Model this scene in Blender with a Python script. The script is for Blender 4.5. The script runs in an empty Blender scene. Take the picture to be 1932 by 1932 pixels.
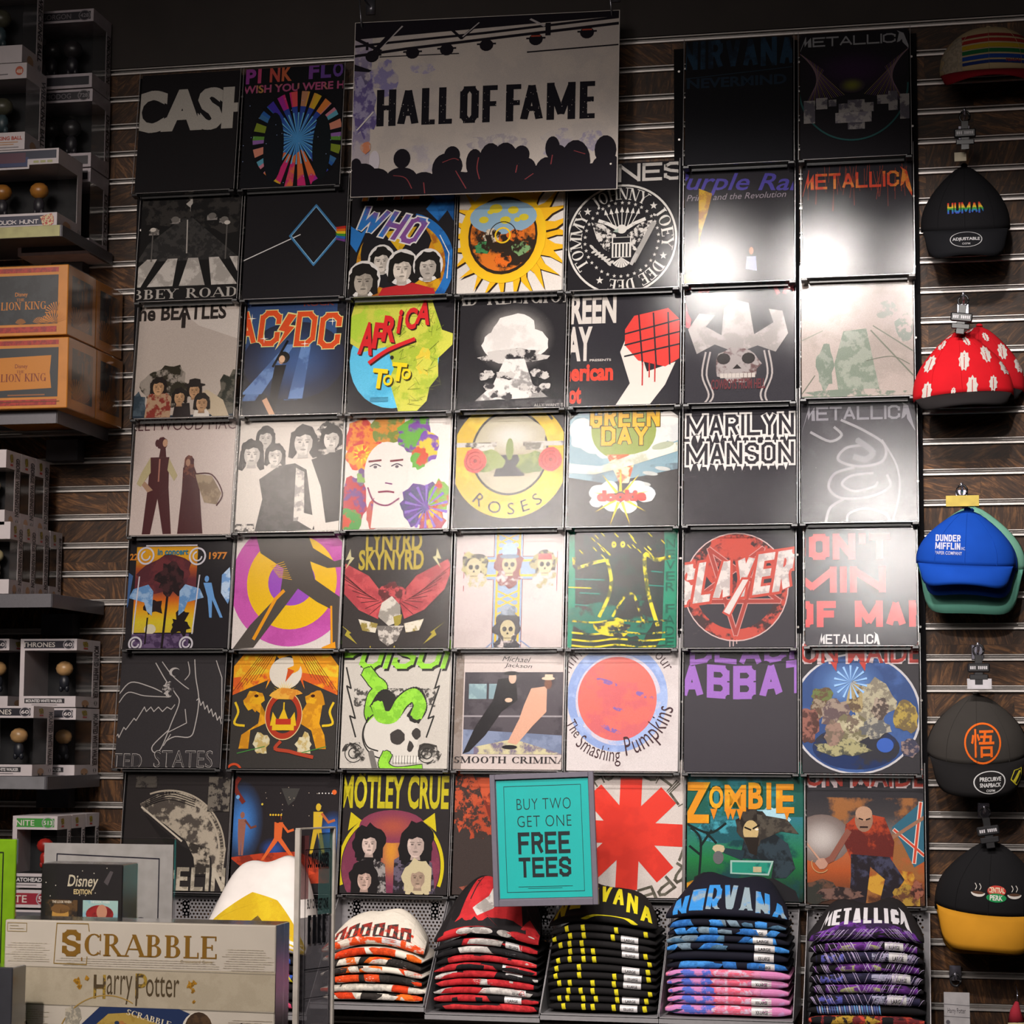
import bpy, bmesh, math, random
from mathutils import Vector, Matrix
from mathutils.geometry import tessellate_polygon
PI = math.pi
R = math.radians
scene = bpy.context.scene
COL = scene.collection

# ---------------------------------------------------------------- camera
FPX, YAW, PITCH, ROLL = 4000.0, 0.19953, 0.10557, 0.00466
CAM = Vector((2.10666, -5.3021, 1.60))
_F = Vector((-math.sin(YAW)*math.cos(PITCH), math.cos(YAW)*math.cos(PITCH), math.sin(PITCH)))
_R0 = Vector((math.cos(YAW), math.sin(YAW), 0)); _U0 = _R0.cross(_F)
_R = math.cos(ROLL)*_R0 + math.sin(ROLL)*_U0
_U = -math.sin(ROLL)*_R0 + math.cos(ROLL)*_U0
cd = bpy.data.cameras.new('camera'); cd.sensor_width = 36.0; cd.lens = FPX*36/1932; cd.clip_start = .05
cam = bpy.data.objects.new('camera', cd); COL.objects.link(cam)
mw = Matrix((_R, _U, -_F)).transposed().to_4x4(); mw.translation = CAM
cam.matrix_world = mw
scene.camera = cam

# ---------------------------------------------------------------- world, exposure, lights
w = bpy.data.worlds.new('world'); scene.world = w; w.use_nodes = True
w.node_tree.nodes['Background'].inputs[0].default_value = (1.0, .86, .80, 1)
w.node_tree.nodes['Background'].inputs[1].default_value = .035
vs = scene.view_settings
vs.view_transform = 'Standard'; vs.look = 'None'; vs.gamma = 1; vs.use_curve_mapping = False
vs.exposure = 0.12

def spot(name, loc, target, energy, cone, blend, col=(1, .93, .87), radius=.045):
    l = bpy.data.lights.new(name, 'SPOT'); l.energy = energy; l.spot_size = R(cone); l.spot_blend = blend
    l.color = col; l.shadow_soft_size = radius
    o = bpy.data.objects.new(name, l); COL.objects.link(o); o.location = loc
    o.rotation_euler = (Vector(target)-Vector(loc)).to_track_quat('-Z', 'Y').to_euler()
    return o
KEY = (1, .935, .885)
spot('track_spot', (1.72, -2.00, 3.66), (1.66, 0, 1.75), 120, 60, .5, KEY, .05)
spot('track_spot', (1.34, -2.00, 3.70), (1.22, 0, 1.85), 112, 58, .6, KEY, .05)
spot('track_spot', (2.10, -2.00, 3.64), (2.25, 0, 1.60), 90, 58, .6, KEY, .05)
spot('track_spot', (1.86, -4.50, 3.62), (1.60, 0, 1.85), 330, 34, .9, KEY, .07)
spot('track_spot', (0.20, -4.60, 3.70), (0.60, 0, 1.70), 500, 44, .9, (1, .915, .85), .50)
spot('track_spot', (-.70, -3.60, 3.60), (-.15, 0, 1.70), 130, 50, .9, (1, .88, .78), .25)
spot('counter_fill_spot', (0.7, -4.6, 3.5), (0.75, -2.1, 1.2), 400, 40, .8, (1, .92, .84), .05)  # unseen spot added to brighten the boxes in the foreground
spot('stack_spot', (1.35, -3.2, 3.60), (1.30, 0, 1.0), 140, 36, .8, (1, .92, .86), .05)
a = bpy.data.lights.new('wall_fill_light', 'AREA'); a.shape = 'RECTANGLE'; a.size = 3.6; a.size_y = 1.2  # unseen soft fill, added to lift the whole wall evenly
a.energy = 45; a.color = (1, .90, .84)
ao = bpy.data.objects.new('wall_fill_light', a); COL.objects.link(ao); ao.location = (1.0, -6.4, 3.6)
ao.rotation_euler = (Vector((1.0, 0, 2.3))-ao.location).to_track_quat('-Z', 'Y').to_euler()
scene.cycles.transparent_max_bounces = 24

# ---------------------------------------------------------------- helpers
def at(px, py, d):
    """world point seen at photo pixel px,py on the plane that stands d metres in front of the wall"""
    v = _F + _R*((px-966)/FPX) - _U*((py-966)/FPX)
    t = (-d-CAM.y)/v.y
    return CAM + v*t
def ppm(d): return FPX/((5.3021-d)*1.01)
def lin(h):
    if not isinstance(h, str): return tuple(h)[:3]
    c = [int(h[i:i+2], 16)/255 for i in (0, 2, 4)]
    return tuple(x/12.92 if x <= .04045 else ((x+.055)/1.055)**2.4 for x in c)
MATS = {}
def M(name, col='808080', rough=.6, metal=0, vary=.12, scale=40, bump=0, bscale=None, spec=.5, coat=0, trans=0):
    if name in MATS: return MATS[name]
    m = bpy.data.materials.new(name); m.use_nodes = True; nt = m.node_tree; b = nt.nodes['Principled BSDF']
    c = lin(col)
    tc = nt.nodes.new('ShaderNodeTexCoord'); nz = nt.nodes.new('ShaderNodeTexNoise')
    nz.inputs['Scale'].default_value = scale; nz.inputs['Detail'].default_value = 4
    nt.links.new(tc.outputs['Object'], nz.inputs['Vector'])
    rp = nt.nodes.new('ShaderNodeValToRGB')
    rp.color_ramp.elements[0].position = .3; rp.color_ramp.elements[1].position = .7
    rp.color_ramp.elements[0].color = (*[x*(1-vary) for x in c], 1)
    rp.color_ramp.elements[1].color = (*[min(1, x*(1+vary)) for x in c], 1)
    nt.links.new(nz.outputs['Fac'], rp.inputs['Fac']); nt.links.new(rp.outputs['Color'], b.inputs['Base Color'])
    b.inputs['Roughness'].default_value = rough; b.inputs['Metallic'].default_value = metal
    b.inputs['Specular IOR Level'].default_value = spec; b.inputs['Coat Weight'].default_value = coat
    b.inputs['Transmission Weight'].default_value = trans
    if bump:
        n2 = nt.nodes.new('ShaderNodeTexNoise'); n2.inputs['Scale'].default_value = bscale or scale*4
        bp = nt.nodes.new('ShaderNodeBump'); bp.inputs['Strength'].default_value = bump; bp.inputs['Distance'].default_value = .002
        nt.links.new(tc.outputs['Object'], n2.inputs['Vector']); nt.links.new(n2.outputs['Fac'], bp.inputs['Height'])
        nt.links.new(bp.outputs['Normal'], b.inputs['Normal'])
    MATS[name] = m
    return m
def ink_mat(name, rough, speck, spec=.3, cover=0):
    """printed colour: vertex colours 'Col'/'Col2' broken up by noise of scale 'mot', fine weave speckle"""
    m = bpy.data.materials.new(name); m.use_nodes = True; nt = m.node_tree; b = nt.nodes['Principled BSDF']
    N, L = nt.nodes.new, nt.links.new
    def attr(n):
        a = N('ShaderNodeAttribute'); a.attribute_name = n; return a
    a1, a2, a3 = attr('Col'), attr('Col2'), attr('mot')
    tc = N('ShaderNodeTexCoord'); nz = N('ShaderNodeTexNoise'); nz.inputs['Detail'].default_value = 5; nz.inputs['Roughness'].default_value = .62
    L(tc.outputs['Object'], nz.inputs['Vector']); L(a3.outputs['Fac'], nz.inputs['Scale'])
    rp = N('ShaderNodeValToRGB'); rp.color_ramp.elements[0].position = .47; rp.color_ramp.elements[1].position = .54
    L(nz.outputs['Fac'], rp.inputs['Fac'])
    mx = N('ShaderNodeMix'); mx.data_type = 'RGBA'
    L(rp.outputs['Color'], mx.inputs['Factor']); L(a1.outputs['Color'], mx.inputs[6]); L(a2.outputs['Color'], mx.inputs[7])
    n2 = N('ShaderNodeTexNoise'); n2.inputs['Scale'].default_value = 900; n2.inputs['Detail'].default_value = 1
    L(tc.outputs['Object'], n2.inputs['Vector'])
    mr = N('ShaderNodeMapRange'); mr.inputs[1].default_value = .3; mr.inputs[2].default_value = .7
    mr.inputs[3].default_value = 1-speck; mr.inputs[4].default_value = 1+speck*.5
    L(n2.outputs['Fac'], mr.inputs[0])
    vm = N('ShaderNodeVectorMath'); vm.operation = 'SCALE'; L(mx.outputs[2], vm.inputs[0]); L(mr.outputs[0], vm.inputs['Scale'])
    L(vm.outputs[0], b.inputs['Base Color'])
    b.inputs['Roughness'].default_value = rough; b.inputs['Specular IOR Level'].default_value = spec
    MATS[name] = m
    return m
INK = ink_mat('printed_ink', .8, .16, .12)
GLOSSINK = ink_mat('glossy_print', .35, .05, .5)
def acrylic(name, rough, gl=1.0, tint=(.97, .97, .97), mult=1.0):
    m = bpy.data.materials.new(name); m.use_nodes = True; nt = m.node_tree; nt.nodes.clear()
    N, L = nt.nodes.new, nt.links.new
    o = N('ShaderNodeOutputMaterial'); t = N('ShaderNodeBsdfTransparent'); t.inputs[0].default_value = (*tint, 1)
    g = N('ShaderNodeBsdfGlossy'); g.distribution = 'BECKMANN'; g.inputs['Roughness'].default_value = rough; g.inputs['Color'].default_value = (gl, gl, gl, 1)
    f = N('ShaderNodeFresnel'); f.inputs[0].default_value = 1.49
    mu = N('ShaderNodeMath'); mu.operation = 'MULTIPLY'; mu.inputs[1].default_value = mult
    tc = N('ShaderNodeTexCoord'); nz = N('ShaderNodeTexNoise'); nz.inputs['Scale'].default_value = 700
    bp = N('ShaderNodeBump'); bp.inputs['Strength'].default_value = .14; bp.inputs['Distance'].default_value = .0006
    L(tc.outputs['Object'], nz.inputs['Vector']); L(nz.outputs['Fac'], bp.inputs['Height']); L(bp.outputs['Normal'], g.inputs['Normal'])
    ge = N('ShaderNodeNewGeometry'); inv = N('ShaderNodeMath'); inv.operation = 'SUBTRACT'; inv.inputs[0].default_value = 1.0; L(ge.outputs['Backfacing'], inv.inputs[1])
    m2 = N('ShaderNodeMath'); m2.operation = 'MULTIPLY'; L(inv.outputs[0], m2.inputs[1])   # only the outer face of the sheet mirrors
    x = N('ShaderNodeMixShader'); L(f.outputs[0], mu.inputs[0]); L(mu.outputs[0], m2.inputs[0]); L(m2.outputs[0], x.inputs[0]); L(t.outputs[0], x.inputs[1]); L(g.outputs[0], x.inputs[2])
    L(x.outputs[0], o.inputs[0]); MATS[name] = m
    return m
PANE = acrylic('non_glare_acrylic', .135, mult=.25)
CLEAR = acrylic('clear_plastic', .08, 1, (.96, .96, .96), 1.3)
EDGE = M('acrylic_edge_highlight', '807c7c', .25, 0, .05, spec=1.0)  # pale colour for the highlights on the sheet edges

def link(o, parent=None):
    COL.objects.link(o)
    if parent is not None: o.parent = parent
    return o
def tag(o, label=None, cat=None, group=None, kind=None):
    if label: o['label'] = label
    if cat: o['category'] = cat
    if group: o['group'] = group
    if kind: o['kind'] = kind
    return o
def empty(name, loc=(0, 0, 0), rot=(0, 0, 0)):
    o = bpy.data.objects.new(name, None); o.empty_display_size = .05
    o.location = loc; o.rotation_euler = rot
    return link(o)
def mesh(name, verts, faces, mat, parent=None, smooth=False):
    me = bpy.data.meshes.new(name); me.from_pydata([tuple(v) for v in verts], [], faces); me.update()
    if mat: me.materials.append(mat)
    if smooth:
        me.polygons.foreach_set('use_smooth', [True]*len(me.polygons))
    return link(bpy.data.objects.new(name, me), parent)
class G:
    """collects simple shapes into one mesh"""
    def __init__(s): s.v = []; s.f = []
    def add(s, vs, fs):
        n = len(s.v); s.v += [tuple(v) for v in vs]; s.f += [tuple(i+n for i in f) for f in fs]; return s
    def box(s, x0, y0, z0, x1, y1, z1, c=0):
        if x0 > x1: x0, x1 = x1, x0
        if y0 > y1: y0, y1 = y1, y0
        if z0 > z1: z0, z1 = z1, z0
        if c:   # chamfered
            vs = []
            for sx in (0, 1):
                for sy in (0, 1):
                    for sz in (0, 1):
                        X, Y, Z = (x1 if sx else x0), (y1 if sy else y0), (z1 if sz else z0)
                        dx, dy, dz = (-c if sx else c), (-c if sy else c), (-c if sz else c)
                        vs += [(X, Y+dy, Z+dz), (X+dx, Y, Z+dz), (X+dx, Y+dy, Z)]
            bm = bmesh.new()
            for v in vs: bm.verts.new(v)
            bmesh.ops.convex_hull(bm, input=bm.verts[:])
            bmesh.ops.dissolve_limit(bm, angle_limit=.02, verts=bm.verts[:], edges=bm.edges[:])
            bm.verts.index_update()
            s.add([v.co[:] for v in bm.verts], [tuple(v.index for v in f.verts) for f in bm.faces]); bm.free()
            return s
        return s.add([(x0, y0, z0), (x1, y0, z0), (x1, y1, z0), (x0, y1, z0), (x0, y0, z1), (x1, y0, z1), (x1, y1, z1), (x0, y1, z1)],
                     [(0, 3, 2, 1), (4, 5, 6, 7), (0, 1, 5, 4), (1, 2, 6, 5), (2, 3, 7, 6), (3, 0, 4, 7)])
    def tube(s, pts, r, n=8):
        pts = [Vector(p) for p in pts]; rings = []
        for i, p in enumerate(pts):
            d = (pts[min(i+1, len(pts)-1)]-pts[max(i-1, 0)]).normalized()
            a = d.cross(Vector((0, 0, 1)) if abs(d.z) < .9 else Vector((1, 0, 0))).normalized(); b = d.cross(a)
            rr = r[i] if isinstance(r, (list, tuple)) else r
            rings.append([p+(a*math.cos(2*PI*k/n)+b*math.sin(2*PI*k/n))*rr for k in range(n)])
        vs = [v for q in rings for v in q]; fs = []
        for i in range(len(rings)-1):
            for k in range(n):
                fs.append((i*n+k, i*n+(k+1) % n, (i+1)*n+(k+1) % n, (i+1)*n+k))
        fs.append(tuple(range(n))[::-1]); fs.append(tuple((len(rings)-1)*n+k for k in range(n)))
        return s.add(vs, fs)
    def build(s, name, mat, parent=None, smooth=False): return mesh(name, s.v, s.f, mat, parent, smooth)

# ---------------------------------------------------------------- flat printing: triangles of ink laid on a surface
_tc = {}
def glyphs(s, bold=0.0, sp=1.0):
    k = (s, bold, sp)
    if k in _tc: return _tc[k]
    cu = bpy.data.curves.new('lettering', 'FONT'); cu.body = s; cu.size = 1; cu.offset = bold; cu.fill_mode = 'FRONT'
    cu.resolution_u = 3; cu.space_character = sp
    ob = bpy.data.objects.new('lettering', cu); COL.objects.link(ob)
    me = bpy.data.meshes.new_from_object(ob.evaluated_get(bpy.context.evaluated_depsgraph_get()))
    me.calc_loop_triangles()
    V = [v.co.copy() for v in me.vertices]
    T = [[(V[i].x, V[i].y) for i in t.vertices] for t in me.loop_triangles]
    bpy.data.objects.remove(ob); bpy.data.curves.remove(cu); bpy.data.meshes.remove(me)
    if T:
        xs = [p[0] for t in T for p in t]; ys = [p[1] for t in T for p in t]
        x0, x1 = min(xs), max(xs)
        low = any(c in 'gjpqy' for c in s)
        y0 = 0 if low else min(ys); y1 = max(ys)
        T = [[((x-x0)/(x1-x0), (y-y0)/(y1-y0)) for x, y in t] for t in T]
        _tc[k] = (T, (x1-x0)/(y1-y0))
    else: _tc[k] = ([], 1)
    return _tc[k]
# a small serif alphabet drawn from thick and thin strokes; v stem, h bar, d diagonal, a bowl, s serif
_TH, _TN = .17, .055
SER = {
 'A': (.86, [('d', .08, 0, .42, 1, _TN), ('d', .42, 1, .78, 0, _TH), ('h', .2, .62, .34), ('s', .08, 0), ('s', .78, 0)]),
 'B': (.76, [('v', .2), ('a', .36, .76, .24, .24, -90, 90), ('a', .38, .27, .29, .27, -90, 90), ('h', .1, .4, 1), ('h', .1, .4, 0), ('h', .2, .4, .52)]),
 'C': (.80, [('a', .46, .5, .38, .5, 50, 310), ('d', .72, .68, .72, .98, _TN), ('d', .72, .05, .72, .25, _TN*.6)]),
 'D': (.84, [('v', .2), ('a', .36, .5, .4, .5, -90, 90), ('h', .1, .4, 1), ('h', .1, .4, 0)]),
 'E': (.72, [('v', .2), ('h', .1, .66, 1), ('h', .1, .68, 0), ('h', .2, .52, .5), ('d', .64, .8, .64, 1, _TN), ('d', .66, 0, .66, .22, _TN), ('d', .5, .38, .5, .62, _TN)]),
 'G': (.84, [('a', .46, .5, .38, .5, 50, 330), ('d', .72, .68, .72, .98, _TN), ('d', .74, .0, .74, .42, _TH), ('h', .6, .86, .42)]),
 'H': (.90, [('v', .2), ('v', .72), ('h', .2, .72, .5), ('s', .2, 0), ('s', .2, 1), ('s', .72, 0), ('s', .72, 1)]),
 'I': (.40, [('v', .2), ('s', .2, 0), ('s', .2, 1)]),
 'J': (.46, [('d', .26, .1, .26, 1, _TH), ('a', .12, .08, .14, .2, 200, 360), ('s', .26, 1)]),
 'K': (.84, [('v', .2), ('d', .22, .42, .7, 1, _TN), ('d', .34, .56, .74, 0, _TH), ('s', .2, 0), ('s', .2, 1), ('s', .72, 0), ('s', .68, 1)]),
 'L': (.68, [('v', .2), ('s', .2, 1), ('h', .1, .64, 0), ('d', .62, 0, .62, .26, _TN)]),
 'M': (1.06, [('d', .16, 0, .16, 1, _TN), ('v', .88), ('d', .16, 1, .5, .05, _TH), ('d', .5, .05, .86, 1, _TN), ('s', .16, 0), ('s', .88, 0), ('s', .12, 1), ('s', .9, 1)]),
 'N': (.92, [('d', .16, 0, .16, 1, _TN), ('d', .76, 0, .76, 1, _TN), ('d', .18, 1, .74, 0, _TH), ('s', .16, 0), ('s', .12, 1), ('s', .76, 1)]),
 'O': (.88, [('a', .44, .5, .37, .5, 0, 360)]),
 'R': (.86, [('v', .2), ('a', .38, .75, .26, .25, -90, 90), ('h', .1, .4, 1), ('h', .2, .4, .5), ('s', .2, 0), ('d', .4, .5, .74, 0, _TH), ('s', .76, 0)]),
 'S': (.66, [('a', .33, .75, .22, .25, 30, 270), ('a', .33, .25, .25, .25, -150, 90), ('d', .56, .72, .56, .96, _TN), ('d', .08, .05, .08, .28, _TN)]),
 'T': (.80, [('v', .4), ('s', .4, 0), ('h', .06, .74, 1), ('d', .06, .76, .06, 1, _TN), ('d', .74, .76, .74, 1, _TN)]),
 'Y': (.84, [('d', .4, 0, .4, .5, _TH), ('d', .12, 1, .4, .46, _TH), ('d', .4, .46, .7, 1, _TN), ('s', .4, 0), ('s', .12, 1), ('s', .7, 1)]),
 ' ': (.45, []),
}
def serif_tris(s):
    T = []; x0 = 0
    def quad(a, b, c, d): T.append([a, b, c]); T.append([a, c, d])
    for ch in s:
        wd, ops = SER.get(ch, (.5, []))
        for o in ops:
            if o[0] == 'v':
                x = x0+o[1]; quad((x-_TH/2, 0), (x+_TH/2, 0), (x+_TH/2, 1), (x-_TH/2, 1))
                if len([q for q in ops if q[0] == 'v']) == 1:
                    for yy in (0, 1):
                        y = .03 if yy == 0 else .97; quad((x-.15, y-.03), (x+.15, y-.03), (x+.15, y+.03), (x-.15, y+.03))
            elif o[0] == 'h':
                y = min(max(o[3], .03), .97); quad((x0+o[1], y-.03), (x0+o[2], y-.03), (x0+o[2], y+.03), (x0+o[1], y+.03))
            elif o[0] == 'd':
                hw = o[5]/2; quad((x0+o[1]-hw, o[2]), (x0+o[1]+hw, o[2]), (x0+o[3]+hw, o[4]), (x0+o[3]-hw, o[4]))
            elif o[0] == 's':
                y = .03 if o[2] == 0 else .97; x = x0+o[1]; quad((x-.15, y-.03), (x+.15, y-.03), (x+.15, y+.03), (x-.15, y+.03))
            elif o[0] == 'a':
                _, cx, cy, rx, ry, a0, a1 = o; n = max(6, int(abs(a1-a0)/18)); pr = None
                for i in range(n+1):
                    a = R(a0+(a1-a0)*i/n); t = _TN+(_TH-_TN)*abs(math.cos(a))**1.3
                    c1 = (x0+cx+rx*math.cos(a), cy+ry*math.sin(a)); c2 = (x0+cx+(rx-t)*math.cos(a), cy+(ry-t*.8)*math.sin(a))
                    if pr: quad(pr[0], c1, c2, pr[1])
                    pr = (c1, c2)
        x0 += wd
    return [[(x/x0, y) for x, y in t] for t in T], x0
# condensed block capitals drawn as strokes in a unit box
BLK = {
 'A': [[(0, 0), (.5, 1), (1, 0)], [(.2, .3), (.8, .3)]], 'B': [[(0, 0), (0, 1), (.75, 1), (1, .82), (1, .68), (.75, .52), (0, .52)], [(.75, .52), (1, .36), (1, .16), (.75, 0), (0, 0)]],
 'C': [[(1, .72), (1, .85), (.7, 1), (.3, 1), (0, .85), (0, .15), (.3, 0), (.7, 0), (1, .15), (1, .28)]], 'D': [[(0, 0), (0, 1), (.65, 1), (1, .82), (1, .18), (.65, 0), (0, 0)]],
 'E': [[(1, 1), (0, 1), (0, 0), (1, 0)], [(0, .52), (.85, .52)]], 'F': [[(1, 1), (0, 1), (0, 0)], [(0, .5), (.85, .5)]],
 'G': [[(1, .75), (1, .85), (.7, 1), (.3, 1), (0, .85), (0, .15), (.3, 0), (.7, 0), (1, .15), (1, .45), (.55, .45)]], 'H': [[(0, 0), (0, 1)], [(1, 0), (1, 1)], [(0, .5), (1, .5)]],
 'I': [[(.5, 0), (.5, 1)]], 'J': [[(1, 1), (1, .15), (.7, 0), (.3, 0), (0, .15), (0, .3)]], 'K': [[(0, 0), (0, 1)], [(1, 1), (.1, .45)], [(.35, .6), (1, 0)]], 'L': [[(0, 1), (0, 0), (1, 0)]],
 'M': [[(0, 0), (0, 1), (.5, .12), (1, 1), (1, 0)]], 'N': [[(0, 0), (0, 1), (1, 0), (1, 1)]], 'O': [[(.3, 0), (0, .15), (0, .85), (.3, 1), (.7, 1), (1, .85), (1, .15), (.7, 0), (.3, 0)]],
 'P': [[(0, 0), (0, 1), (.7, 1), (1, .85), (1, .6), (.7, .45), (0, .45)]], 'R': [[(0, 0), (0, 1), (.7, 1), (1, .85), (1, .65), (.7, .5), (0, .5)], [(.55, .5), (1, 0)]],
 'S': [[(1, .75), (1, .85), (.7, 1), (.3, 1), (0, .85), (0, .65), (.3, .53), (.7, .47), (1, .35), (1, .15), (.7, 0), (.3, 0), (0, .15), (0, .25)]], 'T': [[(0, 1), (1, 1)], [(.5, 1), (.5, 0)]],
 'U': [[(0, 1), (0, .15), (.3, 0), (.7, 0), (1, .15), (1, 1)]], 'V': [[(0, 1), (.5, 0), (1, 1)]], 'W': [[(0, 1), (.25, 0), (.5, .8), (.75, 0), (1, 1)]], 'Y': [[(0, 1), (.5, .48), (1, 1)], [(.5, .48), (.5, 0)]],
 'Z': [[(0, 1), (1, 1), (0, 0), (1, 0)]], 'X': [[(0, 0), (1, 1)], [(0, 1), (1, 0)]], "'": [[(.5, 1), (.5, .8)]], '-': [[(.2, .5), (.8, .5)]],
}
def block_tris(t, asp, th, ex=0):
    """asp: width of the whole word over its height"""
    gap = .30*th+.05; wds = {'I': .0, ' ': .45, "'": .05, 'M': 1.7, 'W': 1.7, 'N': 1.15}
    units = sum(wds.get(ch, 1) for ch in t); fixed = (th+gap)*len(t)-gap
    lw = max(.06, (asp-fixed)/max(units, .01)); T = []; x = 0
    for ch in t:
        wl = lw*wds.get(ch, 1)
        for pl in BLK.get(ch, []):
            P = [(x+th/2+wl*a, th/2+(1-th)*b) for a, b in pl]; e = (th+ex)/2
            for i in range(len(P)-1):
                (ax, ay), (bx, by) = P[i], P[i+1]; L = math.hypot(bx-ax, by-ay) or 1e-6; dx, dy = (bx-ax)/L, (by-ay)/L
                straight = abs(dx) < .02 or abs(dy) < .02; k = e if straight else e*.35
                q = [(ax-dx*k-dy*e, ay-dy*k+dx*e), (bx+dx*k-dy*e, by+dy*k+dx*e), (bx+dx*k+dy*e, by+dy*k-dx*e), (ax-dx*k+dy*e, ay-dy*k-dx*e)]
                q = [(u, min(1+ex/2, max(-ex/2, v))) for u, v in q]
                T += [[q[0], q[1], q[2]], [q[0], q[2], q[3]]]
        x += wl+th+gap
    x -= gap
    return [[(u/x, v) for u, v in tr] for tr in T], x
def shade(c, k): return tuple(min(1, x*k) for x in c)
def mixc(a, b, t): return tuple(x+(y-x)*t for x, y in zip(a, b))
class Art:
    """u to the right, v downwards; clipped to (u0,v0)-(u1,v1); every shape lies a hair above the one before"""
    def __init__(s, clip=(0, -.131, 1, 1), seed=1):
        s.t = []; s.n = 0; s.clip = clip; s.rnd = random.Random(seed); s.tw = 1.0
    def tri(s, p, cols, c2, m):
        s.t.append((p, cols, c2, m, s.n))
    def soup(s, T, c, c2=None, m=0, new=True):
        if new: s.n += 1
        f = c if callable(c) else None
        if not f: c = lin(c)
        c2 = lin(c2) if c2 is not None else None
        for i, t in enumerate(T):
            cols = [f(*p) for p in t] if f else [c]*3
            s.t.append((t, cols, c2, m, s.n+.9*((i//2)/(len(T)/2) if len(T) <= 120 else ((i//2) % 24)/24)))
    def poly(s, pts, c, c2=None, m=0):
        ts = tessellate_polygon([[Vector((p[0], p[1], 0)) for p in pts]])
        s.soup([[pts[i] for i in t] for t in ts], c, c2, m)
    def rect(s, x0, y0, x1, y1, c, c2=None, m=0): s.soup([[(x0, y0), (x1, y0), (x1, y1)], [(x0, y0), (x1, y1), (x0, y1)]], c, c2, m)
    def bg(s, c, c2=None, m=0): s.rect(*s.clip, c, c2, m)
    def grad(s, x0, y0, x1, y1, cs, c2=None, m=0):
        cs = [lin(c) for c in cs]; n = len(cs)-1; T = []
        s.n += 1; c2l = lin(c2) if c2 is not None else None
        for i in range(n):
            a, b = y0+(y1-y0)*i/n, y0+(y1-y0)*(i+1)/n
            s.tri([(x0, a), (x1, a), (x1, b)], [cs[i], cs[i], cs[i+1]], c2l, m); s.tri([(x0, a), (x1, b), (x0, b)], [cs[i], cs[i+1], cs[i+1]], c2l, m)
    def ell(s, cx, cy, rx, ry=None, c='ffffff', c2=None, m=0, rot=0, a0=0, a1=360, n=28):
        ry = ry or rx; ca, sa = math.cos(rot), math.sin(rot); P = []
        for i in range(n+1):
            a = R(a0+(a1-a0)*i/n); x, y = rx*math.cos(a), ry*math.sin(a); P.append((cx+x*ca-y*sa, cy+x*sa+y*ca))
        s.soup([[(cx, cy), P[i], P[i+1]] for i in range(n)], c, c2, m)
    def glow(s, cx, cy, rx, ry, c, ce, n=24, rings=4):
        c, ce = lin(c), lin(ce); s.n += 1
        def f(k): t = k/rings; return mixc(c, ce, t*t*(3-2*t))
        for k in range(rings):
            for i in range(n):
                a, b = 2*PI*i/n, 2*PI*(i+1)/n
                q = [(cx+rx*r/rings*math.cos(g), cy+ry*r/rings*math.sin(g)) for g, r in ((a, k), (a, k+1), (b, k+1), (b, k))]
                s.tri([q[0], q[1], q[2]], [f(k), f(k+1), f(k+1)], None, 0)
                if k: s.tri([q[0], q[2], q[3]], [f(k), f(k+1), f(k)], None, 0)
    def ring(s, cx, cy, r0, r1, c, a0=0, a1=360, c2=None, m=0, n=40, asp=1.0):
        T = []
        for i in range(n):
            a, b = R(a0+(a1-a0)*i/n), R(a0+(a1-a0)*(i+1)/n)
            q = [(cx+r*math.cos(g), cy+r*asp*math.sin(g)) for g, r in ((a, r0), (a, r1), (b, r1), (b, r0))]
            T += [[q[0], q[1], q[2]], [q[0], q[2], q[3]]]
        s.soup(T, c, c2, m)
    def line(s, pts, w, c, c2=None, m=0, closed=False):
        if closed: pts = list(pts)+[pts[0]]
        T = []
        for i in range(len(pts)-1):
            (x0, y0), (x1, y1) = pts[i], pts[i+1]; L = math.hypot(x1-x0, y1-y0) or 1e-6
            nx, ny = -(y1-y0)/L*w/2, (x1-x0)/L*w/2; ex, ey = (x1-x0)/L*w*.3, (y1-y0)/L*w*.3
            a, b, c_, d = (x0+nx-ex, y0+ny-ey), (x1+nx+ex, y1+ny+ey), (x1-nx+ex, y1-ny+ey), (x0-nx-ex, y0-ny-ey)
            T += [[a, b, c_], [a, c_, d]]
        s.soup(T, c, c2, m)
    def curve(s, pts, w, c, c2=None, m=0, n=5):
        """smooth stroke through the points"""
        P = []; q = [pts[0]]+list(pts)+[pts[-1]]
        n = max(n, int(w*90))
        for i in range(1, len(q)-2):
            for k in range(n):
                t = k/n
                P.append(tuple(.5*((2*q[i][j])+(-q[i-1][j]+q[i+1][j])*t+(2*q[i-1][j]-5*q[i][j]+4*q[i+1][j]-q[i+2][j])*t*t+(-q[i-1][j]+3*q[i][j]-3*q[i+1][j]+q[i+2][j])*t**3) for j in (0, 1)))
        P.append(pts[-1]); s.line(P, w, c, c2, m)
        if w > .045:
            T = [[p_, (p_[0]+w/2*math.cos(k*PI/4), p_[1]+w/2*math.sin(k*PI/4)), (p_[0]+w/2*math.cos((k+1)*PI/4), p_[1]+w/2*math.sin((k+1)*PI/4))] for p_ in P[::2] for k in range(8)]
            s.soup(T, c, c2, m)
    def star(s, cx, cy, r, c, n=5, k=.42, rot=-PI/2):
        P = [(cx+(r if i % 2 == 0 else r*k)*math.cos(rot+i*PI/n), cy+(r if i % 2 == 0 else r*k)*math.sin(rot+i*PI/n)) for i in range(2*n)]
        s.poly(P, c)
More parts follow.
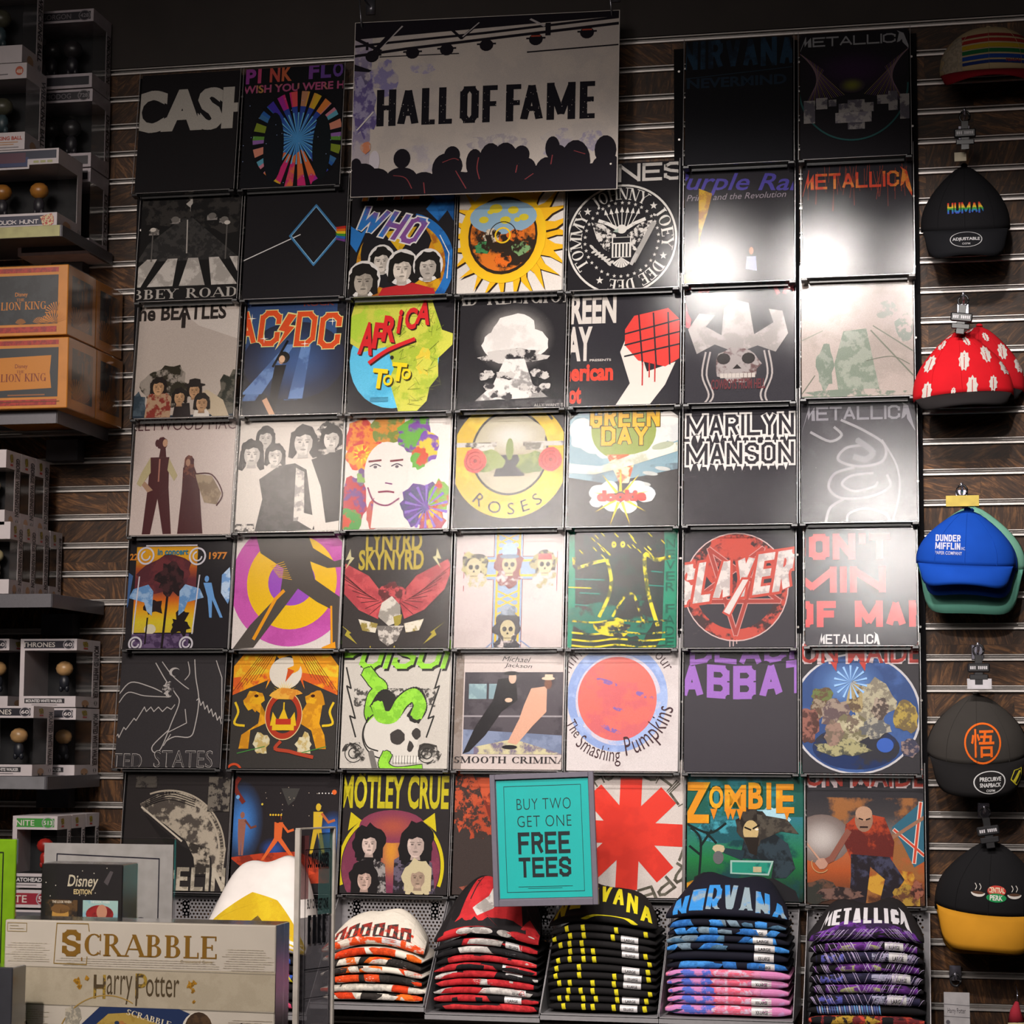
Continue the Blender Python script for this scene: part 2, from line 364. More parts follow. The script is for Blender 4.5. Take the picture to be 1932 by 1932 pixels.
    def rays(s, cx, cy, r0, r1, n, c, w=.35, a0=0, a1=360, c2=None, m=0, jit=0):
        T = []
        for i in range(n):
            a = R(a0+(a1-a0)*(i+.5)/n); hw = R((a1-a0)/n)*w/2; rr = r1*(1+jit*s.rnd.uniform(-1, 1))
            T.append([(cx+r0*math.cos(a-hw), cy+r0*math.sin(a-hw)), (cx+r0*math.cos(a+hw), cy+r0*math.sin(a+hw)), (cx+rr*math.cos(a), cy+rr*math.sin(a))])
        s.soup(T, c, c2, m)
    def fan(s, cx, cy, r, cols, n, rin=0):
        s.n += 1
        for i in range(n):
            a, b = 2*PI*i/n, 2*PI*(i+1)/n; c = lin(cols[i % len(cols)])
            s.tri([(cx+rin*math.cos(a), cy+rin*math.sin(a)), (cx+r*math.cos(a), cy+r*math.sin(a)), (cx+r*math.cos(b), cy+r*math.sin(b))], [c]*3, None, 0)
    def splat(s, cx, cy, rx, ry, c, c2=None, m=0, n=18, j=.2, rot=0):
        P = []; ca, sa = math.cos(rot), math.sin(rot)
        for i in range(n):
            a = 2*PI*i/n; k = 1+j*s.rnd.uniform(-1, 1); x, y = rx*k*math.cos(a), ry*k*math.sin(a)
            P.append((cx+x*ca-y*sa, cy+x*sa+y*ca))
        s.poly(P, c, c2, m)
    def text(s, t, x, y, h, c, w=None, bold=.02, shear=0, rot=0, arc=None, serif=False, sp=1.0, c2=None, m=0, warp=None, out=None, oc='000000', ex=0, blk=0):
        """t is set with its baseline at y and left edge at x (w = width, h = height of the capitals)"""
        if out:
            s.text(t, x, y, h, oc, w, bold, shear, rot, arc, serif, sp, warp=warp, ex=out*4, blk=blk)
        if not serif and (bold >= .044 or blk) and all(ch in BLK or ch == ' ' for ch in t):
            T, asp = block_tris(t, (w/h if w else .62*len(t)), blk or min(.2, .10+bold*1.45), ex)
        else: T, asp = serif_tris(t) if serif else glyphs(t, bold+ex*.25, sp)
        w = w or asp*h
        def f(p):
            X, Y = p[0]*w, p[1]*h
            if warp: X, Y = warp(p[0], p[1], X, Y)
            X += Y*shear
            if arc:   # centre, radius of baseline, start and end angle (0 = up, clockwise)
                cx, cy, rad, b0, b1 = arc; a = R(b0+(b1-b0)*(X/w)); rr = rad+(Y if b1 > b0 else -Y)
                return (cx+rr*math.sin(a), cy-rr*math.cos(a))
            if rot: X, Y = X*math.cos(rot)-Y*math.sin(rot), X*math.sin(rot)+Y*math.cos(rot)
            return (x+X, y-Y)
        T2 = [[f(p) for p in tr] for tr in T]
        s.soup(T2, c, c2, m)
    def head(s, x, y, r, hair='151210', skin='d8b090', long=0, hat=None):
        """a head of no one in particular"""
        sk = lin(skin); dk = shade(sk, .38)
        s.splat(x, y-r*.1, r*1.08, r*1.12, hair, n=26, j=.09)
        if long:
            for k in (-1, 1): s.poly([(x+k*r*.35, y-r*.5), (x+k*r*1.05, y-r*.2), (x+k*r*(1.0+.12*long), y+r*long), (x+k*r*.8, y+r*(long+.12)), (x+k*r*.5, y+r*long*.8)], hair)
        s.poly([(x-r*.3, y+r*.6), (x+r*.3, y+r*.6), (x+r*.42, y+r*1.3), (x-r*.42, y+r*1.3)], shade(sk, .6))
        s.ell(x, y+r*.14, r*.70, r*.96, sk, shade(sk, .72), 30, n=20)
        s.poly([(x+r*.15, y-r*.5), (x+r*.72, y-r*.2), (x+r*.68, y+r*.5), (x+r*.3, y+r*1.0), (x+r*.38, y+r*.2)], shade(sk, .66))
        s.poly([(x-r*.78, y+r*.05), (x-r*.72, y-r*.75), (x, y-r*1.0), (x+r*.72, y-r*.75), (x+r*.78, y+r*.05), (x+r*.5, y-r*.38), (x+r*.1, y-r*.5), (x-r*.3, y-r*.32), (x-r*.58, y-r*.36)], hair)
        for k in (-1, 1):
            s.line([(x+k*r*.14, y-r*.06), (x+k*r*.46, y-r*.09)], r*.09, dk); s.ell(x+k*r*.29, y+r*.09, r*.13, r*.06, shade(sk, .2), n=8)
        s.poly([(x-r*.02, y+r*.05), (x+r*.14, y+r*.42), (x-r*.12, y+r*.44)], shade(sk, .55)); s.ell(x, y+r*.66, r*.22, r*.07, dk, n=10)
        if hat: s.ell(x, y-r*.62, r*1.5, r*.26, hat, n=16); s.poly([(x-r*.85, y-r*.62), (x-r*.75, y-r*1.35), (x, y-r*1.5), (x+r*.75, y-r*1.35), (x+r*.85, y-r*.62)], hat)
    def man(s, x, y, h, c, lean=0, legs=.3, skin=None, arm=None):
        """a plain standing figure, feet at y"""
        X = lambda t: x+lean*t
        s.poly([(X(.92)-h*.1, y-h*.82), (X(.92)+h*.1, y-h*.82), (X(.5)+h*.08, y-h*.48), (x+h*legs*.6, y), (x+h*legs*.6-h*.07, y), (X(.4), y-h*.42), (x-h*legs*.5+h*.06, y), (x-h*legs*.5, y), (X(.5)-h*.09, y-h*.48)], c)
        s.ell(X(1), y-h*.91, h*.055, h*.075, skin or c, n=12)
        if arm: s.line([(X(.9)+h*.08, y-h*.78), (X(.7)+h*.22, y-h*.62), (X(.7)+h*.34, y-h*.66)], h*.05, arm)
    def clip_tris(s):
        x0, y0, x1, y1 = s.clip; out = []
        for p, cols, c2, m, n in s.t:
            xs = [q[0] for q in p]; ys = [q[1] for q in p]
            if max(xs) <= x0 or min(xs) >= x1 or max(ys) <= y0 or min(ys) >= y1: continue
            P = [(q[0], q[1], *c) for q, c in zip(p, cols)]
            if min(xs) < x0 or max(xs) > x1 or min(ys) < y0 or max(ys) > y1:
                for ax, lim, sg in ((0, x0, 1), (0, x1, -1), (1, y0, 1), (1, y1, -1)):
                    Q = []
                    for i in range(len(P)):
                        a, b = P[i], P[(i+1) % len(P)]; da, db = (a[ax]-lim)*sg, (b[ax]-lim)*sg
                        if da >= 0: Q.append(a)
                        if (da > 0 and db < 0) or (da < 0 and db > 0):
                            t = da/(da-db); Q.append(tuple(u+(v-u)*t for u, v in zip(a, b)))
                    P = Q
                    if len(P) < 3: break
            if len(P) >= 3: 
                for i in range(1, len(P)-1): out.append(([P[0], P[i], P[i+1]], c2, m, n))
        return out
    def build(s, name, parent, fn, mat=None, cut=0, depth=.0022):
        """fn(u, v, lift) -> point"""
        V, F, C1, C2, MM = [], [], [], [], []; step = min(9e-5, depth/max(1, s.n))
        def emit(P, c2, m, n, depth=0):
            if cut and depth < 6:
                L = [math.dist(P[i][:2], P[(i+1) % 3][:2]) for i in range(3)]; k = L.index(max(L))
                if L[k] > cut:
                    a, b, c = P[k], P[(k+1) % 3], P[(k+2) % 3]; mid = tuple((u+v)/2 for u, v in zip(a, b))
                    emit([a, mid, c], c2, m, n, depth+1); emit([mid, b, c], c2, m, n, depth+1); return
            i = len(V)
            A = (P[1][0]-P[0][0])*(P[2][1]-P[0][1])-(P[1][1]-P[0][1])*(P[2][0]-P[0][0])
            if A > 0: P = [P[0], P[2], P[1]]
            for q in P:
                V.append(tuple(fn(q[0], q[1], n*step))); C1.extend((*q[2:5], 1)); c = c2 if c2 is not None else q[2:5]; C2.extend((*c, 1)); MM.append(m)
            F.append((i, i+1, i+2))
        for P, c2, m, n in s.clip_tris(): emit(P, c2, m, n)
        me = bpy.data.meshes.new(name); me.from_pydata(V, [], F)
        for nm, dat in (('Col', C1), ('Col2', C2)):
            a = me.attributes.new(nm, 'FLOAT_COLOR', 'POINT'); a.data.foreach_set('color', dat)
        a = me.attributes.new('mot', 'FLOAT', 'POINT'); a.data.foreach_set('value', MM)
        me.update(); me.materials.append(mat or INK)
        return link(bpy.data.objects.new(name, me), parent)
def flat(origin, ux, uy, off):
    """surface of a flat face: origin is u=0,v=0, ux along u, uy along v, off outward unit"""
    o, ux, uy, off = Vector(origin), Vector(ux), Vector(uy), Vector(off)
    return lambda u, v, l: o+ux*u+uy*v+off*(l+.0002)
# ---------------------------------------------------------------- designs on the framed tees (u 0..1, v -.13..1)
W8 = 'cfc8c2'; BK = '2a272a'
def metallica(A, x, y, h, w, c, c2=None, m=0, out=None):
    A.text('ETALLIC', x+w*.13, y, h, c, w*.74, .045, c2=c2, m=m)
    for q in ([(x+w*.0, y+h*.9), (x+w*.07, y-h*1.15), (x+w*.075, y-h*.5), (x+w*.115, y-h*1.0), (x+w*.12, y), (x+w*.09, y), (x+w*.088, y-h*.55), (x+w*.06, y-h*.05), (x+w*.055, y-h*.5)],
              [(x+w*1.0, y+h*.9), (x+w*.93, y+h*.0), (x+w*.925, y-h*.35), (x+w*.905, y-h*.1), (x+w*.88, y), (x+w*.9, y-h), (x+w*.88, y-h*1.25), (x+w*.94, y-h*.95)]):
        A.poly(q, c, c2, m)
def a00(A):
    A.bg('1c1a1c'); A.text('CASH', -.08, .43, .40, 'aaa49c', 1.23, .04); A.text('CASH', -.055, .43, .40, 'aaa49c', 1.23, .04)
def a10(A):
    A.bg('141418')
    for i, (ch, c) in enumerate(zip('PINK FLOYD', ['8a3a8a', 'b0406a', 'b04a40', 'b05a3a', 'fff', '70408a', '60408a', '60408a', '5a3a80', '5a3a80'])):
        if ch != ' ': A.text(ch, .02+i*.118+(.03 if i > 4 else 0), .02-.003*i, .14, c, .034 if ch == 'I' else .1, .04)
    A.text('WISH YOU WERE HERE', .0, .11, .075, 'a04a70', 1.18, .03, c2='a8803a', m=14)
    cols = ['5a8a3a', '7a8a2a', '3a6a9a', '2a5aa0', '40309a', '9a2a8a', 'c02a6a', 'd04a50', 'b07a5a', 'c89038', 'c8a02a', 'd07a3a', 'c07a8a', '5a9ab0', 'c8806a', '8a60a0']
    A.fan(.56, .55, .44, cols, 32); A.glow(.56, .55, .3, .3, '3a80c0', '2a3a90'); A.splat(.56, .86, .2, .18, 'c02a6a', 'd06a3a', 12)
    A.rays(.56, .55, .46, .04, 22, '101014', .36); A.rays(.56, .55, .24, .0, 30, '6ab0d8', .25)
    A.ell(.33, .62, .10, .32, '12161c'); A.ell(.80, .64, .09, .30, '12181c')
    for i in range(26): A.ell(A.rnd.uniform(.03, .97), A.rnd.uniform(.15, .98), .004, .004, '9ab0e0', n=6)
def a50(A):
    A.bg('17171b'); A.text('NIRVANA', -.02, .14, .26, '22384c', 1.02, .05, c2='1b2430', m=10); A.line([(-.02, .22), (1, .16)], .008, '22303c')
    A.text('NEVERMIND', .03, .31, .09, '1f2c3a', .9, .03)
def a60(A):
    A.bg('1e1c20'); A.glow(.5, .22, .5, .22, '33203a', '1e1c20')
    metallica(A, .0, .0, .085, 1.0, '8d8d90')
    for i in range(20):
        for k in (-1, 1):
            A.line([(.5+k*(.50-.012*i), .04+.009*i), (.5+k*(.09+.018*i), .44+.004*i)], .0035, '6b5070' if i % 3 else '8c7a50')
    A.glow(.48, .36, .12, .07, '6a6a2a', '2c2230')
    A.ring(.49, .36, .475, .49, '2a5050', 0, 180)
    for x, y, w_, h_ in ((.05, .52, .1, .2), (.16, .50, .1, .1), (.27, .52, .07, .06), (.36, .56, .11, .09), (.44, .53, .15, .26), (.57, .56, .1, .08), (.70, .50, .1, .08), (.80, .47, .08, .17), (.90, .50, .09, .22)):
        A.rect(x, y-.04, x+w_, y+h_-.04, '8f8a88', '56525a', 30)
    A.rect(.33, .60, .65, .69, '9c9694', '77727a', 40)
def a01(A):
    A.bg('1b1a1a'); A.splat(.5, .0, .16, .2, 'b0aaa4', j=.15)
    for cx, cy, rx, ry in ((.16, .05, .3, .24), (.88, .08, .36, .28), (.4, .18, .1, .1), (.62, .14, .12, .12)): A.splat(cx, cy, rx, ry, '1c1b1b', '33302e', 30, 22, .12)
    A.poly([(.42, .22), (.52, .22), (1.0, .62), (0, .62), (.1, .45)], '3b3938', '2b2a2a', 60); A.line([(.47, .24), (.48, .55)], .012, 'aaa49e')
    for x, y in ((.1, .32), (.3, .22), (.66, .2), (.78, .24)): A.rect(x, y, x+.1, y+.05, '8a8480', '2a2828', 70); A.ell(x+.05, y+.01, .04, .03, '6d6864', n=12)
    n = 7
    for i in range(n):
        a = -.25+i*.25; A.poly([(.5+(a-.5)*.8, .60), (.5+(a-.38)*.8, .60), (.5+(a-.36)*1.25, .86), (.5+(a-.56)*1.25, .86)], 'bfb8b2', 'a09a94', 25)
    for x, h in ((.14, .3), (.86, .34)): A.line([(x, .62), (x, .62-h)], .012, '5c5855'); A.ell(x, .62-h, .03, .02, 'c8c0b8', n=10)
    A.rect(0, .86, 1, 1, '1e1c1c'); A.text('BBEY ROAD', -.03, .975, .09, 'aaa49e', 1.03, serif=True)
def a11(A):
    A.bg('1f1d20'); A.line([(0, .64), (.55, .41)], .009, 'd8d4d4')
    c = [(.69, .14), (.93, .42), (.69, .70), (.45, .42)]; A.line(c, .016, '3f78a8', closed=True); A.line([(.69, .155), (.915, .42), (.69, .685), (.465, .42)], .006, '8ab8d8', closed=True)
    for i, k in enumerate(('b02a20', 'd0641c', 'd8b820', '3c8a30', '2a5aa8', '6a3a80')): A.poly([(.885, .355+.020*i), (1, .345+.026*i), (1, .371+.026*i), (.90, .375+.020*i)], k)
def a21(A):
    A.bg('1d1b1e')
    A.ell(.5, .72, .42, .46, 'c4921c', '9a5a1c', 18); A.ell(.46, .60, .34, .34, '1d1b1e'); A.poly([(.33, .40), (.64, .36), (.49, .60)], 'd0a520', 'b8901c', 25); A.poly([(.78, .5), (.9, .75), (.7, .75)], 'c0801c')
    A.ring(.50, .72, .42, .50, '2467ac', -75, 60, '1d4f8c', 20); A.line([(.86, .45), (.95, .62), (.94, .85)], .008, 'd8d4d0')
    A.poly([(.64, .03), (1.0, -.02), (1.0, .35), (.92, .22), (.84, .32), (.72, .20), (.80, .10)], '2467ac', '1a4c84', 14)
    A.text('THE', .03, .10, .24, 'c86a1c', .62, .03, .25, out=.02, oc='d8d4d0', c2='c8981c', m=12)
    A.text('WHO', .02, .36, .26, '2a70b8', .62, .05, .3, rot=-.28, out=.025, oc='d8d4d0', c2='7a4a8a', m=5)
    A.poly([(.0, .32), (.12, .40), (.18, .34), (.08, .58), (-.02, .45)], '2a70b8')
    A.poly([(.30, 1.0), (.34, .92), (.62, .88), (.82, .94), (.84, 1)], 'a82428')
    for x, y, r, sk in ((.32, .66, .1, 'c8beb4'), (.16, .84, .125, 'a89e92'), (.52, .74, .12, 'd0c4b8'), (.76, .73, .11, 'bcb2a8')):
        A.ell(x, y-.005, r*1.28, r*1.42, 'cfcac6', n=18); A.head(x, y, r, '1b1816', sk, 1.0)
def a31(A):
    A.bg('c9c1ba')
    for i in range(26):
        a = 2*PI*i/26; c, s_ = math.cos(a), math.sin(a); t = (-s_, c); wv = .02*(1 if i % 2 else -1)
        P = [(.5+c*.30+t[0]*.05, .47+s_*.30+t[1]*.05), (.5+c*.42+t[0]*(.035+wv), .47+s_*.42+t[1]*(.035+wv)), (.5+c*.60-t[0]*wv, .47+s_*.60-t[1]*wv), (.5+c*.42-t[0]*(.03-wv), .47+s_*.42-t[1]*(.03-wv)), (.5+c*.30-t[0]*.05, .47+s_*.30-t[1]*.05)]
        A.poly([(x+.012, y+.014) for x, y in P], '2a1c12'); A.poly(P, 'd9a41c')
    A.glow(.43, .47, .40, .44, 'c8501c', 'dcb01e'); A.ell(.43, .47, .32, .36, '2a1f16'); A.ell(.43, .47, .30, .33, 'c86a20', '2a2018', 14)
    A.ell(.43, .30, .31, .16, '7f9cb0', n=24)
    for x, y, r in ((.25, .32, .045), (.36, .22, .06), (.52, .24, .05), (.62, .31, .045), (.45, .33, .05), (.31, .25, .03), (.56, .33, .03)): A.ell(x, y, r, r*.7, 'c0ae2c', n=14)
    for x, y, c in ((.25, .58, '3c7a4a'), (.60, .60, '6f9060'), (.43, .70, 'd0641e'), (.33, .47, 'c0b09a'), (.55, .48, 'c86420')): A.splat(x, y, .08, .06, c, '2a1f16', 40)
    A.ring(.43, .47, .06, .075, 'd8b020'); A.ring(.43, .47, .12, .128, '2a1f16')
def a41(A):
    A.bg('1b191c'); A.text('RAMONES', -.42, .05, .16, 'bdb7b1', 1.45, .05)
    cx, cy, r = .49, .56, .47; A.ring(cx, cy, r, r+.018, 'bfbab4', n=60)
    for t, b0, b1 in (('JOHNNY', -38, 34), ('JOEY', 52, 104), ('DEE DEE', 122, 196), ('TOMMY', 232, 306)): A.text(t, 0, 0, .105, 'bfbab4', 1, arc=(cx, cy, .355, b0, b1), serif=True)
    for b in (-50, 44, 113, 208): A.star(cx+.40*math.sin(R(b)), cy-.40*math.cos(R(b)), .035, 'bfbab4')
    for i in range(34): b = 2*PI*i/34; A.star(cx+.325*math.sin(b), cy-.325*math.cos(b), .018, 'b3aea8')
    for i in range(7): x = (i-3)/3; A.line([(cx+.06*x, .47), (cx+.14*x, .33-.02*(1-abs(x)))], .007, 'bfbab4'); A.poly([(cx+.15*x, .29-.02*(1-abs(x))), (cx+.14*x-.018, .34-.02*(1-abs(x))), (cx+.14*x+.018, .34-.02*(1-abs(x)))], 'bfbab4')
    for k in (-1, 1):
        A.poly([(cx+k*.05, .52), (cx+k*.17, .42), (cx+k*.27, .40), (cx+k*.22, .55), (cx+k*.14, .66), (cx+k*.06, .68)], 'bab4ae', '1b191c', 90)
        A.line([(cx+k*.03, .47), (cx+k*.12, .42), (cx+k*.2, .39)], .03, 'c3beb8')
    A.text('HEY HO', cx-.175, .425, .018, '1b191c', .09, .0, rot=.3); A.text("LET'S GO", cx+.09, .44, .018, '1b191c', .09, .0, rot=-.3)
    A.ell(cx, .47, .045, .04, 'bfbab4', n=14); A.poly([(cx-.08, .49), (cx-.03, .46), (cx-.03, .50)], '8f9a90')
    A.rect(cx-.085, .54, cx+.085, .72, 'bfbab4'); A.rect(cx-.075, .545, cx+.075, .59, '1b191c')
    for i in range(5): A.rect(cx-.07+i*.031, .60, cx-.056+i*.031, .715, '1b191c')
    A.rays(cx, .72, .09, 0, 7, 'bfbab4', .8, 30, 150); A.line([(cx+.11, .75), (cx+.28, .43)], .045, '8c8884'); A.line([(cx+.09, .78), (cx+.13, .70)], .03, 'a09c98')
    for i in range(6): A.ell(cx-.26+.03*i, .62+.03*i, .03, .012, 'b0aba5', rot=.8, n=8); A.ell(cx-.24+.03*i, .66+.02*i, .03, .012, 'b0aba5', rot=-.4, n=8)
def a51(A):
    A.bg('252327'); A.text('Purple Rain', -.12, .135, .15, '443c86', 1.24, .012, .35, rot=-.05)
    A.text('Prince and the Revolution', .03, .25, .055, '80767e', .88, -.002, .3)
    A.poly([(.14, .14), (.26, .19), (.22, .36), (.17, .52), (.14, .64)], 'a8861c', '8a6420', 30); A.line([(.15, .5), (.15, .66)], .008, '7a6a20')
    A.splat(.16, .95, .16, .07, '9a7226', '3a2c2a', 30); A.splat(.3, .80, .08, .1, '4a3630', '6a4a3c', 30)
    A.ell(.61, .72, .02, .035, '9a6a50', n=10); A.poly([(.57, .77), (.65, .77), (.66, .9), (.56, .88)], '7d84a0')
def a61(A):
    A.bg('28262b')
    for i in range(34): x = A.rnd.uniform(.02, .98); y = A.rnd.uniform(.0, .12); A.line([(x, y), (x+A.rnd.uniform(-.05, .05), y+A.rnd.uniform(.12, .3))], .0035, '8a3a2a')
    metallica(A, .0, .22, .14, 1.0, 'b8402c', 'c87a34', 16)
def a02(A):
    A.grad(0, -.131, 1, 1, ['b8aca4', 'b0a49c', 'aca097', 'a89c92']); A.poly([(.42, .0), (1, 0), (1, .28), (.6, .14)], 'c4bab3')
    A.text('The BEATLES', -.1, .085, .15, '2a2422', .96, .03); A.rect(.43, .03, .47, .16, '2a2422')
    A.splat(.32, .70, .22, .2, '2e2a20', '8e857c', 26, 30, .18); A.splat(.98, .80, .14, .22, '24261e', '5a564c', 26, 22); A.splat(.04, .90, .1, .14, '2e3a44', '46525c', 16)
    A.rect(0, .97, 1, 1.0, '26323e'); A.poly([(.13, 1), (.15, .78), (.28, .72), (.38, .80), (.38, 1)], '7a3028', 'a08268', 45)
    A.poly([(.4, 1), (.42, .86), (.56, .86), (.58, 1)], '241c1c'); A.poly([(.6, 1), (.62, .9), (.74, .9), (.76, 1)], 'c8c0b8'); A.poly([(.6, .8), (.72, .74), (.88, .84), (.95, 1), (.8, 1)], 'b0a088')
    for x, y, r, h in ((.25, .70, .075, 0), (.46, .80, .07, 0), (.60, .74, .07, '26201e'), (.68, .86, .075, 0)): A.head(x, y, r, '211b18', 'b8906c', .8, h or None)
def a12(A):
    A.bg('25252b'); A.grad(0, -.1, .9, .5, ['2e3c60', '35507c', '2a3550'])
    for x0, x1, x2, x3 in ((.40, .47, .0, .14), (.55, .62, .42, .55)): A.poly([(x0, .35), (x1, .35), (x3, .86), (x2, .86)], '4f6ea0', '32466e', 10)
    A.glow(.5, .5, .5, .36, '3a5688', '27293a'); A.poly([(.42, .35), (.5, .35), (.2, .8), (.0, .8)], '6080b4', '456294', 14); A.poly([(.57, .35), (.66, .35), (.6, .85), (.46, .85)], '6080b4', '456294', 14)
    A.text('ROCK', .57, .0, .05, '8a4038', .3)
    for ch, x, y, ww, hh in (('A', -.03, .34, .15, .32), ('C', .13, .36, .21, .33), ('D', .49, .37, .20, .32), ('C', .72, .40, .21, .33)): A.text(ch, x, y, hh, 'cf4c22', ww, .0, -.12 if ch == 'A' else .08, blk=.15, out=.012, oc='d8cf8a')
    A.poly([(.42, .05), (.52, .07), (.45, .17), (.51, .18), (.31, .40), (.38, .24), (.32, .22)], 'd8cf8a'); A.poly([(.425, .065), (.505, .08), (.435, .18), (.49, .19), (.335, .37), (.395, .23), (.335, .215)], 'cf4c22')
    A.man(.30, .99, .55, '1e1b1c', lean=.08, legs=.1, skin='c89a7a'); A.line([(.30, .55), (.43, .32)], .022, '141214'); A.line([(.24, .86), (.32, 1.0)], .05, 'c89a7a'); A.ell(.40, .47, .06, .055, '1c1714', n=14); A.ell(.385, .485, .03, .035, 'd0a888', n=10)
    for x, y in ((.07, .10), (.2, .29), (.6, .35), (.86, .15)): A.star(x, y, .045, 'f0ece0', 4, .12)
def a22(A):
    A.bg('242226'); A.ell(.44, .52, .42, .44, '58b4d8', '4aa6cc', 10)
    A.poly([(.07, -.1), (.75, -.1), (.80, .05), (.88, .26), (.99, .30), (.98, .40), (.85, .52), (.86, .68), (.78, .78), (.76, .90), (.66, 1), (.50, 1), (.44, .82), (.40, .70), (.44, .60), (.40, .48), (.36, .40), (.15, .44), (.02, .36), (.0, .18)], 'c0c04a', '9fb038', 16)
    A.splat(.72, .55, .07, .12, 'd0b83c', 'c0c04a', 20); A.splat(.2, .2, .2, .15, 'a6c23c', 'c0c04a', 12)
    for i in range(46):
        x, y = A.rnd.uniform(.42, .85), A.rnd.uniform(.05, .95)
        if abs(x-.66) < .26-.16*max(0, y-.4): A.line([(x, y), (x+A.rnd.uniform(-.07, .07), y+A.rnd.uniform(-.06, .06)), (x+A.rnd.uniform(-.05, .09), y+A.rnd.uniform(-.05, .07))], .003, '66702c')
    for dx, c in ((.012, '3a1a18'), (0, 'c8262a')):
        for ch, x, y, s_, ww in (('A', .09, .46, .30, .14), ('F', .22, .41, .24, .11), ('R', .31, .35, .24, .13), ('i', .45, .28, .22, .035), ('C', .52, .24, .20, .11), ('A', .62, .20, .22, .14)): A.text(ch, x+dx, y+dx, s_, c, ww, .04, rot=-.12)
        A.curve([(.21+dx, .54+dx), (.38+dx, .43+dx), (.62+dx, .34+dx)], .035, c)
    for dx, c in ((.012, '3a3216'), (0, 'dcc41e')):
        for ch, x, y, s_, ww in (('T', .23, .77, .18, .14), ('O', .34, .75, .1, .09), ('T', .41, .71, .17, .14), ('O', .51, .70, .1, .09)): A.text(ch, x+dx, y+dx, s_, c, ww, .04, rot=-.12)
    A.ell(.42, .50, .018, .018, '2a2a20', n=10)
    for i in range(4): A.line([(.23, .86+.012*i), (.4, .86+.012*i)], .003, '2e5a6c')
def a32(A):
    A.bg('242225'); A.text('BAD RELIGION', -.17, .05, .16, 'b8b2ac', 1.26, serif=True)
    A.glow(.52, .36, .38, .32, 'b8b2ae', '242225', rings=6)
    for x, y, r in ((.52, .30, .2), (.40, .42, .17), (.66, .42, .17), (.53, .42, .22)): A.splat(x, y, r, r*.8, 'd2ccc8', 'c4beba', 12, 22, .06)
    A.splat(.52, .53, .28, .07, 'b8b2ae', '2e2c2e', 26); A.poly([(.44, .55), (.62, .55), (.70, .78), (.84, .90), (.18, .92), (.34, .78)], 'd0cac6', '8a8684', 22)
    for i in range(14): A.splat(A.rnd.uniform(.22, .82), A.rnd.uniform(.66, .9), .05, .035, '343134', 'b8b2ae', 50)
    A.splat(.5, .98, .6, .07, '2b292c', '454245', 30); A.text('ALLY WANT TO BE', .72, .985, .025, 'b0aaa6', .35, .0)
def a42(A):
    A.bg('27252a'); A.rect(0, 0, 1, 0, 'ffffff')
    A.text('GREEN', -.13, .26, .28, 'bdb5ae', .55, .04); A.text('DAY', -.13, .59, .31, 'bdb5ae', .34, .04); A.text('PRESENTS', .19, .595, .02, 'bdb5ae', .19, .02)
    A.text('american', -.16, .77, .15, 'cf3a28', .56, .04); A.text('idiot', -.1, .97, .17, 'cf3a28', .22, .04)
    A.poly([(.42, 1), (.55, .80), (.46, .52), (.50, .42), (.60, .40), (.70, .70), (.95, .62), (.86, .82), (.72, 1)], 'c9c0b8')
    A.poly([(.50, .32), (.58, .20), (.88, .14), (1.0, .26), (1.0, .58), (.86, .66), (.62, .60), (.50, .46)], 'c23a34')
    for i in range(3): A.line([(.50, .36+.1*i), (1.0, .24+.11*i)], .014, '27252a'); A.line([(.62+.13*i, .18), (.66+.12*i, .64)], .014, '27252a')
    for x, l in ((.66, .2), (.72, .13), (.77, .17)): A.line([(x, .62), (x, .62+l)], .012, 'a82a2a')
def a52(A):
    A.bg('302e33'); A.text('PANTERA', -.03, .06, .20, 'a84a50', 1.04, .05); A.poly([(.0, .02), (.04, .2), (.13, .36), (.02, .32)], 'a03a42')
    A.glow(.5, .4, .45, .5, '4a4a4c', '302e33')
    A.poly([(.04, .34), (.14, .2), (.28, .22), (.20, .32), (.34, .40), (.36, .16), (.46, .09), (.58, .12), (.63, .40), (.80, .30), (.76, .18), (.88, .2), (.93, .40), (.82, .56), (.66, .50), (.48, .56), (.28, .48), (.12, .56)], 'a29b98', '8a8482', 16)
    A.splat(.48, .66, .2, .16, '8d8584', '5a4444', 22, 20, .1)
    for x in (.36, .58): A.ell(x, .61, .06, .05, '2c2828', n=12)
    A.poly([(.44, .70), (.52, .70), (.48, .66)], '2c2828')
    for i in range(9): A.rect(.33+i*.035, .74, .36+i*.035, .78, 'aaa29c')
    for x, s_ in ((.2, -1), (.24, -1), (.72, 1), (.76, 1)): A.curve([(x, .55), (x+.03*s_, .75), (x-.03*s_, .92), (x-.01, 1)], .016, '9a9290')
    A.text('COWBOYS FROM HELL', .25, .88, .09, '5c3034', .48, .03)
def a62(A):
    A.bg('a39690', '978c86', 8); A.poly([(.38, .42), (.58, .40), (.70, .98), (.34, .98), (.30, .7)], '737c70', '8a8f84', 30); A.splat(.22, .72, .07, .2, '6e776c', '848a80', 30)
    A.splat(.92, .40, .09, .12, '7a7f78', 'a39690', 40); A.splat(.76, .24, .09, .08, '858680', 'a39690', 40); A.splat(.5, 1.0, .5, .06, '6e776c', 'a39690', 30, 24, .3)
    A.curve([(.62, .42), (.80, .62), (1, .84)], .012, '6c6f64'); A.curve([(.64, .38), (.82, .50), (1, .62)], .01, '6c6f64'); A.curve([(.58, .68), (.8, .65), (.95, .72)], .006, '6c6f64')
    A.line([(0, .5), (.2, .41)], .007, '7c7c72'); A.line([(0, .98), (.13, .8)], .008, '6c6f64')
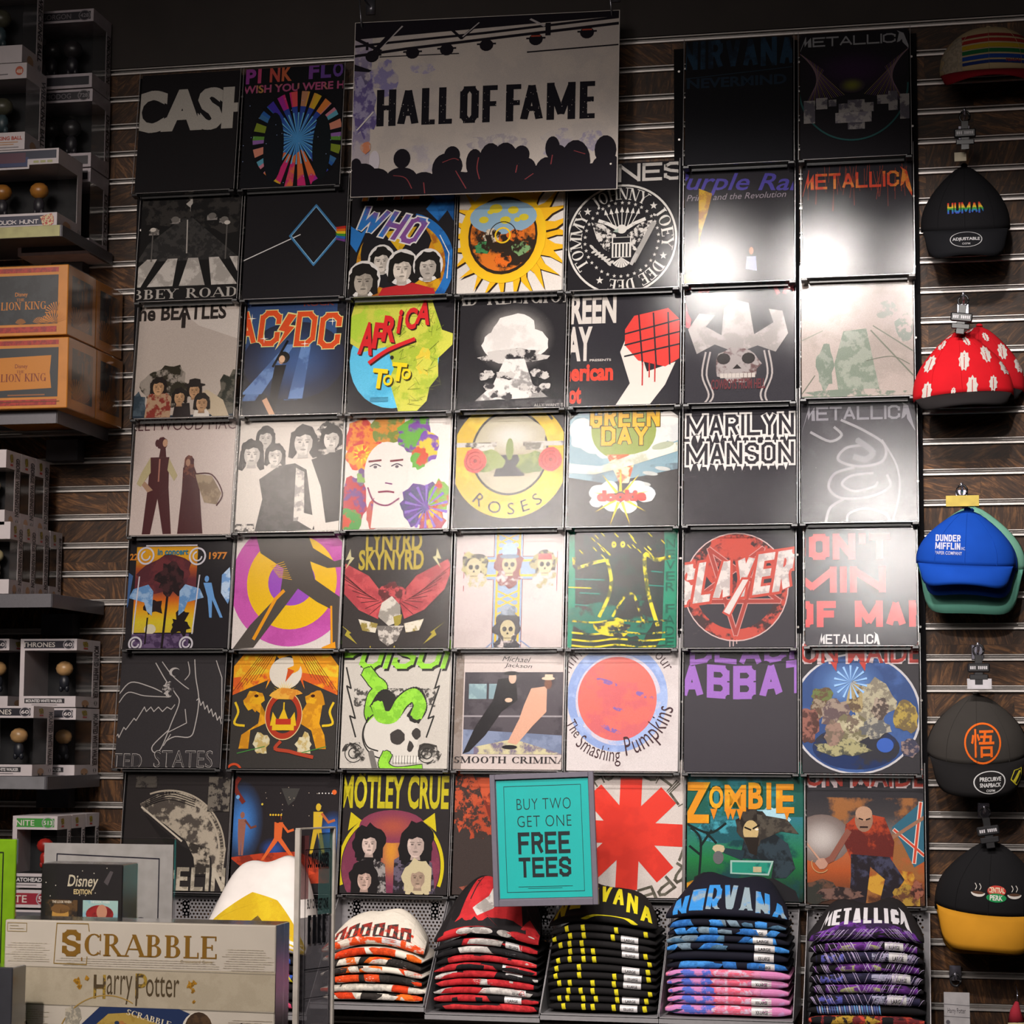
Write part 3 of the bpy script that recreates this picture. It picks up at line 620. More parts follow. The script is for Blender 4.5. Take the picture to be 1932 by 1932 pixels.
def a03(A):
    A.bg('b9aaa4'); A.rect(0, -.131, 1, .03, 'ab9b95'); A.text('FLEETWOOD MAC', -.08, .035, .11, '4c2c30', 1.06, -.008)
    br = '472628'
    A.poly([(.18, .28), (.36, .28), (.37, .56), (.42, .98), (.34, .98), (.27, .66), (.22, .98), (.14, .98), (.17, .55)], br); A.splat(.285, .155, .05, .06, br, j=.1); A.ell(.235, .15, .02, .035, br, n=10); A.poly([(.27, .2), (.32, .2), (.33, .28), (.26, .28)], br); A.ell(.312, .15, .024, .036, 'b08a70', n=12); A.poly([(.10, .52), (.14, .50), (.22, .58), (.17, .60)], '9a7a64'); A.line([(.27, .30), (.27, .5)], .014, '9a6a5c')
    A.poly([(.18, .28), (.10, .42), (.06, .52), (.10, .55), (.19, .42)], 'a89c78'); A.poly([(.36, .29), (.45, .45), (.42, .5), (.35, .4)], 'a89c78')
    A.poly([(.50, .38), (.60, .36), (.66, .5), (.72, .98), (.48, .98), (.50, .6)], br); A.splat(.555, .33, .045, .06, '6a4034', br, 80, j=.12); A.poly([(.51, .33), (.50, .48), (.56, .44), (.62, .48), (.60, .33)], '6a4034', br, 80); A.ell(.545, .335, .022, .034, '9a7460', n=12)
    A.poly([(.62, .44), (.78, .46), (.88, .62), (.84, .72), (.72, .70), (.66, .56)], '96836c', '7c6a56', 20); A.curve([(.62, .44), (.78, .45), (.89, .62), (.84, .73)], .012, br)
def a13(A):
    A.bg('c9c0b8'); ink = '2e2a2a'
    A.splat(.88, .20, .20, .22, ink, 'c9c0b8', 22); A.poly([(.70, .35), (1, .25), (1, .9), (.86, .92), (.80, .6)], ink)
    A.poly([(.22, .52), (.40, .40), (.55, .38), (.66, .44), (.76, .98), (.20, 1), (.26, .7)], ink, '3c3838', 40); A.poly([(.56, .42), (.64, .46), (.66, .9), (.56, .9)], 'c9c0b8', '8a8482', 30)
    A.poly([(.62, .82), (.78, .86), (.74, .98), (.60, .9)], 'c9c0b8'); A.rect(0, .92, .2, 1, ink, 'c9c0b8', 40)
    for x, y, r, l in ((.26, .14, .085, 1), (.14, .28, .105, 1.4), (.36, .30, .09, 1), (.62, .18, .12, 1.2), (.88, .16, .10, .6)): A.head(x, y, r, ink, 'cfc7c0', l)
def a23(A):
    A.bg('cfc6c0'); 
    for x, y, rx, ry, c1, c2 in ((.16, .18, .17, .18, 'b8342c', 'cf7a24'), (.14, .34, .12, .12, 'd8901e', 'c8441e'), (.42, .10, .18, .13, 'b87a2c', '6a7a34'), (.66, .14, .16, .16, '5a9a34', '6a3a8a'), (.78, .26, .10, .14, '6a3c98', 'c9b030'), (.70, .36, .08, .1, '5a9a34', 'b84424'), (.10, .75, .14, .22, 'a8323c', '6a3a7a'), (.08, .92, .12, .12, '4a8a40', 'b8442c'), (.74, .78, .20, .20, '5a3a80', '4a4468'), (.90, .72, .1, .16, 'b03a34', '6a9a30'), (.84, .92, .12, .1, '9a3a4c', 'c9a030'), (.30, .86, .06, .14, 'b05a50', '7a4a80'), (.18, .52, .05, .08, '6a4a7a', '7a9a50')):
        A.splat(x, y, rx, ry, c1, c2, 34, 22, .16)
    A.rays(.17, .32, .04, .1, 10, 'd8c020', .8); A.rays(.78, .8, .2, .0, 14, '7a5ab0', .3)
    A.ell(.40, .48, .20, .27, 'cfc6c0'); A.poly([(.30, .72), (.52, .72), (.62, .98), (.28, .98)], 'cfc6c0')
    for x in (.30, .50): A.line([(x-.06, .385), (x+.05, .375)], .018, '6a3038'); A.curve([(x-.05, .43), (x, .41), (x+.05, .43)], .01, '3a3040'); A.ell(x, .435, .018, .014, '5a5058', n=8)
    A.line([(.40, .58), (.46, .59)], .012, '6a3060'); A.curve([(.34, .66), (.42, .655), (.48, .665)], .016, '7a3048'); A.curve([(.24, .62), (.30, .74), (.42, .78), (.53, .72)], .014, '7a3a5a')
def a33(A):
    A.bg('2f2b2b'); A.ell(.50, .38, .53, .53, 'b79a1c', 'c9ae2e', 8, n=48); A.ell(.50, .33, .35, .38, '2f2b26', n=40); A.ell(.50, .33, .33, .36, 'a39a82', '958c76', 6, n=40)
    A.glow(.52, .18, .3, .16, 'bcb8b0', 'a09880')
    A.text('N', .87, .05, .14, '2c2818', .1, .03, rot=.7)
    for k in (-1, 1): A.rect(.5+k*.5, .235, .5+k*.12, .275, 'b0aaa2', '504a40', 20); A.rect(.5+k*.3, .245, .5+k*.14, .31, '6a645a', 'b8b2aa', 30)
    A.poly([(.42, .35), (.58, .35), (.64, .54), (.36, .54)], '2a272a'); A.ell(.5, .30, .035, .1, '6c7a3c', n=12); A.splat(.30, .40, .16, .09, '5c6a34', '7f8a4c', 20); A.splat(.70, .42, .14, .09, '5c6a34', '7f8a4c', 20)
    for x in (.19, .87):
        A.splat(x, .40, .11, .11, 'b03a34', 'c04a40', 20, 14, .08); A.ring(x, .40, .075, .083, '7a2424', 20, 300); A.ring(x, .40, .045, .052, '7a2424', 120, 400); A.ell(x, .40, .018, c='7a2424', n=8)
    A.text('ROSES', 0, 0, .105, '2c2818', 1, .0, arc=(.50, .38, .50, 221, 141), sp=1.6)
def a43(A):
    A.bg('2f2c2d'); A.ell(.46, .33, .56, .44, '6f8c98', '84a0aa', 6, n=36); A.poly([(0, .50), (1, .45), (1, .7), (.7, .8), (.3, .8), (0, .66)], '6f8c98', '5a6a74', 12)
    A.poly([(0, .56), (.35, .62), (1, .5), (1, 1), (0, 1)], '2f2c2d')
    for x, y, r in ((.12, .14, .11), (.22, .24, .13), (.34, .30, .11), (.10, .24, .07), (.88, .10, .12), (.80, .20, .11), (.70, .26, .1), (.93, .20, .08)): A.splat(x, y, r, r*.9, 'cbc5c0', 'b8b8b8', 14, 14, .08)
    A.ell(.5, .16, .29, .26, '7c8a3c'); A.text('GREEN', .20, .13, .19, 'c79a1e', .62, .06, out=.02, oc='3a3018'); A.text('DAY', .30, .29, .17, 'c79a1e', .42, .07, out=.02, oc='3a3018')
    A.poly([(.35, .37), (.62, .37), (.55, .62), (.47, .62)], 'b8542c', 'd8c8a0', 30)
    A.poly([(0, .44), (.3, .47), (.55, .38), (.98, .27), (.98, .35), (.6, .46), (.25, .54), (0, .52)], 'c8c4ba', 'a8a894', 12); A.ell(.85, .30, .10, .03, '9aa08a', rot=-.2)
    for x, y in ((.85, .50), (.74, .54), (.68, .63)): A.ell(x, y, .07, .018, 'a8aaa8', rot=.15, n=12)
    for x, y, r in ((.28, .70, .08), (.38, .66, .08), (.62, .66, .08), (.70, .72, .09), (.40, .80, .08), (.55, .82, .08), (.27, .78, .06)): A.splat(x, y, r, r*.8, 'cbc8c4', 'b4bcc0', 14, 14, .08)
    A.rays(.48, .74, .05, .26, 9, 'd0b028', .8, 10, 370); A.text('dookie', .27, .78, .10, 'c03028', .44, .06, out=.025, oc='2a2020')
def a53(A):
    A.bg('2d2a2f')
    for t, y in (('MARILYN', .23), ('MANSON', .48)):
        A.text(t, .03, y, .19, 'c6c1be', .94, blk=.16, ex=.17)
        n = len(t)
        for i in range(n*2): x = .05+.9*(i+.3)/(n*2); A.poly([(x-.022, y-.01), (x+.022, y-.01), (x, y+.055)], 'c6c1be')
        A.text(t, .03, y, .19, '2d2a2f', .94, blk=.16, ex=-.02)
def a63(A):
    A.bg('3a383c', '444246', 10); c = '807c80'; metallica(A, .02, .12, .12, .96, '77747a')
    A.curve([(.10, .22), (.26, .30), (.36, .25), (.30, .18)], .022, c); A.curve([(.36, .12), (.56, .22), (.72, .34), (.70, .48), (.50, .52), (.33, .46), (.40, .36), (.56, .34)], .022, c, n=8)
    A.curve([(.50, .30), (.62, .40), (.56, .46), (.47, .44)], .05, '6a686c'); A.curve([(.70, .3), (.82, .52), (.84, .75), (.78, 1)], .016, c)
    A.curve([(.46, .53), (.30, .58), (.25, .70), (.36, .79), (.60, .78), (.76, .70), (.74, .6)], .022, c, n=8); A.curve([(.62, .58), (.44, .60), (.36, .67), (.46, .73), (.62, .70), (.66, .66)], .02, c, n=8)
    A.curve([(.37, .80), (.26, .87), (.22, 1)], .022, c); A.curve([(.40, 1), (.42, .92), (.56, .88), (.72, .93), (.76, 1)], .02, c)
def a04(A):
    A.bg('211e21'); A.text('LED ZEPPELIN', -.2, .02, .13, '3c2024', 1.16, .03)
    A.grad(.08, .08, .66, .85, ['c08a1e', 'c08a1e', '9a4a22', '5c2a30', '5a2c34', 'b85a1e', 'c8901c', 'c0ac28', 'b8a030'])
    A.splat(.36, .33, .27, .16, '4c262c', '5e2c30', 14, 20, .2); A.ell(.25, .82, .055, .045, 'c0b8a0'); A.rect(.08, .86, .62, 1, '3c2c48', '5c4a68', 40)
    A.line([(.40, .45), (.37, 1)], .022, '1e1718'); A.splat(.42, .38, .13, .14, '241a1c', '3c2426', 40, 24, .3); A.line([(.22, .72), (.21, .95)], .014, '1e1718'); A.splat(.27, .62, .1, .07, '241a1c', n=16, j=.4); A.splat(.53, .78, .09, .1, '1e1718', n=22, j=.45)
    for k, x in ((-1, .13), (1, .64)):
        s_ = -k; A.poly([(x-.06*s_, .46), (x+.08*s_, .42), (x+.13*s_, .48), (x+.13*s_, .70), (x+.08*s_, .66), (x+.05*s_, .58), (x-.1*s_, .54)], '88a4c4', '5a82b0', 26)
    A.man(.86, .72, .38, '5f8cc0', lean=-.1, legs=.3); A.poly([(.90, .34), (.97, .27), (1, .5), (.97, .60), (.9, .5)], 'a8bcd4', '6a90c0', 30); A.poly([(0, .30), (.06, .34), (.03, .6), (0, .68)], '3c5a88')
    fr = 'b9b4bc'; A.line([(.12, .35), (.09, .86)], .012, fr); A.line([(.69, .34), (.65, .86)], .012, fr); A.line([(.17, .07), (.65, .07)], .012, fr)
    for x, y, r in ((.17, .16, .065), (.66, .17, .065), (.12, .95, .05), (.60, .95, .05)): A.ring(x, y, r, r+.016, fr); A.ring(x, y, r*.5, r*.5+.014, fr, 0, 260)
    A.text('in concert', .28, .155, .055, '2c6a80', .29, .03); A.text('22', .02, .20, .06, 'b8742c', .075, .03, serif=False); A.text('1977', .77, .20, .065, 'b8742c', .17, .03)
def a14(A):
    A.bg('c5bcb8'); c = (.54, .40)
    A.ell(*c, .56, .57, 'b4509c', 'a94892', 8, n=56); A.ell(*c, .41, .42, 'd2a81a', n=48); A.ell(*c, .215, .21, '8a44a8', n=32)
    dk = '46403c'
    A.poly([(.16, -.13), (.62, -.13), (.72, .10), (.92, .22), (1, .20), (1, .27), (.86, .28), (.70, .22), (.75, .38), (1.02, .56), (1.02, .70), (.78, .58), (.60, .46), (.50, .60), (.22, .98), (.03, .99), (.18, .78), (.44, .50), (.46, .28), (.24, .14)], dk)
    A.line([(.22, .90), (.40, .55), (.47, .48)], .03, 'cf8a1c'); A.poly([(.90, .60), (1.02, .62), (1.02, 1), (.92, 1)], dk); A.line([(.91, .62), (.93, .95)], .018, 'cf8a1c')
    for i in range(9): x = .42+.01*i; A.line([(x-.08, .26+.012*i), (x+.04, .22+.02*i)], .006, 'c0901c')
    A.poly([(.84, .98), (.96, .93), (.97, 1), (.86, 1)], 'cf8a1c')
def a24(A):
    A.bg('35302f'); A.text('LYNYRD', .20, .14, .17, 'a08e30', .52, .03, out=.012, oc='4a4420'); A.text('SKYNYRD', .14, .31, .18, 'a08e30', .60, .03, out=.012, oc='4a4420')
    rd = 'b0484c'
    for k in (-1, 1):
        P = [(.46+k*.06, .55), (.46+k*.22, .36), (.46+k*.5, .22), (.46+k*.54, .30), (.46+k*.48, .48), (.46+k*.30, .66), (.46+k*.12, .74)]; A.poly(P, rd, '9a3c42', 30)
        for i in range(9): t = i/8; A.line([(.46+k*(.08+.02*i), .60-.01*i), (.46+k*(.20+.33*t), .70-.42*t)], .006, '4a2426')
        A.poly([(.46+k*.12, .78), (.46+k*.30, .74), (.46+k*.26, .84), (.46+k*.14, .86)], '8a7a40', 'c8c0b0', 50)
        A.poly([(.46+k*.36, .86), (.46+k*.50, .76), (.46+k*.40, .84), (.46+k*.42, .88), (.46+k*.30, .96), (.46+k*.38, .87)], '9a8c34'); A.poly([(.46+k*.40, .12), (.46+k*.44, .22), (.46+k*.40, .21), (.46+k*.44, .30), (.46+k*.36, .2), (.46+k*.39, .19)], 'b0a880')
    A.splat(.46, .52, .12, .09, rd, '5a2c2e', 60); A.poly([(.37, .60), (.46, .54), (.54, .62), (.55, .76), (.44, .80), (.34, .72)], 'bdb6ac', '8a847c', 30); A.poly([(.48, .72), (.56, .70), (.55, .78), (.50, .82)], '8f8238')
    A.poly([(.33, .80), (.58, .80), (.52, .93), (.44, .98), (.36, .92)], 'b8b0a8', '6a6460', 40)
    for x in (.28, .5): A.star(x, 1.0, .03, 'b09c28')
def a34(A):
    A.bg('b3a6a4', 'ab9e9c', 5)
    A.rect(.36, -.1, .62, 1, '7c92ae'); A.rect(.12, .20, .86, .40, '7c92ae')
    for x in (.39, .59): A.line([(x, -.1), (x, 1)], .02, 'c09c1c')
    for y in (.235, .365): A.line([(.14, y), (.84, y)], .02, 'c09c1c')
    for y0 in (.0, .06, .12, .50, .56, .62): A.line([(.40, y0), (.58, y0+.08)], .014, 'c09c1c'); A.line([(.58, y0), (.40, y0+.08)], .014, 'c09c1c')
    for x in (.36, .62): A.line([(x, -.1), (x, .2)], .006, '6a2a30'); A.line([(x, .4), (x, 1)], .006, '6a2a30')
    for y in (.20, .40): A.line([(.14, y), (.36, y)], .006, '6a2a30'); A.line([(.62, y), (.84, y)], .006, '6a2a30')
    for x in (.09, .93): A.line([(x, .16), (x, .50)], .006, '8a3038')
    for x, y, hr, hat in ((.18, .29, 'a09868', 0), (.82, .27, '8a8258', 'r'), (.50, .27, '6a2424', 'b'), (.50, .83, '25232a', 't')):
        A.splat(x, y-.01, .12, .13, hr, '2c2824' if x != .5 else hr, 40, 22, .22); A.splat(x, y+.12, .1, .08, hr, 'b3a6a4', 50, 16, .3)
        A.ell(x, y, .068, .08, 'a89c78', n=18); A.rect(x-.035, y+.05, x+.035, y+.10, 'a89c78')
        for k in (-1, 1): A.ell(x+k*.028, y, .02, .022, '1e1a18', n=10)
        A.poly([(x-.012, y+.045), (x+.012, y+.045), (x, y+.02)], '1e1a18'); A.line([(x-.03, y+.078), (x+.03, y+.078)], .005, '3a3028')
        if hat == 'r': A.rect(x-.06, y-.09, x+.06, y-.04, 'b02a2a')
        if hat == 'b': A.ell(x, y-.12, .07, .07, '88a0bc', n=16); A.ell(x, y-.07, .09, .02, '5a6a80', n=16)
        if hat == 't': A.rect(x-.065, y-.2, x+.065, y-.1, '5c6470', '8a94a0', 40); A.ell(x, y-.10, .11, .02, '2c2c34', n=16)
    A.line([(.30, 1), (.38, .93)], .008, '6a80a8'); A.line([(.62, .93), (.72, 1)], .008, '6a80a8')
def a44(A):
    A.bg('0e7a5c', '0a6a50', 6); A.poly([(.06, -.1), (.86, -.1), (.88, .15), (.86, .9), (.80, 1), (.05, 1), (.08, .6)], '272b29', '20302c', 14); A.splat(.3, .75, .3, .15, '14604e', '272b29', 14); A.splat(.66, .72, .15, .2, '14604e', '272b29', 14)
    y_ = 'c2b620'
    A.curve([(.06, .22), (.08, .30), (.24, .26), (.34, .24)], .028, y_, '272b29', 60); A.curve([(.36, .24), (.40, .40), (.38, .55), (.30, .72)], .03, y_, '4a5020', 60); A.curve([(.92, .22), (.80, .24), (.70, .20), (.72, .45), (.76, .62), (.82, .80)], .034, y_, '4a5020', 60)
    A.curve([(.42, .72), (.52, .56), (.60, .54), (.66, .68), (.70, .78)], .022, y_, '272b29', 60)
    for x in (.42, .50): A.ell(x, .105, .022, .028, y_, n=12); A.ell(x, .105, .009, c='272b29', n=8)
    for i in range(26): x, yy = A.rnd.uniform(.1, .85), A.rnd.uniform(.0, .2); A.line([(x, yy), (x+.03, yy+.03)], .008, y_)
    A.splat(.42, .82, .18, .07, y_, '272b29', 26, 18, .3)
    for y0 in (.86, .92, .97, .76): A.curve([(.06, y0), (.25, y0+.015), (.45, y0-.005), (.7, y0+.012), (.9, y0)], .016, y_, '1e3a30', 30)
    for y0, x0, x1 in ((.40, .05, .34), (.47, .0, .22), (.52, .12, .30), (.34, .76, .86), (.46, .74, .88), (.62, .08, .2)): A.line([(x0, y0), (x1, y0+.01)], .009, '1c7a6a' if x0 else y_)
    for i, ch in enumerate('NEVER FADE'):
        if ch != ' ': A.text(ch, .89, .14+.093*i, .075, '0b4c3c', .08, .0)
def a54(A):
    A.bg('333036'); rd = 'a8443a'
    A.ring(.47, .48, .36, .455, rd, c2='3c2a2c', m=22, n=48); A.ring(.47, .48, .452, .462, 'b49a98'); A.ell(.45, .30, .26, .22, 'a8443a', '332c32', 12)
    P = [(.47+.40*math.sin(R(180+144*i)), .48-.40*math.cos(R(180+144*i))) for i in range(5)]; A.line(P, .045, 'b07a76', closed=True); A.line(P, .03, '8f3c36', closed=True)
    A.text('SLAYER', -.08, .64, .33, rd, 1.02, blk=.17, ex=.16, shear=.30, rot=.13); A.text('SLAYER', -.08, .64, .33, 'c0b6b3', 1.02, blk=.17, ex=.02, shear=.30, rot=.13, c2='a39a98', m=40)
    A.poly([(.52, .40), (.60, .40), (.42, .74), (.35, .70)], rd); A.poly([(.53, .42), (.58, .42), (.415, .715), (.365, .69)], 'bdb3b0')
    for x, l in ((.42, .08), (.45, .05), (.48, .03)): A.line([(x, .93), (x, .93+l)], .008, 'b49a98')
def a64(A):
    A.bg('39373d'); c = 'b8484a'; A.text("DON'T", -.16, .27, .22, c, .92, blk=.27); A.text('MIN', -.14, .55, .22, c, .86, blk=.27); A.text('OF MAN', -.08, .84, .22, c, 1.18, blk=.27); metallica(A, .12, .98, .08, .56, 'c2bfc0')
def a05(A):
    A.bg('322f31'); c = 'a9a3a0'
    A.curve([(.02, .34), (.12, .24), (.30, .28), (.42, .33)], .009, c); A.curve([(.02, .42), (.10, .33), (.25, .36), (.46, .37)], .008, c)
    z = [(.0, .74), (.03, .70), (.04, .73), (.08, .64), (.10, .66), (.17, .56), (.19, .58), (.26, .46), (.28, .50), (.32, .46), (.35, .50), (.39, .46), (.43, .50), (.47, .46), (.51, .48), (.54, .44)]; A.line(z, .008, c)
    z = [(.74, .40)]+[(.76+.02*i, .38+.016*i+(.05 if i % 2 else 0)) for i in range(12)]; A.line(z, .008, c); A.line([(.98, .56), (.96, .20), (.90, .05)], .008, c)
    A.curve([(.34, .07), (.44, .22), (.54, .34), (.58, .42), (.52, .60), (.44, .82), (.38, .86), (.36, .80), (.50, .66)], .009, c); A.curve([(.40, .06), (.50, .18), (.60, .26), (.66, .30)], .008, c); A.curve([(.64, .06), (.66, .16), (.62, .22)], .008, c); A.curve([(.70, .04), (.72, .2), (.76, .40), (.74, .62), (.70, .72), (.56, .72), (.48, .76)], .009, c)
    A.ell(.52, .15, .05, .04, c); A.ell(.535, .155, .04, .033, '322f31'); A.splat(.47, .30, .05, .07, c, '322f31', 90); A.line([(.64, .48), (.66, .60), (.50, .68)], .008, c); A.line([(.46, .80), (.52, .70)], .007, c)
    A.text('TED', .0, 1.0, .13, c, .27, .0); A.text('TED', .006, .995, .12, '322f31', .26, -.015); A.text('STATES', .38, .99, .15, c, .54, .0); A.text('STATES', .386, .985, .14, '322f31', .53, -.015)
def a15(A):
    A.bg('34312f')
    for k in (-1, 1):
        A.poly([(.5+k*.06, -.1), (.5+k*.32, -.1), (.5+k*.5, .12), (.5+k*.5, .34), (.5+k*.30, .22), (.5+k*.15, .18)], 'cf8a20', 'd0b02c', 18); A.poly([(.5+k*.48, .2), (.5+k*.5, .36), (.5+k*.16, .22), (.5+k*.18, .3), (.5+k*.1, .15)], 'c05424', 'd8901e', 22)
        for i in range(7): A.line([(.5+k*(.12+.02*i), .0), (.5+k*(.24+.04*i), .2+.02*i)], .005, '6a3a1c')
        x = .5+k*.28; A.splat(x, .40, .085, .09, 'cf9c1e', 'b87c1c', 30, 18, .18); A.poly([(x-.07, .42), (x+.07, .44), (x+.05, .60), (x+k*.1, .70), (x+k*.12, .82), (x+k*.03, .82), (x-.02, .66), (x-k*.16, .58)], 'd0941e', 'b87c1c', 24)
        A.curve([(x+k*.08, .62), (x+k*.17, .60), (x+k*.14, .50), (x+k*.17, .42)], .02, 'cfae24'); A.ell(x-k*.02, .36, .02, .014, '3a1c14', n=8); A.splat(x-k*.08, .78, .07, .09, 'c4bb9c', 'b09a60', 40, 16, .3); A.line([(x-.13, .86), (x+.12, .80)], .008, '3f7a38')
    A.ell(.5, .16, .15, .14, 'c8c0b4'); A.curve([(.44, .0), (.56, -.02), (.60, .1), (.54, .14)], .06, 'd0901e'); A.poly([(.52, .12), (.58, .14), (.50, .24)], 'b8481e')
    A.rays(.5, .34, .04, .12, 12, 'd8b828', .7, 190, 350); A.ring(.5, .53, .125, .165, '9c3420', asp=1.25); A.ring(.5, .53, .165, .172, 'c8b080', asp=1.25)
    A.splat(.5, .34, .14, .05, 'd09c3c', 'c07c2c', 30); A.rect(.40, .62, .60, .66, 'cfa820'); A.poly([(.38, .62), (.40, .50), (.45, .58), (.50, .46), (.55, .58), (.60, .50), (.62, .62)], 'cfa820'); A.rect(.43, .56, .57, .61, 'a83020'); A.line([(.5, .42), (.5, .48)], .012, 'cfa820')
    A.curve([(.48, .76), (.44, .82), (.56, .84), (.64, .86), (.78, .89)], .03, 'a03c28'); A.ring(.07, 1.02, .055, .075, 'b84424')
def a25(A):
    A.bg('b7b1a9'); dk = '2c2a28'; g = '8bc83c'
    A.rect(.12, .30, .86, .46, '4a4744', 'b7b1a9', 90)
    for k in (-1, 1):
        A.line([(.47+k*.43, .12), (.47+k*.38, .30), (.47+k*.42, .28), (.47+k*.33, .56), (.47+k*.38, .54), (.47+k*.32, .72)], .014, dk); A.splat(.47+k*.34, .86, .11, .1, 'b7b1a9', '3a3734', 30, 16, .2); A.ring(.47+k*.33, .86, .04, .05, dk, 0, 300); A.ring(.47+k*.33, .86, .075, .083, dk, 40, 330)
    A.text('POISON', -.07, .15, .26, dk, 1.2, .05, .3); A.text('POISON', -.085, .13, .26, g, 1.2, .045, .3)
    A.curve([(.24, .17), (.30, .24), (.36, .30), (.30, .38), (.28, .50), (.30, .56)], .125, dk, n=6); A.curve([(.24, .17), (.30, .24), (.36, .30), (.30, .38), (.28, .50), (.30, .56)], .108, g, '78b432', 60, n=6)
    A.splat(.42, .72, .20, .22, 'c3beb6', n=26, j=.04); A.rect(.34, .80, .72, .93, 'c3beb6'); A.ring(.42, .70, .2, .212, dk, 90, 330); A.splat(.56, .72, .17, .2, 'c3beb6', n=22, j=.05)
    A.curve([(.34, .46), (.40, .38), (.46, .44), (.48, .52), (.58, .40), (.68, .36), (.72, .46), (.68, .54)], .13, dk, n=6); A.curve([(.34, .46), (.38, .54), (.48, .54), (.56, .42), (.66, .36), (.72, .44), (.70, .52)], .108, g, '78b432', 60, n=6)
    A.splat(.53, .72, .07, .065, '3a3634', n=16, j=.08); A.splat(.70, .69, .04, .05, '3a3634', n=14, j=.1); A.splat(.65, .80, .03, .045, '3a3634', n=10)
    for i in range(9): A.rect(.50+i*.026, .89, .52+i*.026, .94, 'd0ccc4'); A.line([(.50+i*.026, .88), (.50+i*.026, .95)], .004, dk)
    A.curve([(.44, .88), (.42, .96), (.52, 1.02), (.74, 1.0)], .10, dk); A.curve([(.44, .88), (.42, .96), (.52, 1.02), (.74, 1.0)], .085, g, '78b432', 60)
    A.curve([(.26, .55), (.22, .68), (.26, .80), (.36, .84)], .01, dk); A.curve([(.30, .86), (.34, 1)], .05, '6a6662')
def a35(A):
    A.bg('b9aca8'); A.rect(0, -.131, .09, 1, '75685f', '857a74', 20)
    for t, x, y in (('Michael', .43, .065), ('Jackson', .45, .125)): A.text(t, x, y, .045, '1d1a1c', .24, .0, .4, rot=-.05)
    A.rect(.10, .16, 1, .86, '39343a', '4a444a', 14); A.rect(.14, .26, .56, .39, '8aa4a8', '748c94', 20); A.rect(.30, .25, .32, .40, '39343a'); A.rect(.44, .25, .46, .40, '39343a'); A.rect(.10, .53, 1, .545, '8a8488')
    A.poly([(.10, .65), (1, .70), (1, .86), (.10, .86)], '76809a', '66708a', 14); A.poly([(.20, .80), (.55, .73), (1, .86), (.2, .86)], 'b8b08c', '6e6478', 16)
    A.poly([(.40, .22), (.56, .20), (.58, .40), (.44, .50), (.30, .70), (.16, .84), (.10, .86), (.20, .64), (.36, .40)], '1d1a1d'); A.ell(.53, .21, .035, .05, 'bfa08c', n=12); A.ell(.52, .17, .07, .018, '1d1a1d', n=12); A.ell(.50, .40, .035, .02, 'c8a890', n=8)
    A.poly([(.70, .30), (.84, .28), (.84, .50), (.72, .62), (.58, .78), (.50, .76), (.60, .56), (.64, .44)], 'c4957e'); A.ell(.85, .26, .035, .045, '6a4434', n=12); A.ell(.85, .215, .06, .015, 'd0b49c', n=12); A.rect(.82, .18, .89, .215, 'd0b49c'); A.ell(.52, .80, .07, .018, '1d1a1d', n=12)
    A.text('SMOOTH CRIMINAL', .02, .935, .055, '2a2628', 1.07, serif=True)
def a45(A):
    A.bg('c0b8b8', 'b9b0b0', 4); c = (.45, .37)
    A.ell(c[0], c[1], .44, .46, '7f93c0', '92a4cc', 14, n=44); A.ell(c[0]+.01, c[1]+.02, .375, .385, 'b9b2c0', '92a4cc', 14, n=40); A.ell(c[0], c[1]+.01, .345, .355, 'c8645c', 'bd5c60', 12, n=44)
    for x, y, rx, ry, ro in ((.36, .24, .1, .02, .3), (.68, .35, .1, .02, .3), (.46, .47, .05, .015, .3), (.40, .64, .1, .02, .4)): A.ell(x, y, rx, ry, '7a5a98', 'c8645c', 70, rot=ro, n=14)
    for t, b0, b1, rr, h in (('Infinity', -68, -24, .47, .10), ('Bliss Tour', 6, 62, .47, .10)): A.text(t, 0, 0, h, '3a2228', 1, -.012, arc=(c[0], c[1], rr, b0, b1))
    for t, b0, b1, rr, h in (('The', 244, 226, .50, .09), ('Smashing', 222, 176, .54, .12), ('Pumpkins', 170, 100, .50, .16)): A.text(t, 0, 0, h, '3a2228', 1, -.006, arc=(c[0], c[1], rr, b0, b1))
def a55(A):
    A.bg('333036'); c = '8a5eaa'
    wv = lambda k: (lambda a, b, X, Y: (X, Y+(k*a)+.02*math.sin(a*9)))
    A.text('BLACK', .06, .10, .22, c, 1.05, blk=.20, warp=wv(.04)); A.text('SABBATH', -.245, .40, .28, c, 1.56, blk=.21, warp=wv(.07))
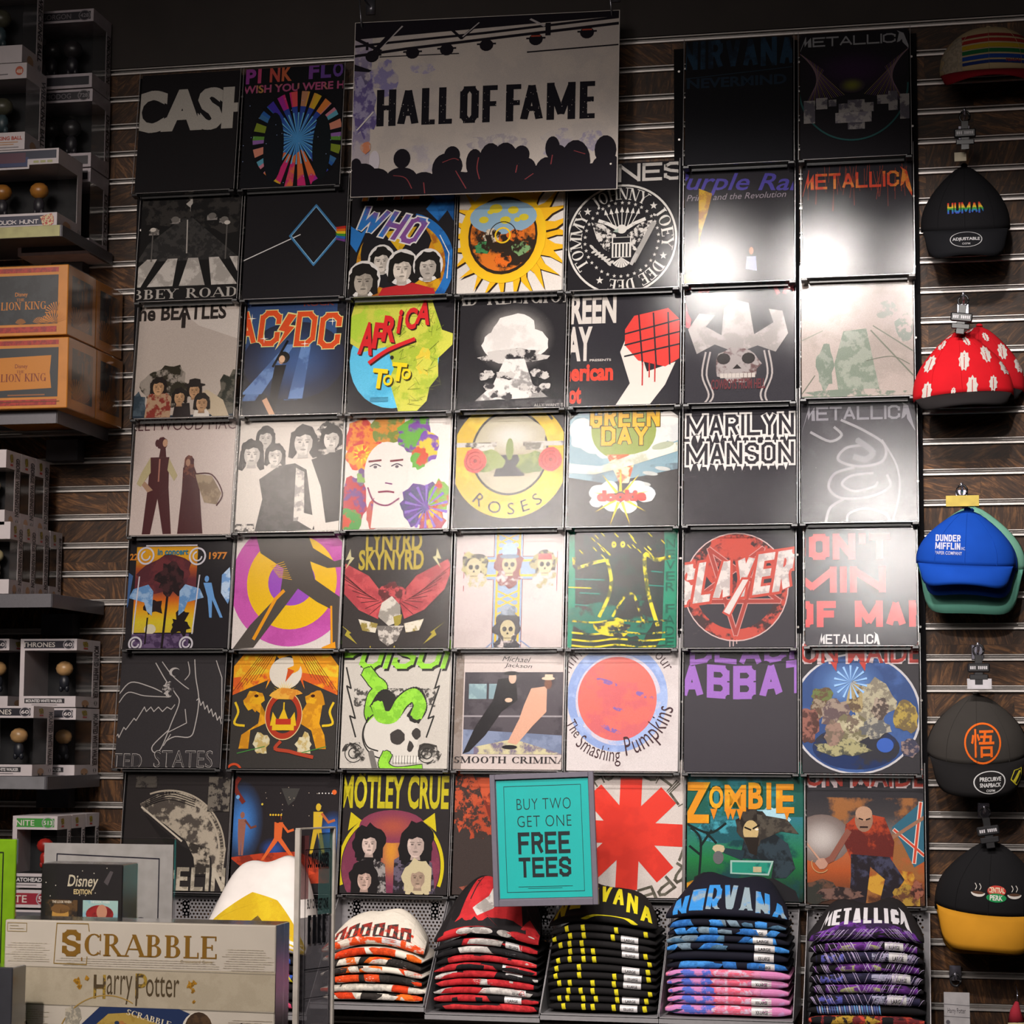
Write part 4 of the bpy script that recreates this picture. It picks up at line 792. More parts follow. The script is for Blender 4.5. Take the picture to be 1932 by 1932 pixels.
def a65(A):
    A.bg('2f2d31'); A.ell(.46, .50, .54, .50, 'b5b2b6', n=48); A.ell(.46, .50, .52, .485, '2c4474', '3a568c', 8, n=48); A.glow(.40, .26, .3, .22, '5f84b8', '304a7c')
    A.ell(.46, .78, .36, .18, '1c2c54', '2c2c34', 12)
    for x, y, rx, ry, c1, c2 in ((.18, .36, .09, .08, '5e6a3c', '5a4434'), (.16, .46, .07, .08, '584438', '8a7c6a'), (.30, .50, .13, .12, '8c7c70', '5a4a4c'), (.62, .40, .16, .18, 'a39c84', '7a7264'), (.66, .46, .07, .09, '9a8a7c', '4a403c'), (.46, .36, .07, .13, '9a8a64', '5a4a3c'), (.88, .52, .1, .14, 'a08a44', '6a5a3c'), (.06, .60, .09, .14, '84564c', '4a302c'), (.42, .64, .16, .13, 'a39c80', '6a644c'), (.44, .58, .07, .07, 'b0a88c', '6a5c50'), (.62, .62, .12, .08, '9a9484', '5a5a5c'), (.36, .78, .22, .07, '98926c', '4a4a40'), (.90, .78, .08, .08, '84706c', '3a3a4c'), (.28, .66, .08, .1, '8a7064', '6a5c50')): A.splat(x, y, rx, ry, c1, c2, 60, 20, .2)
    A.ell(.70, .76, .07, .06, '3558a8', n=18); A.rays(.42, .24, .14, .0, 14, '8ab0dc', .3)
    A.text('IRON MAIDEN', -.18, .09, .19, 'b9a8aa', 1.34, .05); A.text('IRON MAIDEN', -.17, .083, .175, 'a83a34', 1.32, .015)
    for x in (.28, .52): A.poly([(x-.03, .07), (x+.03, .07), (x+.02, .15)], 'a83a34')
def a06(A):
    A.bg('2a2626'); g = 'a59a8a'
    A.poly([(.15, .24), (.30, .16), (.55, .14), (.75, .24), (.90, .42), (.97, .62), (.95, .86), (.86, .86), (.84, .70), (.72, .60), (.60, .56), (.40, .42), (.18, .30)], g, '4c4540', 26)
    A.ring(.42, .66, .48, .50, g, -95, 10, n=40); A.ring(.42, .66, .53, .545, g, -110, 10, n=40)
    for i in range(34): a = R(-95+i*3.1); A.line([(.42+.50*math.cos(a), .66+.5*math.sin(a)), (.42+.535*math.cos(a), .66+.535*math.sin(a))], .007, '8f8576')
    for i in range(4): A.curve([(.2, .22+.015*i), (.42, .14+.02*i), (.66, .20+.02*i)], .006, '2a2626')
    A.line([(.17, .27), (.56, .56)], .016, 'bdb2a2'); A.poly([(.2, .33), (.56, .60), (.84, .72), (.84, .86), (.3, .86), (.5, .7)], '211e1e'); A.poly([(.60, .56), (.82, .62), (.84, .84), (.70, .84), (.68, .7)], g, '35302c', 30)
    A.rect(.10, .0, .3, .10, '4a4540', '2a2626', 50); A.rect(.78, .0, .98, .3, '6a635a', '2a2626', 50)
    A.text('ZEPPELIN', .0, .985, .20, 'b0a696', .98, blk=.17, c2='8a8274', m=50)
def a16(A):
    A.bg('242022'); A.glow(.10, .40, .2, .36, '3f78c0', '242022'); A.glow(.94, .48, .16, .2, '2f64b4', '242022'); A.glow(.40, .62, .14, .1, '2a4a90', '242022')
    A.poly([(.0, .70), (.3, .66), (.62, .64), (.9, .74), (1, .9), (.5, .92), (.2, .84)], 'a83a20', '7a2a1c', 18); A.poly([(.15, .74), (.5, .72), (.8, .82), (.6, .88), (.2, .80)], 'c8482a', 'a83a20', 18)
    A.man(.10, .68, .38, '8a5a4c', legs=.1, arm='6a3c30'); A.man(.44, .72, .40, 'c85c2c', legs=.75, arm='c85c2c'); A.man(.80, .66, .44, 'c0a02c', legs=.3, arm='a85a34'); A.ell(.43, .36, .03, .04, '241a1a', n=10)
    A.poly([(.45, .10), (.62, .10), (.58, .20), (.52, .25)], '3c3a38'); A.curve([(.05, .02), (.02, .10), (.10, .22)], .04, '6c2820')
    for i in range(5): A.ell(.36+.025*i, .33, .009, c='d8b030', n=8); A.ell(.80+.03*i, .14, .006, c='d8d4d0', n=8)
    A.ell(.94, .13, .022, c='d0602c', n=10); A.ell(.05, .18, .018, c='6a9ac8', n=10); A.ell(.28, .24, .01, c='c8b040', n=8)
    for i in range(16): A.ell(A.rnd.uniform(.3, .95), A.rnd.uniform(.05, .35), .004, c='b0a090', n=6)
def a26(A):
    A.bg('262223'); A.ring(.47, .76, .45, .48, 'b8a81c', -200, 20, n=44); A.ell(.47, .76, .445, .445, '6a3044', '7a3a4c', 10); A.rect(0, .98, 1, 1.0, '262223'); A.glow(.47, .62, .14, .3, 'c0812c', '74344a'); A.glow(.47, .42, .3, .14, '9a4a3a', '74344a')
    for k in (-1, 1): A.poly([(.47+k*.40, .46), (.47+k*.38, .30), (.47+k*.28, .37)], 'b8a81c')
    A.text('MOTLEY CRUE', .0, .27, .29, 'ada11e', .97, .03, c2='c2b82c', m=10); A.rect(0, .235, 1, .275, 'c2bcb4') if 0 else None
    for x in (.16, .20): A.ell(x, -.02, .012, c='b0a420', n=8)
    A.poly([(.12, .98), (.14, .74), (.28, .66), (.42, .74), (.44, .98)], '2a2628', '8a8482', 40); A.poly([(.50, .98), (.50, .70), (.64, .62), (.84, .72), (.88, .98)], '252126', '5a5060', 50)
    for x, y, r, hr, sk in ((.27, .56, .105, '1a1718', 'bfa9a0'), (.69, .56, .12, '1a1718', 'bfa9a0'), (.24, .86, .10, '1a1718', 'b89c90'), (.72, .84, .10, 'b0a484', 'a8907e')):
        A.splat(x, y, r*1.35, r*1.5, hr, hr, 0, 24, .12); A.head(x, y, r*.9, hr, sk, 1.6); 
        for k in (-1, 1): A.rect(x+k*r*.62, y-r*.2, x+k*r*1.2, y+r*1.2, hr)
def a36(A):
    A.bg('382f2d'); A.splat(.12, .2, .2, .26, 'a8482c', '3a2c28', 60, 24, .3); A.splat(.28, .38, .16, .14, '9a4028', '382c28', 60, 20, .3); A.poly([(.20, 0), (.34, 0), (.62, .55), (.56, 1), (.28, 1), (.42, .8), (.40, .52)], 'b04c2e', '6a2a20', 22)
    A.poly([(.42, .1), (.9, .1), (.9, 1), (.5, 1)], 'a8482c', '5a2a22', 14); A.splat(.3, .95, .2, .06, '5c342c', '8a4a3c', 40)
def a46(A):
    A.bg('bdb3ae', 'b5aba6', 5); cx, cy = .53, .46
    for t, b0, b1 in (('RED HOT', -75, -5), ('CHILI', 12, 62), ('PEPPERS', 84, 206), ): A.text(t, 0, 0, .13, '464239', 1, .05, arc=(cx, cy, .47, b0, b1), c2='5a564c', m=60)
    for i in range(4):
        a = R(45*i+2); c, s_ = math.cos(a)*.40, math.sin(a)*.41; A.line([(cx-c, cy-s_), (cx+c, cy+s_)], .185, 'c8362a', 'bd3228', 12)
def a56(A):
    A.bg('1c5248', '28707a', 9); A.grad(0, .3, 1, 1, ['2c6a78', '286c5c', '1f6a3a', '1c4430', '181818'], '183c40', 9)
    A.splat(.72, .32, .14, .1, '9cc0cc', '5a90a0', 20); A.splat(.3, .42, .24, .1, '3c8a98', '1e4c54', 16)
    for P in ([(.12, .8), (.13, .5), (.05, .4)], [(.13, .55), (.22, .42)], [(.13, .62), (.04, .55)], [(0, .36), (.2, .44), (.34, .36)], [(.18, .44), (.26, .52)]): A.curve(P, .02, '15201f')
    A.poly([(.05, 1), (.08, .80), (.16, .76), (.28, .78), (.40, .84), (.74, .80), (.92, .90), (.96, 1)], '1e1d20'); A.ell(.16, .88, .075, .10, '4a4c48'); A.ell(.16, .88, .06, .085, '26282a'); A.text('HELL', .12, .86, .03, '8c8c84', .08, .0)
    A.rect(.28, .82, .42, .88, '8a908a', '3a3c3c', 60); A.poly([(.38, .66), (.74, .66), (.70, .78), (.38, .77)], '8aa8a0'); A.poly([(.395, .675), (.72, .675), (.69, .765), (.395, .76)], '24806c', '1c5c58', 20)
    A.poly([(.46, .64), (.50, .46), (.72, .42), (.86, .52), (.92, .72), (.84, .80), (.72, .80), (.74, .66)], '1d2226', '2c3840', 20); A.poly([(.50, .58), (.34, .56), (.32, .60), (.48, .66)], '22323a')
    A.splat(.28, .57, .05, .04, 'b0a080', n=10); A.ell(.28, .64, .045, .055, '5a5a5c', n=14); A.splat(.56, .38, .13, .16, '3a342e', '241f1c', 40, 22, .15); A.poly([(.6, .28), (.85, .32), (.95, .44), (.8, .42), (.62, .5)], '332e2a', '4a443c', 40)
    A.ell(.55, .42, .065, .09, 'b09a6c', n=18); A.poly([(.49, .47), (.62, .47), (.60, .62), (.54, .60)], '241e1a'); A.line([(.50, .39), (.55, .41)], .014, '1c1814'); A.line([(.57, .40), (.62, .37)], .014, '1c1814'); A.ell(.60, .405, .016, .009, 'd8d0c0', n=8); A.rect(.57, .71, .64, .755, 'a89a7a')
    A.splat(.05, .90, .07, .07, 'b07c24', '8a5a1c', 30, 14); 
    for t, c, b in (('o', '14381f', .07), ('i', 'c8821e', .035)):
        for ch, x, y, ww, hh in (('Z', -.03, .36, .24, .34), ('O', .20, .24, .12, .19), ('M', .33, .26, .18, .22), ('B', .53, .24, .12, .22), ('I', .68, .24, .04, .22), ('E', .76, .27, .15, .24)): A.text(ch, x, y, hh, c, ww, b, c2='d09a20' if t == 'i' else None, m=10 if t == 'i' else 0)
    for x in (.40, .46, .36, .85, .24): A.poly([(x-.03, .24), (x+.03, .24), (x, .33)], 'c87a1e')
def a66(A):
    A.bg('2b292d'); A.text('IRON MAIDEN', -.18, .04, .18, 'b9a8aa', 1.34, .05); A.text('IRON MAIDEN', -.17, .03, .17, 'a03a30', 1.32, .015)
    A.grad(0, .12, 1, 1, ['2b292d', '3a3638', '6a6260', 'a05a38', '9c4c28', '6a3a24', '2c2420'], '8a5a34', 8); A.glow(.14, .46, .24, .2, 'b0a8a4', '6a5c58'); A.splat(.72, .80, .2, .12, 'b88a34', '8c4c28', 14)
    A.poly([(.72, .36), (1.0, .12), (1.0, .62), (.90, .68), (.80, .48)], '2f5c70'); A.line([(.74, .38), (.98, .58)], .03, 'c8c0b8'); A.line([(.96, .16), (.90, .64)], .035, 'c8c0b8'); A.line([(.74, .38), (.98, .58)], .018, 'b84430'); A.line([(.96, .16), (.90, .64)], .02, 'b84430')
    A.line([(.42, .64), (.98, .28)], .028, '8a6450'); A.poly([(.34, .34), (.46, .24), (.66, .28), (.74, .48), (.72, .66), (.54, .62), (.38, .62), (.32, .48)], '9c3c24', '5a2420', 16)
    A.poly([(.38, .58), (.70, .60), (.82, .78), (.72, .92), (.62, .94), (.66, .78), (.54, .68), (.50, .98), (.36, .98), (.38, .76)], '241f24', '3c3c50', 18)
    A.ell(.49, .30, .075, .10, '8a6a58', n=18); A.ell(.49, .25, .07, .06, 'a8846c', n=16); A.line([(.45, .29), (.48, .30)], .012, '241818'); A.line([(.51, .30), (.54, .29)], .012, '241818'); A.line([(.46, .36), (.52, .36)], .014, '2c1c1c')
    A.line([(.36, .40), (.22, .62), (.14, .66)], .05, '7c4c40'); A.splat(.14, .66, .05, .04, 'a88070', n=10); A.line([(.13, .64), (.0, .48)], .014, 'b08874'); A.ring(.13, .66, .07, .078, 'a88058', 40, 200)
    A.splat(.12, .88, .14, .1, '30302c', '5a4034', 30); A.splat(.30, .90, .18, .05, '6a5048', '2c2424', 50); A.splat(.84, .92, .12, .1, '5c3c2c', '9a7a34', 30); A.splat(.92, .86, .05, .08, '8a5444', '3a2420', 40)
# ---------------------------------------------------------------- the setting
Z0 = 1.72167          # height of one slat; the others follow every 3 inches
SP = .0762
XW0, XW1 = -1.3, 3.5
def wood():
    m = bpy.data.materials.new('slatwall_wood'); m.use_nodes = True; nt = m.node_tree; b = nt.nodes['Principled BSDF']; N, L = nt.nodes.new, nt.links.new
    g = N('ShaderNodeNewGeometry'); br = N('ShaderNodeTexBrick'); mp = N('ShaderNodeMapping'); mp.inputs['Rotation'].default_value = (R(90), 0, 0)
    L(g.outputs['Position'], mp.inputs['Vector']); L(mp.outputs['Vector'], br.inputs['Vector'])
    br.inputs['Scale'].default_value = 1; br.inputs['Brick Width'].default_value = .19; br.inputs['Row Height'].default_value = .1143; br.inputs['Mortar Size'].default_value = .0006
    br.offset = .37; br.inputs['Color1'].default_value = (.0, .0, .0, 1); br.inputs['Color2'].default_value = (1, 1, 1, 1); br.inputs['Mortar'].default_value = (0, 0, 0, 1)
    # strands: stretched noise turned a little for every piece of wood
    r1 = N('ShaderNodeVectorRotate'); r1.rotation_type = 'Y_AXIS'; mm = N('ShaderNodeMath'); mm.operation = 'MULTIPLY'; mm.inputs[1].default_value = 3.0
    L(br.outputs['Color'], mm.inputs[0]); L(g.outputs['Position'], r1.inputs['Vector']); L(mm.outputs[0], r1.inputs['Angle'])
    sc = N('ShaderNodeMapping'); sc.inputs['Scale'].default_value = (16, 16, 90); L(r1.outputs[0], sc.inputs['Vector'])
    n1 = N('ShaderNodeTexNoise'); n1.inputs['Scale'].default_value = 1.0; n1.inputs['Detail'].default_value = 8; n1.inputs['Roughness'].default_value = .7; n1.inputs['Distortion'].default_value = .8
    L(sc.outputs[0], n1.inputs['Vector'])
    cr = N('ShaderNodeValToRGB'); e = cr.color_ramp.elements; e[0].position = .33; e[0].color = (*lin('22160f'), 1); e[1].position = .78; e[1].color = (*lin('8e6138'), 1)
    k = e.new(.5); k.color = (*lin('3e2818'), 1)
    L(n1.outputs['Fac'], cr.inputs['Fac'])
    mr = N('ShaderNodeMapRange'); mr.inputs[3].default_value = .5; mr.inputs[4].default_value = 1.2; L(br.outputs['Color'], mr.inputs[0])
    vm = N('ShaderNodeVectorMath'); vm.operation = 'SCALE'; L(cr.outputs[0], vm.inputs[0]); L(mr.outputs[0], vm.inputs['Scale']); L(vm.outputs[0], b.inputs['Base Color'])
    b.inputs['Roughness'].default_value = .55; b.inputs['Specular IOR Level'].default_value = .25
    bp = N('ShaderNodeBump'); bp.inputs['Strength'].default_value = .2; bp.inputs['Distance'].default_value = .001; L(n1.outputs['Fac'], bp.inputs['Height']); L(bp.outputs[0], b.inputs['Normal'])
    MATS['wood'] = m; return m
WOOD = wood()
ALU = M('brushed_aluminium', 'c2bcb8', .42, .55, .06, 60)
DARKM = M('dark_wall_paint', '2a2320', .8, 0, .15, 8)
GREYM = M('grey_powder_coat', '77757a', .5, .3, .06, 120, .1)
BLKP = M('black_plastic', '1b1a1c', .35, 0, .1, 60)
wall = empty('wall_back', (0, 0, 0)); tag(wall, 'dark wooden slatwall with aluminium lined grooves behind all the displays', 'wall', kind='structure')
g = G(); g.box(0, .006, -SP+.008, XW1-XW0, .022, -.008, .0012); pb = g.build('slat_board', WOOD, wall); pb.location = (XW0, 0, Z0+22*SP)
g = G(); g.box(0, -.0012, -.0088, XW1-XW0, .006, -.0032, .0009); g.box(0, -.0006, .0050, XW1-XW0, .006, .0076, .0008); g.box(0, .020, -.0078, XW1-XW0, .0225, .0072)
g.box(0, .007, -.0078, XW1-XW0, .02, -.0062)
pc = g.build('slat_channel', ALU, wall); pc.location = (XW0, 0, Z0+22*SP)
for i in range(21, -23, -1):
    for src in (pb, pc):
        c = src.copy(); COL.objects.link(c); c.location = (XW0, 0, Z0+i*SP)
g = G(); g.box(XW0, .0225, 0, XW1, .06, Z0+22*SP+.01); g.build('wall_backing', M('backing_board', '1c1512', .9), wall)
g = G(); g.box(XW0-1.5, .0, Z0+22*SP+.010, XW1+1, .06, 4.3); tag(g.build('wall_upper', DARKM), kind='structure')
g = G(); g.box(XW0-1.5, -8.2, -.02, XW1+1, .08, 0); tag(g.build('floor', M('dark_floor_tile', '4a4644', .35, 0, .1, 3)), kind='structure')
g = G(); g.box(XW0-1.5, -8.2, 4.3, XW1+1, .08, 4.34); tag(g.build('ceiling', M('black_ceiling_paint', '141214', .9)), kind='structure')
for n_, x in (('wall_left', XW0-1.52), ('wall_right', XW1+1)):
    g = G(); g.box(x, -8.2, 0, x+.02, .08, 4.3); tag(g.build(n_, M('side_wall_paint', '332b28', .85)), kind='structure')

# ---------------------------------------------------------------- framed tees on the slatwall
TILT = .115; TH = .030; PITCHV = .3048
TW = {}
tiles = {
 (0,0):(249,442,366,a00,'1b191b','black tee with giant pale capital letters, upper left corner of the grid'),
 (1,0):(447,641,357,a10,'1b1a20','black tee with a rainbow coloured round burst and two purple lines of lettering'),
 (5,0):(1288,1499,313,a50,'1c1c20','very dark tee with dim blue lettering in the unlit top row'),
 (6,0):(1506,1721,302,a60,'211f23','dark tee with purple light rays above rows of pale blocks, top right of the grid'),
 (0,1):(252,447,570,a01,'1f1d1d','black and white street scene tee with broad white road stripes and serif words'),
 (1,1):(451,649,565,a11,'222024','plain black tee with thin blue outline and short rainbow bars at its edge'),
 (2,1):(652,854,562,a21,'201e21','black tee with four bearded and long haired heads under slanted blue letters'),
 (3,1):(857,1063,556,a31,'c9c1ba','white tee with a blazing orange and yellow sun wearing wavy flames'),
 (4,1):(1066,1281,549,a41,'1b191c','tall black tee with a round white eagle seal ringed by stars and names'),
 (5,1):(1287,1501,536,a51,'252327','black tee with purple handwriting across the top and a yellow doorway shape'),
 (6,1):(1511,1727,524,a61,'28262b','black tee with orange red jagged lettering and thin red streaks above strong glare'),
 (0,2):(246,442,791,a02,'b0a59d','beige photo tee with four people low in the picture before dark bushes'),
 (1,2):(451,646,785,a12,'25252b','navy tee with huge red angular letters over blue light beams'),
 (2,2):(650,852,780,a22,'242226','black tee with green and yellow map shape, blue disc and red brush letters'),
 (3,2):(858,1066,774,a32,'242225','black tee with a tall white cloud rising over dark hills'),
 (4,2):(1070,1284,768,a42,'27252a','black tee with large white and red words beside a red lump and white band'),
 (5,2):(1288,1502,762,a52,'302e33','charcoal tee with pale grinning skull in a wide hat, red letters cut off above'),
 (6,2):(1509,1728,752,a62,'a39690','pale beige tee washed out by a round white glare, grey green shape below'),
 (0,3):(238,436,1012,a03,'b9aaa4','cream tee with two standing brown silhouettes and thin brown lettering above'),
 (1,3):(438,641,1005,a13,'c9c0b8','white tee with five long haired heads in black and white'),
 (2,3):(641,847,1001,a23,'cfc6c0','white tee with a rainbow patterned face portrait in red, orange, green and purple'),
 (3,3):(852,1063,998,a33,'2f2b2b','black tee with gold ring, two red roses and crossed grey barrels'),
 (4,3):(1067,1281,995,a43,'2f2c2d','dark tee with cartoon clouds, mustard letters and a yellow starburst explosion'),
 (5,3):(1286,1505,991,a53,'2d2a2f','black tee with two lines of spiky white outlined letters'),
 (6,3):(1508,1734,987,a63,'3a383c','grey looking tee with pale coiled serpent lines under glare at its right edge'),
 (0,4):(229,430,1225,a04,'211e21','black tee with a framed orange palm sunset and blue winged figures'),
 (1,4):(431,639,1226,a14,'c5bcb8','white tee with purple and yellow target behind dark striding legs'),
 (2,4):(640,847,1224,a24,'35302f','charcoal tee with red winged eagle under yellow blackletter style words'),
 (3,4):(851,1062,1224,a34,'b3a6a4','pale pinkish tee with a blue and yellow cross carrying four small skulls'),
 (4,4):(1066,1278,1224,a44,'0e7a5c','green tee with black panel and rough yellow contour lines'),
 (5,4):(1286,1503,1223,a54,'2d2a2f','dark tee with slanting white letters over a red ring and star'),
 (6,4):(1516,1734,1219,a64,'39373d','dark tee with three lines of big red words and a small white logo below'),
 (0,5):(211,416,1449,a05,'322f31','charcoal tee with white line drawing of a winged figure, lowest but one on the left'),
 (1,5):(426,633,1451,a15,'34312f','dark tee with golden lions, crown and fiery bird crest'),
 (2,5):(636,846,1451,a25,'b7b1a9','pale grey tee with bright green snake winding round a line drawn skull'),
 (3,5):(850,1062,1453,a35,'b9aca8','off white tee with a picture of two leaning figures, dark and pink'),
 (4,5):(1064,1282,1456,a45,'c0b8b8','white tee with a coral pink disc in a blue ring and curly lettering round it'),
 (5,5):(1286,1507,1458,a55,'333036','charcoal tee with two rows of wavy purple letters, empty below'),
 (6,5):(1510,1740,1460,a65,'2f2d31','dark tee with blue disc full of pale monsters, second from the bottom at right'),
 (0,6):(222,427,1681,a06,'2a2626','black tee with grainy cream airship shape and blocky cream letters'),
 (1,6):(428,634,1684,a16,'242022','black tee with red and blue lit stage performers, bottom row'),
 (2,6):(636,846,1687,a26,'262223','black tee with tall yellow letters over four heads in a yellow ring'),
 (3,6):(848,1060,1690,a36,'382f2d','dark brown and rust tee mostly hidden behind the teal sign'),
 (4,6):(1066,1290,1693,a46,'bdb3ae','white tee with a big red eight pointed asterisk'),
 (5,6):(1291,1519,1700,a56,'1c5248','teal and green tee with bearded driver and dripping orange letters'),
 (6,6):(1519,1749,1708,a66,'2b292d','dark tee with red coated figure and union flag, bottom right of the grid'),
}
def tee_fabric(col):
    k = 'tee_'+col
    if k in MATS: return MATS[k]
    m = M(k, shade(lin(col), .62 if max(lin(col)) < .08 else 1), .85, 0, .05, 25, .5, 14, .12); return m
for (cx, cr), (xl, xr, yb, fn, col, lab) in tiles.items():
    pl, pr_ = at(xl, yb, .072), at(xr, yb, .072); wd = pr_.x-pl.x
    h = .345
    t = TILT+random.Random(cx*7+cr).uniform(-.012, .012)
    rot = Matrix.Rotation(-t, 3, 'X')
    org = Vector((pl.x, -.072, pl.z))-rot @ Vector((0, -TH, -h))
    if org.y > -.0035: org.y = -.0035
    root = empty('framed_tee', org, (-t, 0, 0)); tag(root, lab, 'shirt', 'framed tees hung in a grid on the slatwall')
    # folded tee: rounded slab
    bm = bmesh.new(); bmesh.ops.create_cube(bm, size=1)
    for v in bm.verts: v.co = Vector((wd/2+v.co.x*(wd-.007), -.0145+v.co.y*.017, -h/2+v.co.z*(h-.006)))
    bmesh.ops.bevel(bm, geom=bm.edges[:], offset=.0045, segments=3, affect='EDGES')
    me = bpy.data.meshes.new('folded_tee'); bm.to_mesh(me); bm.free(); me.materials.append(tee_fabric(col))
    me.polygons.foreach_set('use_smooth', [True]*len(me.polygons)); tee = link(bpy.data.objects.new('folded_tee', me), root)
    A = Art((0.018, -.131+.012, .982, .988), cx*10+cr); fn(A)
    vh = PITCHV
    q = 0 if cr == 0 or (cx, cr) == (4, 1) else .028   # the row above hides the top of the design
    A.build('print', tee, flat((0, -.0236, -(h-vh)-q*vh), (wd, 0, 0), (0, 0, -vh*(1-q)), (0, -1, 0)))
    g = G(); g.box(0, -TH, -h, wd, -TH+.0022, 0); pane = g.build('front_pane', PANE, root)
    g = G(); g.box(0, -TH+.0022, -h, .0014, -.001, 0); g.box(wd-.0014, -TH+.0022, -h, wd, -.001, 0); g.box(0, -TH+.0022, -h, wd, -.001, -h+.0014)
    g.build('side_panes', CLEAR, root)
    g = G(); g.box(.0, -TH-.0006, -h, .0012, -TH, 0); g.box(wd-.0012, -TH-.0006, -h, wd, -TH, 0); g.box(.012, -TH-.0006, -h-.0008, wd-.012, -TH+.0022, -h+.0002); g.build('edge_highlight', EDGE, pane)  # added strips put the pane's edge highlights into a pale colour
    for sx in (.0, wd-.016):
        g = G(); g.box(sx, -TH+.001, -h-.007, sx+.016, -.004, -h-.0002, .001); g.build('corner_clip', BLKP, root)
    g = G(); g.box(.02, -.006, -h-.0065, wd-.02, -.001, -h-.0003); g.build('back_rail', BLKP, root)
    TW[(cx, cr)] = root

# black mounting rails showing in the gaps between the columns
for j, px in enumerate((247, 446, 649, 855.5, 1067, 1285, 1506, 1737)):
    top_ = at(px, (150, 142, 385, 380, 300, 92, 75, 62)[j], .004).z; a_, b_ = at(px, 1225, .004), at(px, 1690, .004); g = G(); g.box(a_.x-.013, -.0034, b_.z, a_.x+.013, -.0015, top_)
    s = empty('mounting_rail', (0, 0, 0)); tag(s, 'black upright rail behind the tees, '+('at the far left edge of the grid', 'between first and second column', 'between second and third column', 'between third and fourth column', 'between fourth and fifth column', 'between fifth and sixth column', 'between sixth and seventh column', 'at the far right edge of the grid')[j], 'rail', 'black mounting rails')
    g.build('rail', M('black_rail', '121113', .9, spec=.1), s)
    for k in range(12):
        zz = top_-.06-k*.18
        if zz > b_.z: g = G(); g.tube([(a_.x, -.0033, zz), (a_.x, -.0042, zz)], .003, 8); g.build('screw', ALU, s)
# ---------------------------------------------------------------- hanging sign
p0, p1 = at(665.5, 372.5, .11), at(1170, 356.5, .11); q0, q1 = at(667.5, 42, .11), at(1171, 19, .11)
sw = p1.x-p0.x; sh = (q0.z-p0.z+q1.z-p1.z)/2
s = empty('hanging_sign', (p0.x, -.11, p0.z+sh), (0, -math.atan2(p1.z-p0.z, sw), 0)); tag(s, 'large white printed sign reading hall of fame above the tees', 'sign')
g = G(); g.box(0, 0, -sh, sw, .005, 0, .0008); g.build('board', M('sign_board', 'b8afa8', .5, 0, .04, 20), s)
A = Art((0.003, .004, .997, .996), 5)
A.bg('b9aea6', 'b2a8a2', 9)
A.grad(0, .0, .07, .95, ['b9aea6', '8a8098', '4c4468', '6a6088', '9a90a0', 'b9aea6'], 'a89ea4', 20); A.splat(.12, .32, .05, .10, '8078a0', 'aaa0a4', 30, 18, .3); A.splat(.04, .5, .05, .16, '5c5080', '9088a4', 30, 18, .3); A.splat(.26, .28, .05, .03, '9c94ac', 'b4aaa6', 40)
A.splat(.25, .8, .1, .1, 'a8a0a4', 'b6aca6', 20); A.splat(.55, .72, .1, .05, 'a0989c', 'b6aca6', 40); A.splat(.78, .73, .06, .08, 'a098a4', 'b6aca6', 30); A.splat(.9, .72, .04, .06, '9890a0', 'b6aca6', 40)
dk = '17131a'
A.poly([(0, 0), (1, 0), (1, .035), (.6, .06), (.3, .08), (0, .10)], dk)
A.line([(0, .14), (.14, .125), (.5, .095), (1, .04)], .014, dk); A.line([(0, .195), (.2, .165), (.55, .125), (1, .075)], .016, dk); A.line([(.1, .205), (.4, .205)], .006, dk); A.line([(.66, .215), (1, .195)], .008, dk)
A.line([(.18, .035), (.09, .165)], .012, 'a8a0a0'); A.line([(.17, .03), (.08, .17)], .02, dk); A.line([(.36, .05), (.41, .12), (.48, .03)], .012, dk); A.line([(.475, .035), (.415, .11)], .005, 'a8a0a0'); A.line([(.67, .03), (.72, .07)], .01, 'a8a0a0'); A.line([(.735, .06), (.735, .12)], .02, dk)
A.line([(0, .09), (.10, .17)], .016, dk); A.line([(.05, .12), (.05, .16)], .01, dk)
for x, y in ((.07, .2), (.225, .19), (.355, .18), (.505, .165), (.69, .145), (.88, .12)): A.ell(x, y, .026, .034, dk, n=14); A.rect(x-.036, y-.012, x+.036, y-.002, dk)
for x, y in ((.69, .128), (.88, .105)): A.rect(x-.018, y-.006, x+.018, y+.002, 'a04434')
A.poly([(0, .24), (.07, .28), (.06, .29), (0, .28)], dk)
hof = [('H', .093, .078, .163), ('A', .173, .085, .163), ('L', .265, .055, .163), ('L', .33, .055, .163), ('O', .41, .075, .165), ('F', .495, .06, .165), ('F', .583, .06, .165), ('A', .637, .088, .163), ('M', .735, .11, .165), ('E', .857, .06, .165)]
for ch, x, ww, hh in hof: A.text(ch, x, .602, .208, '15131a', ww-.004, blk=.135)
for i in range(240):
    x = A.rnd.uniform(.1, .92); y = A.rnd.uniform(.43, .6)
    if A.rnd.random() < .6: A.ell(x, y, A.rnd.uniform(.0006, .002), A.rnd.uniform(.001, .004), 'b4aaa4', n=5)
A.splat(.055, .72, .02, .035, 'c07a5a', 'b89a8a', 40, 12); A.line([(.02, .62), (.08, .52)], .006, 'd0c8c4'); A.ell(.09, .80, .02, .06, 'c4bcc4'); 
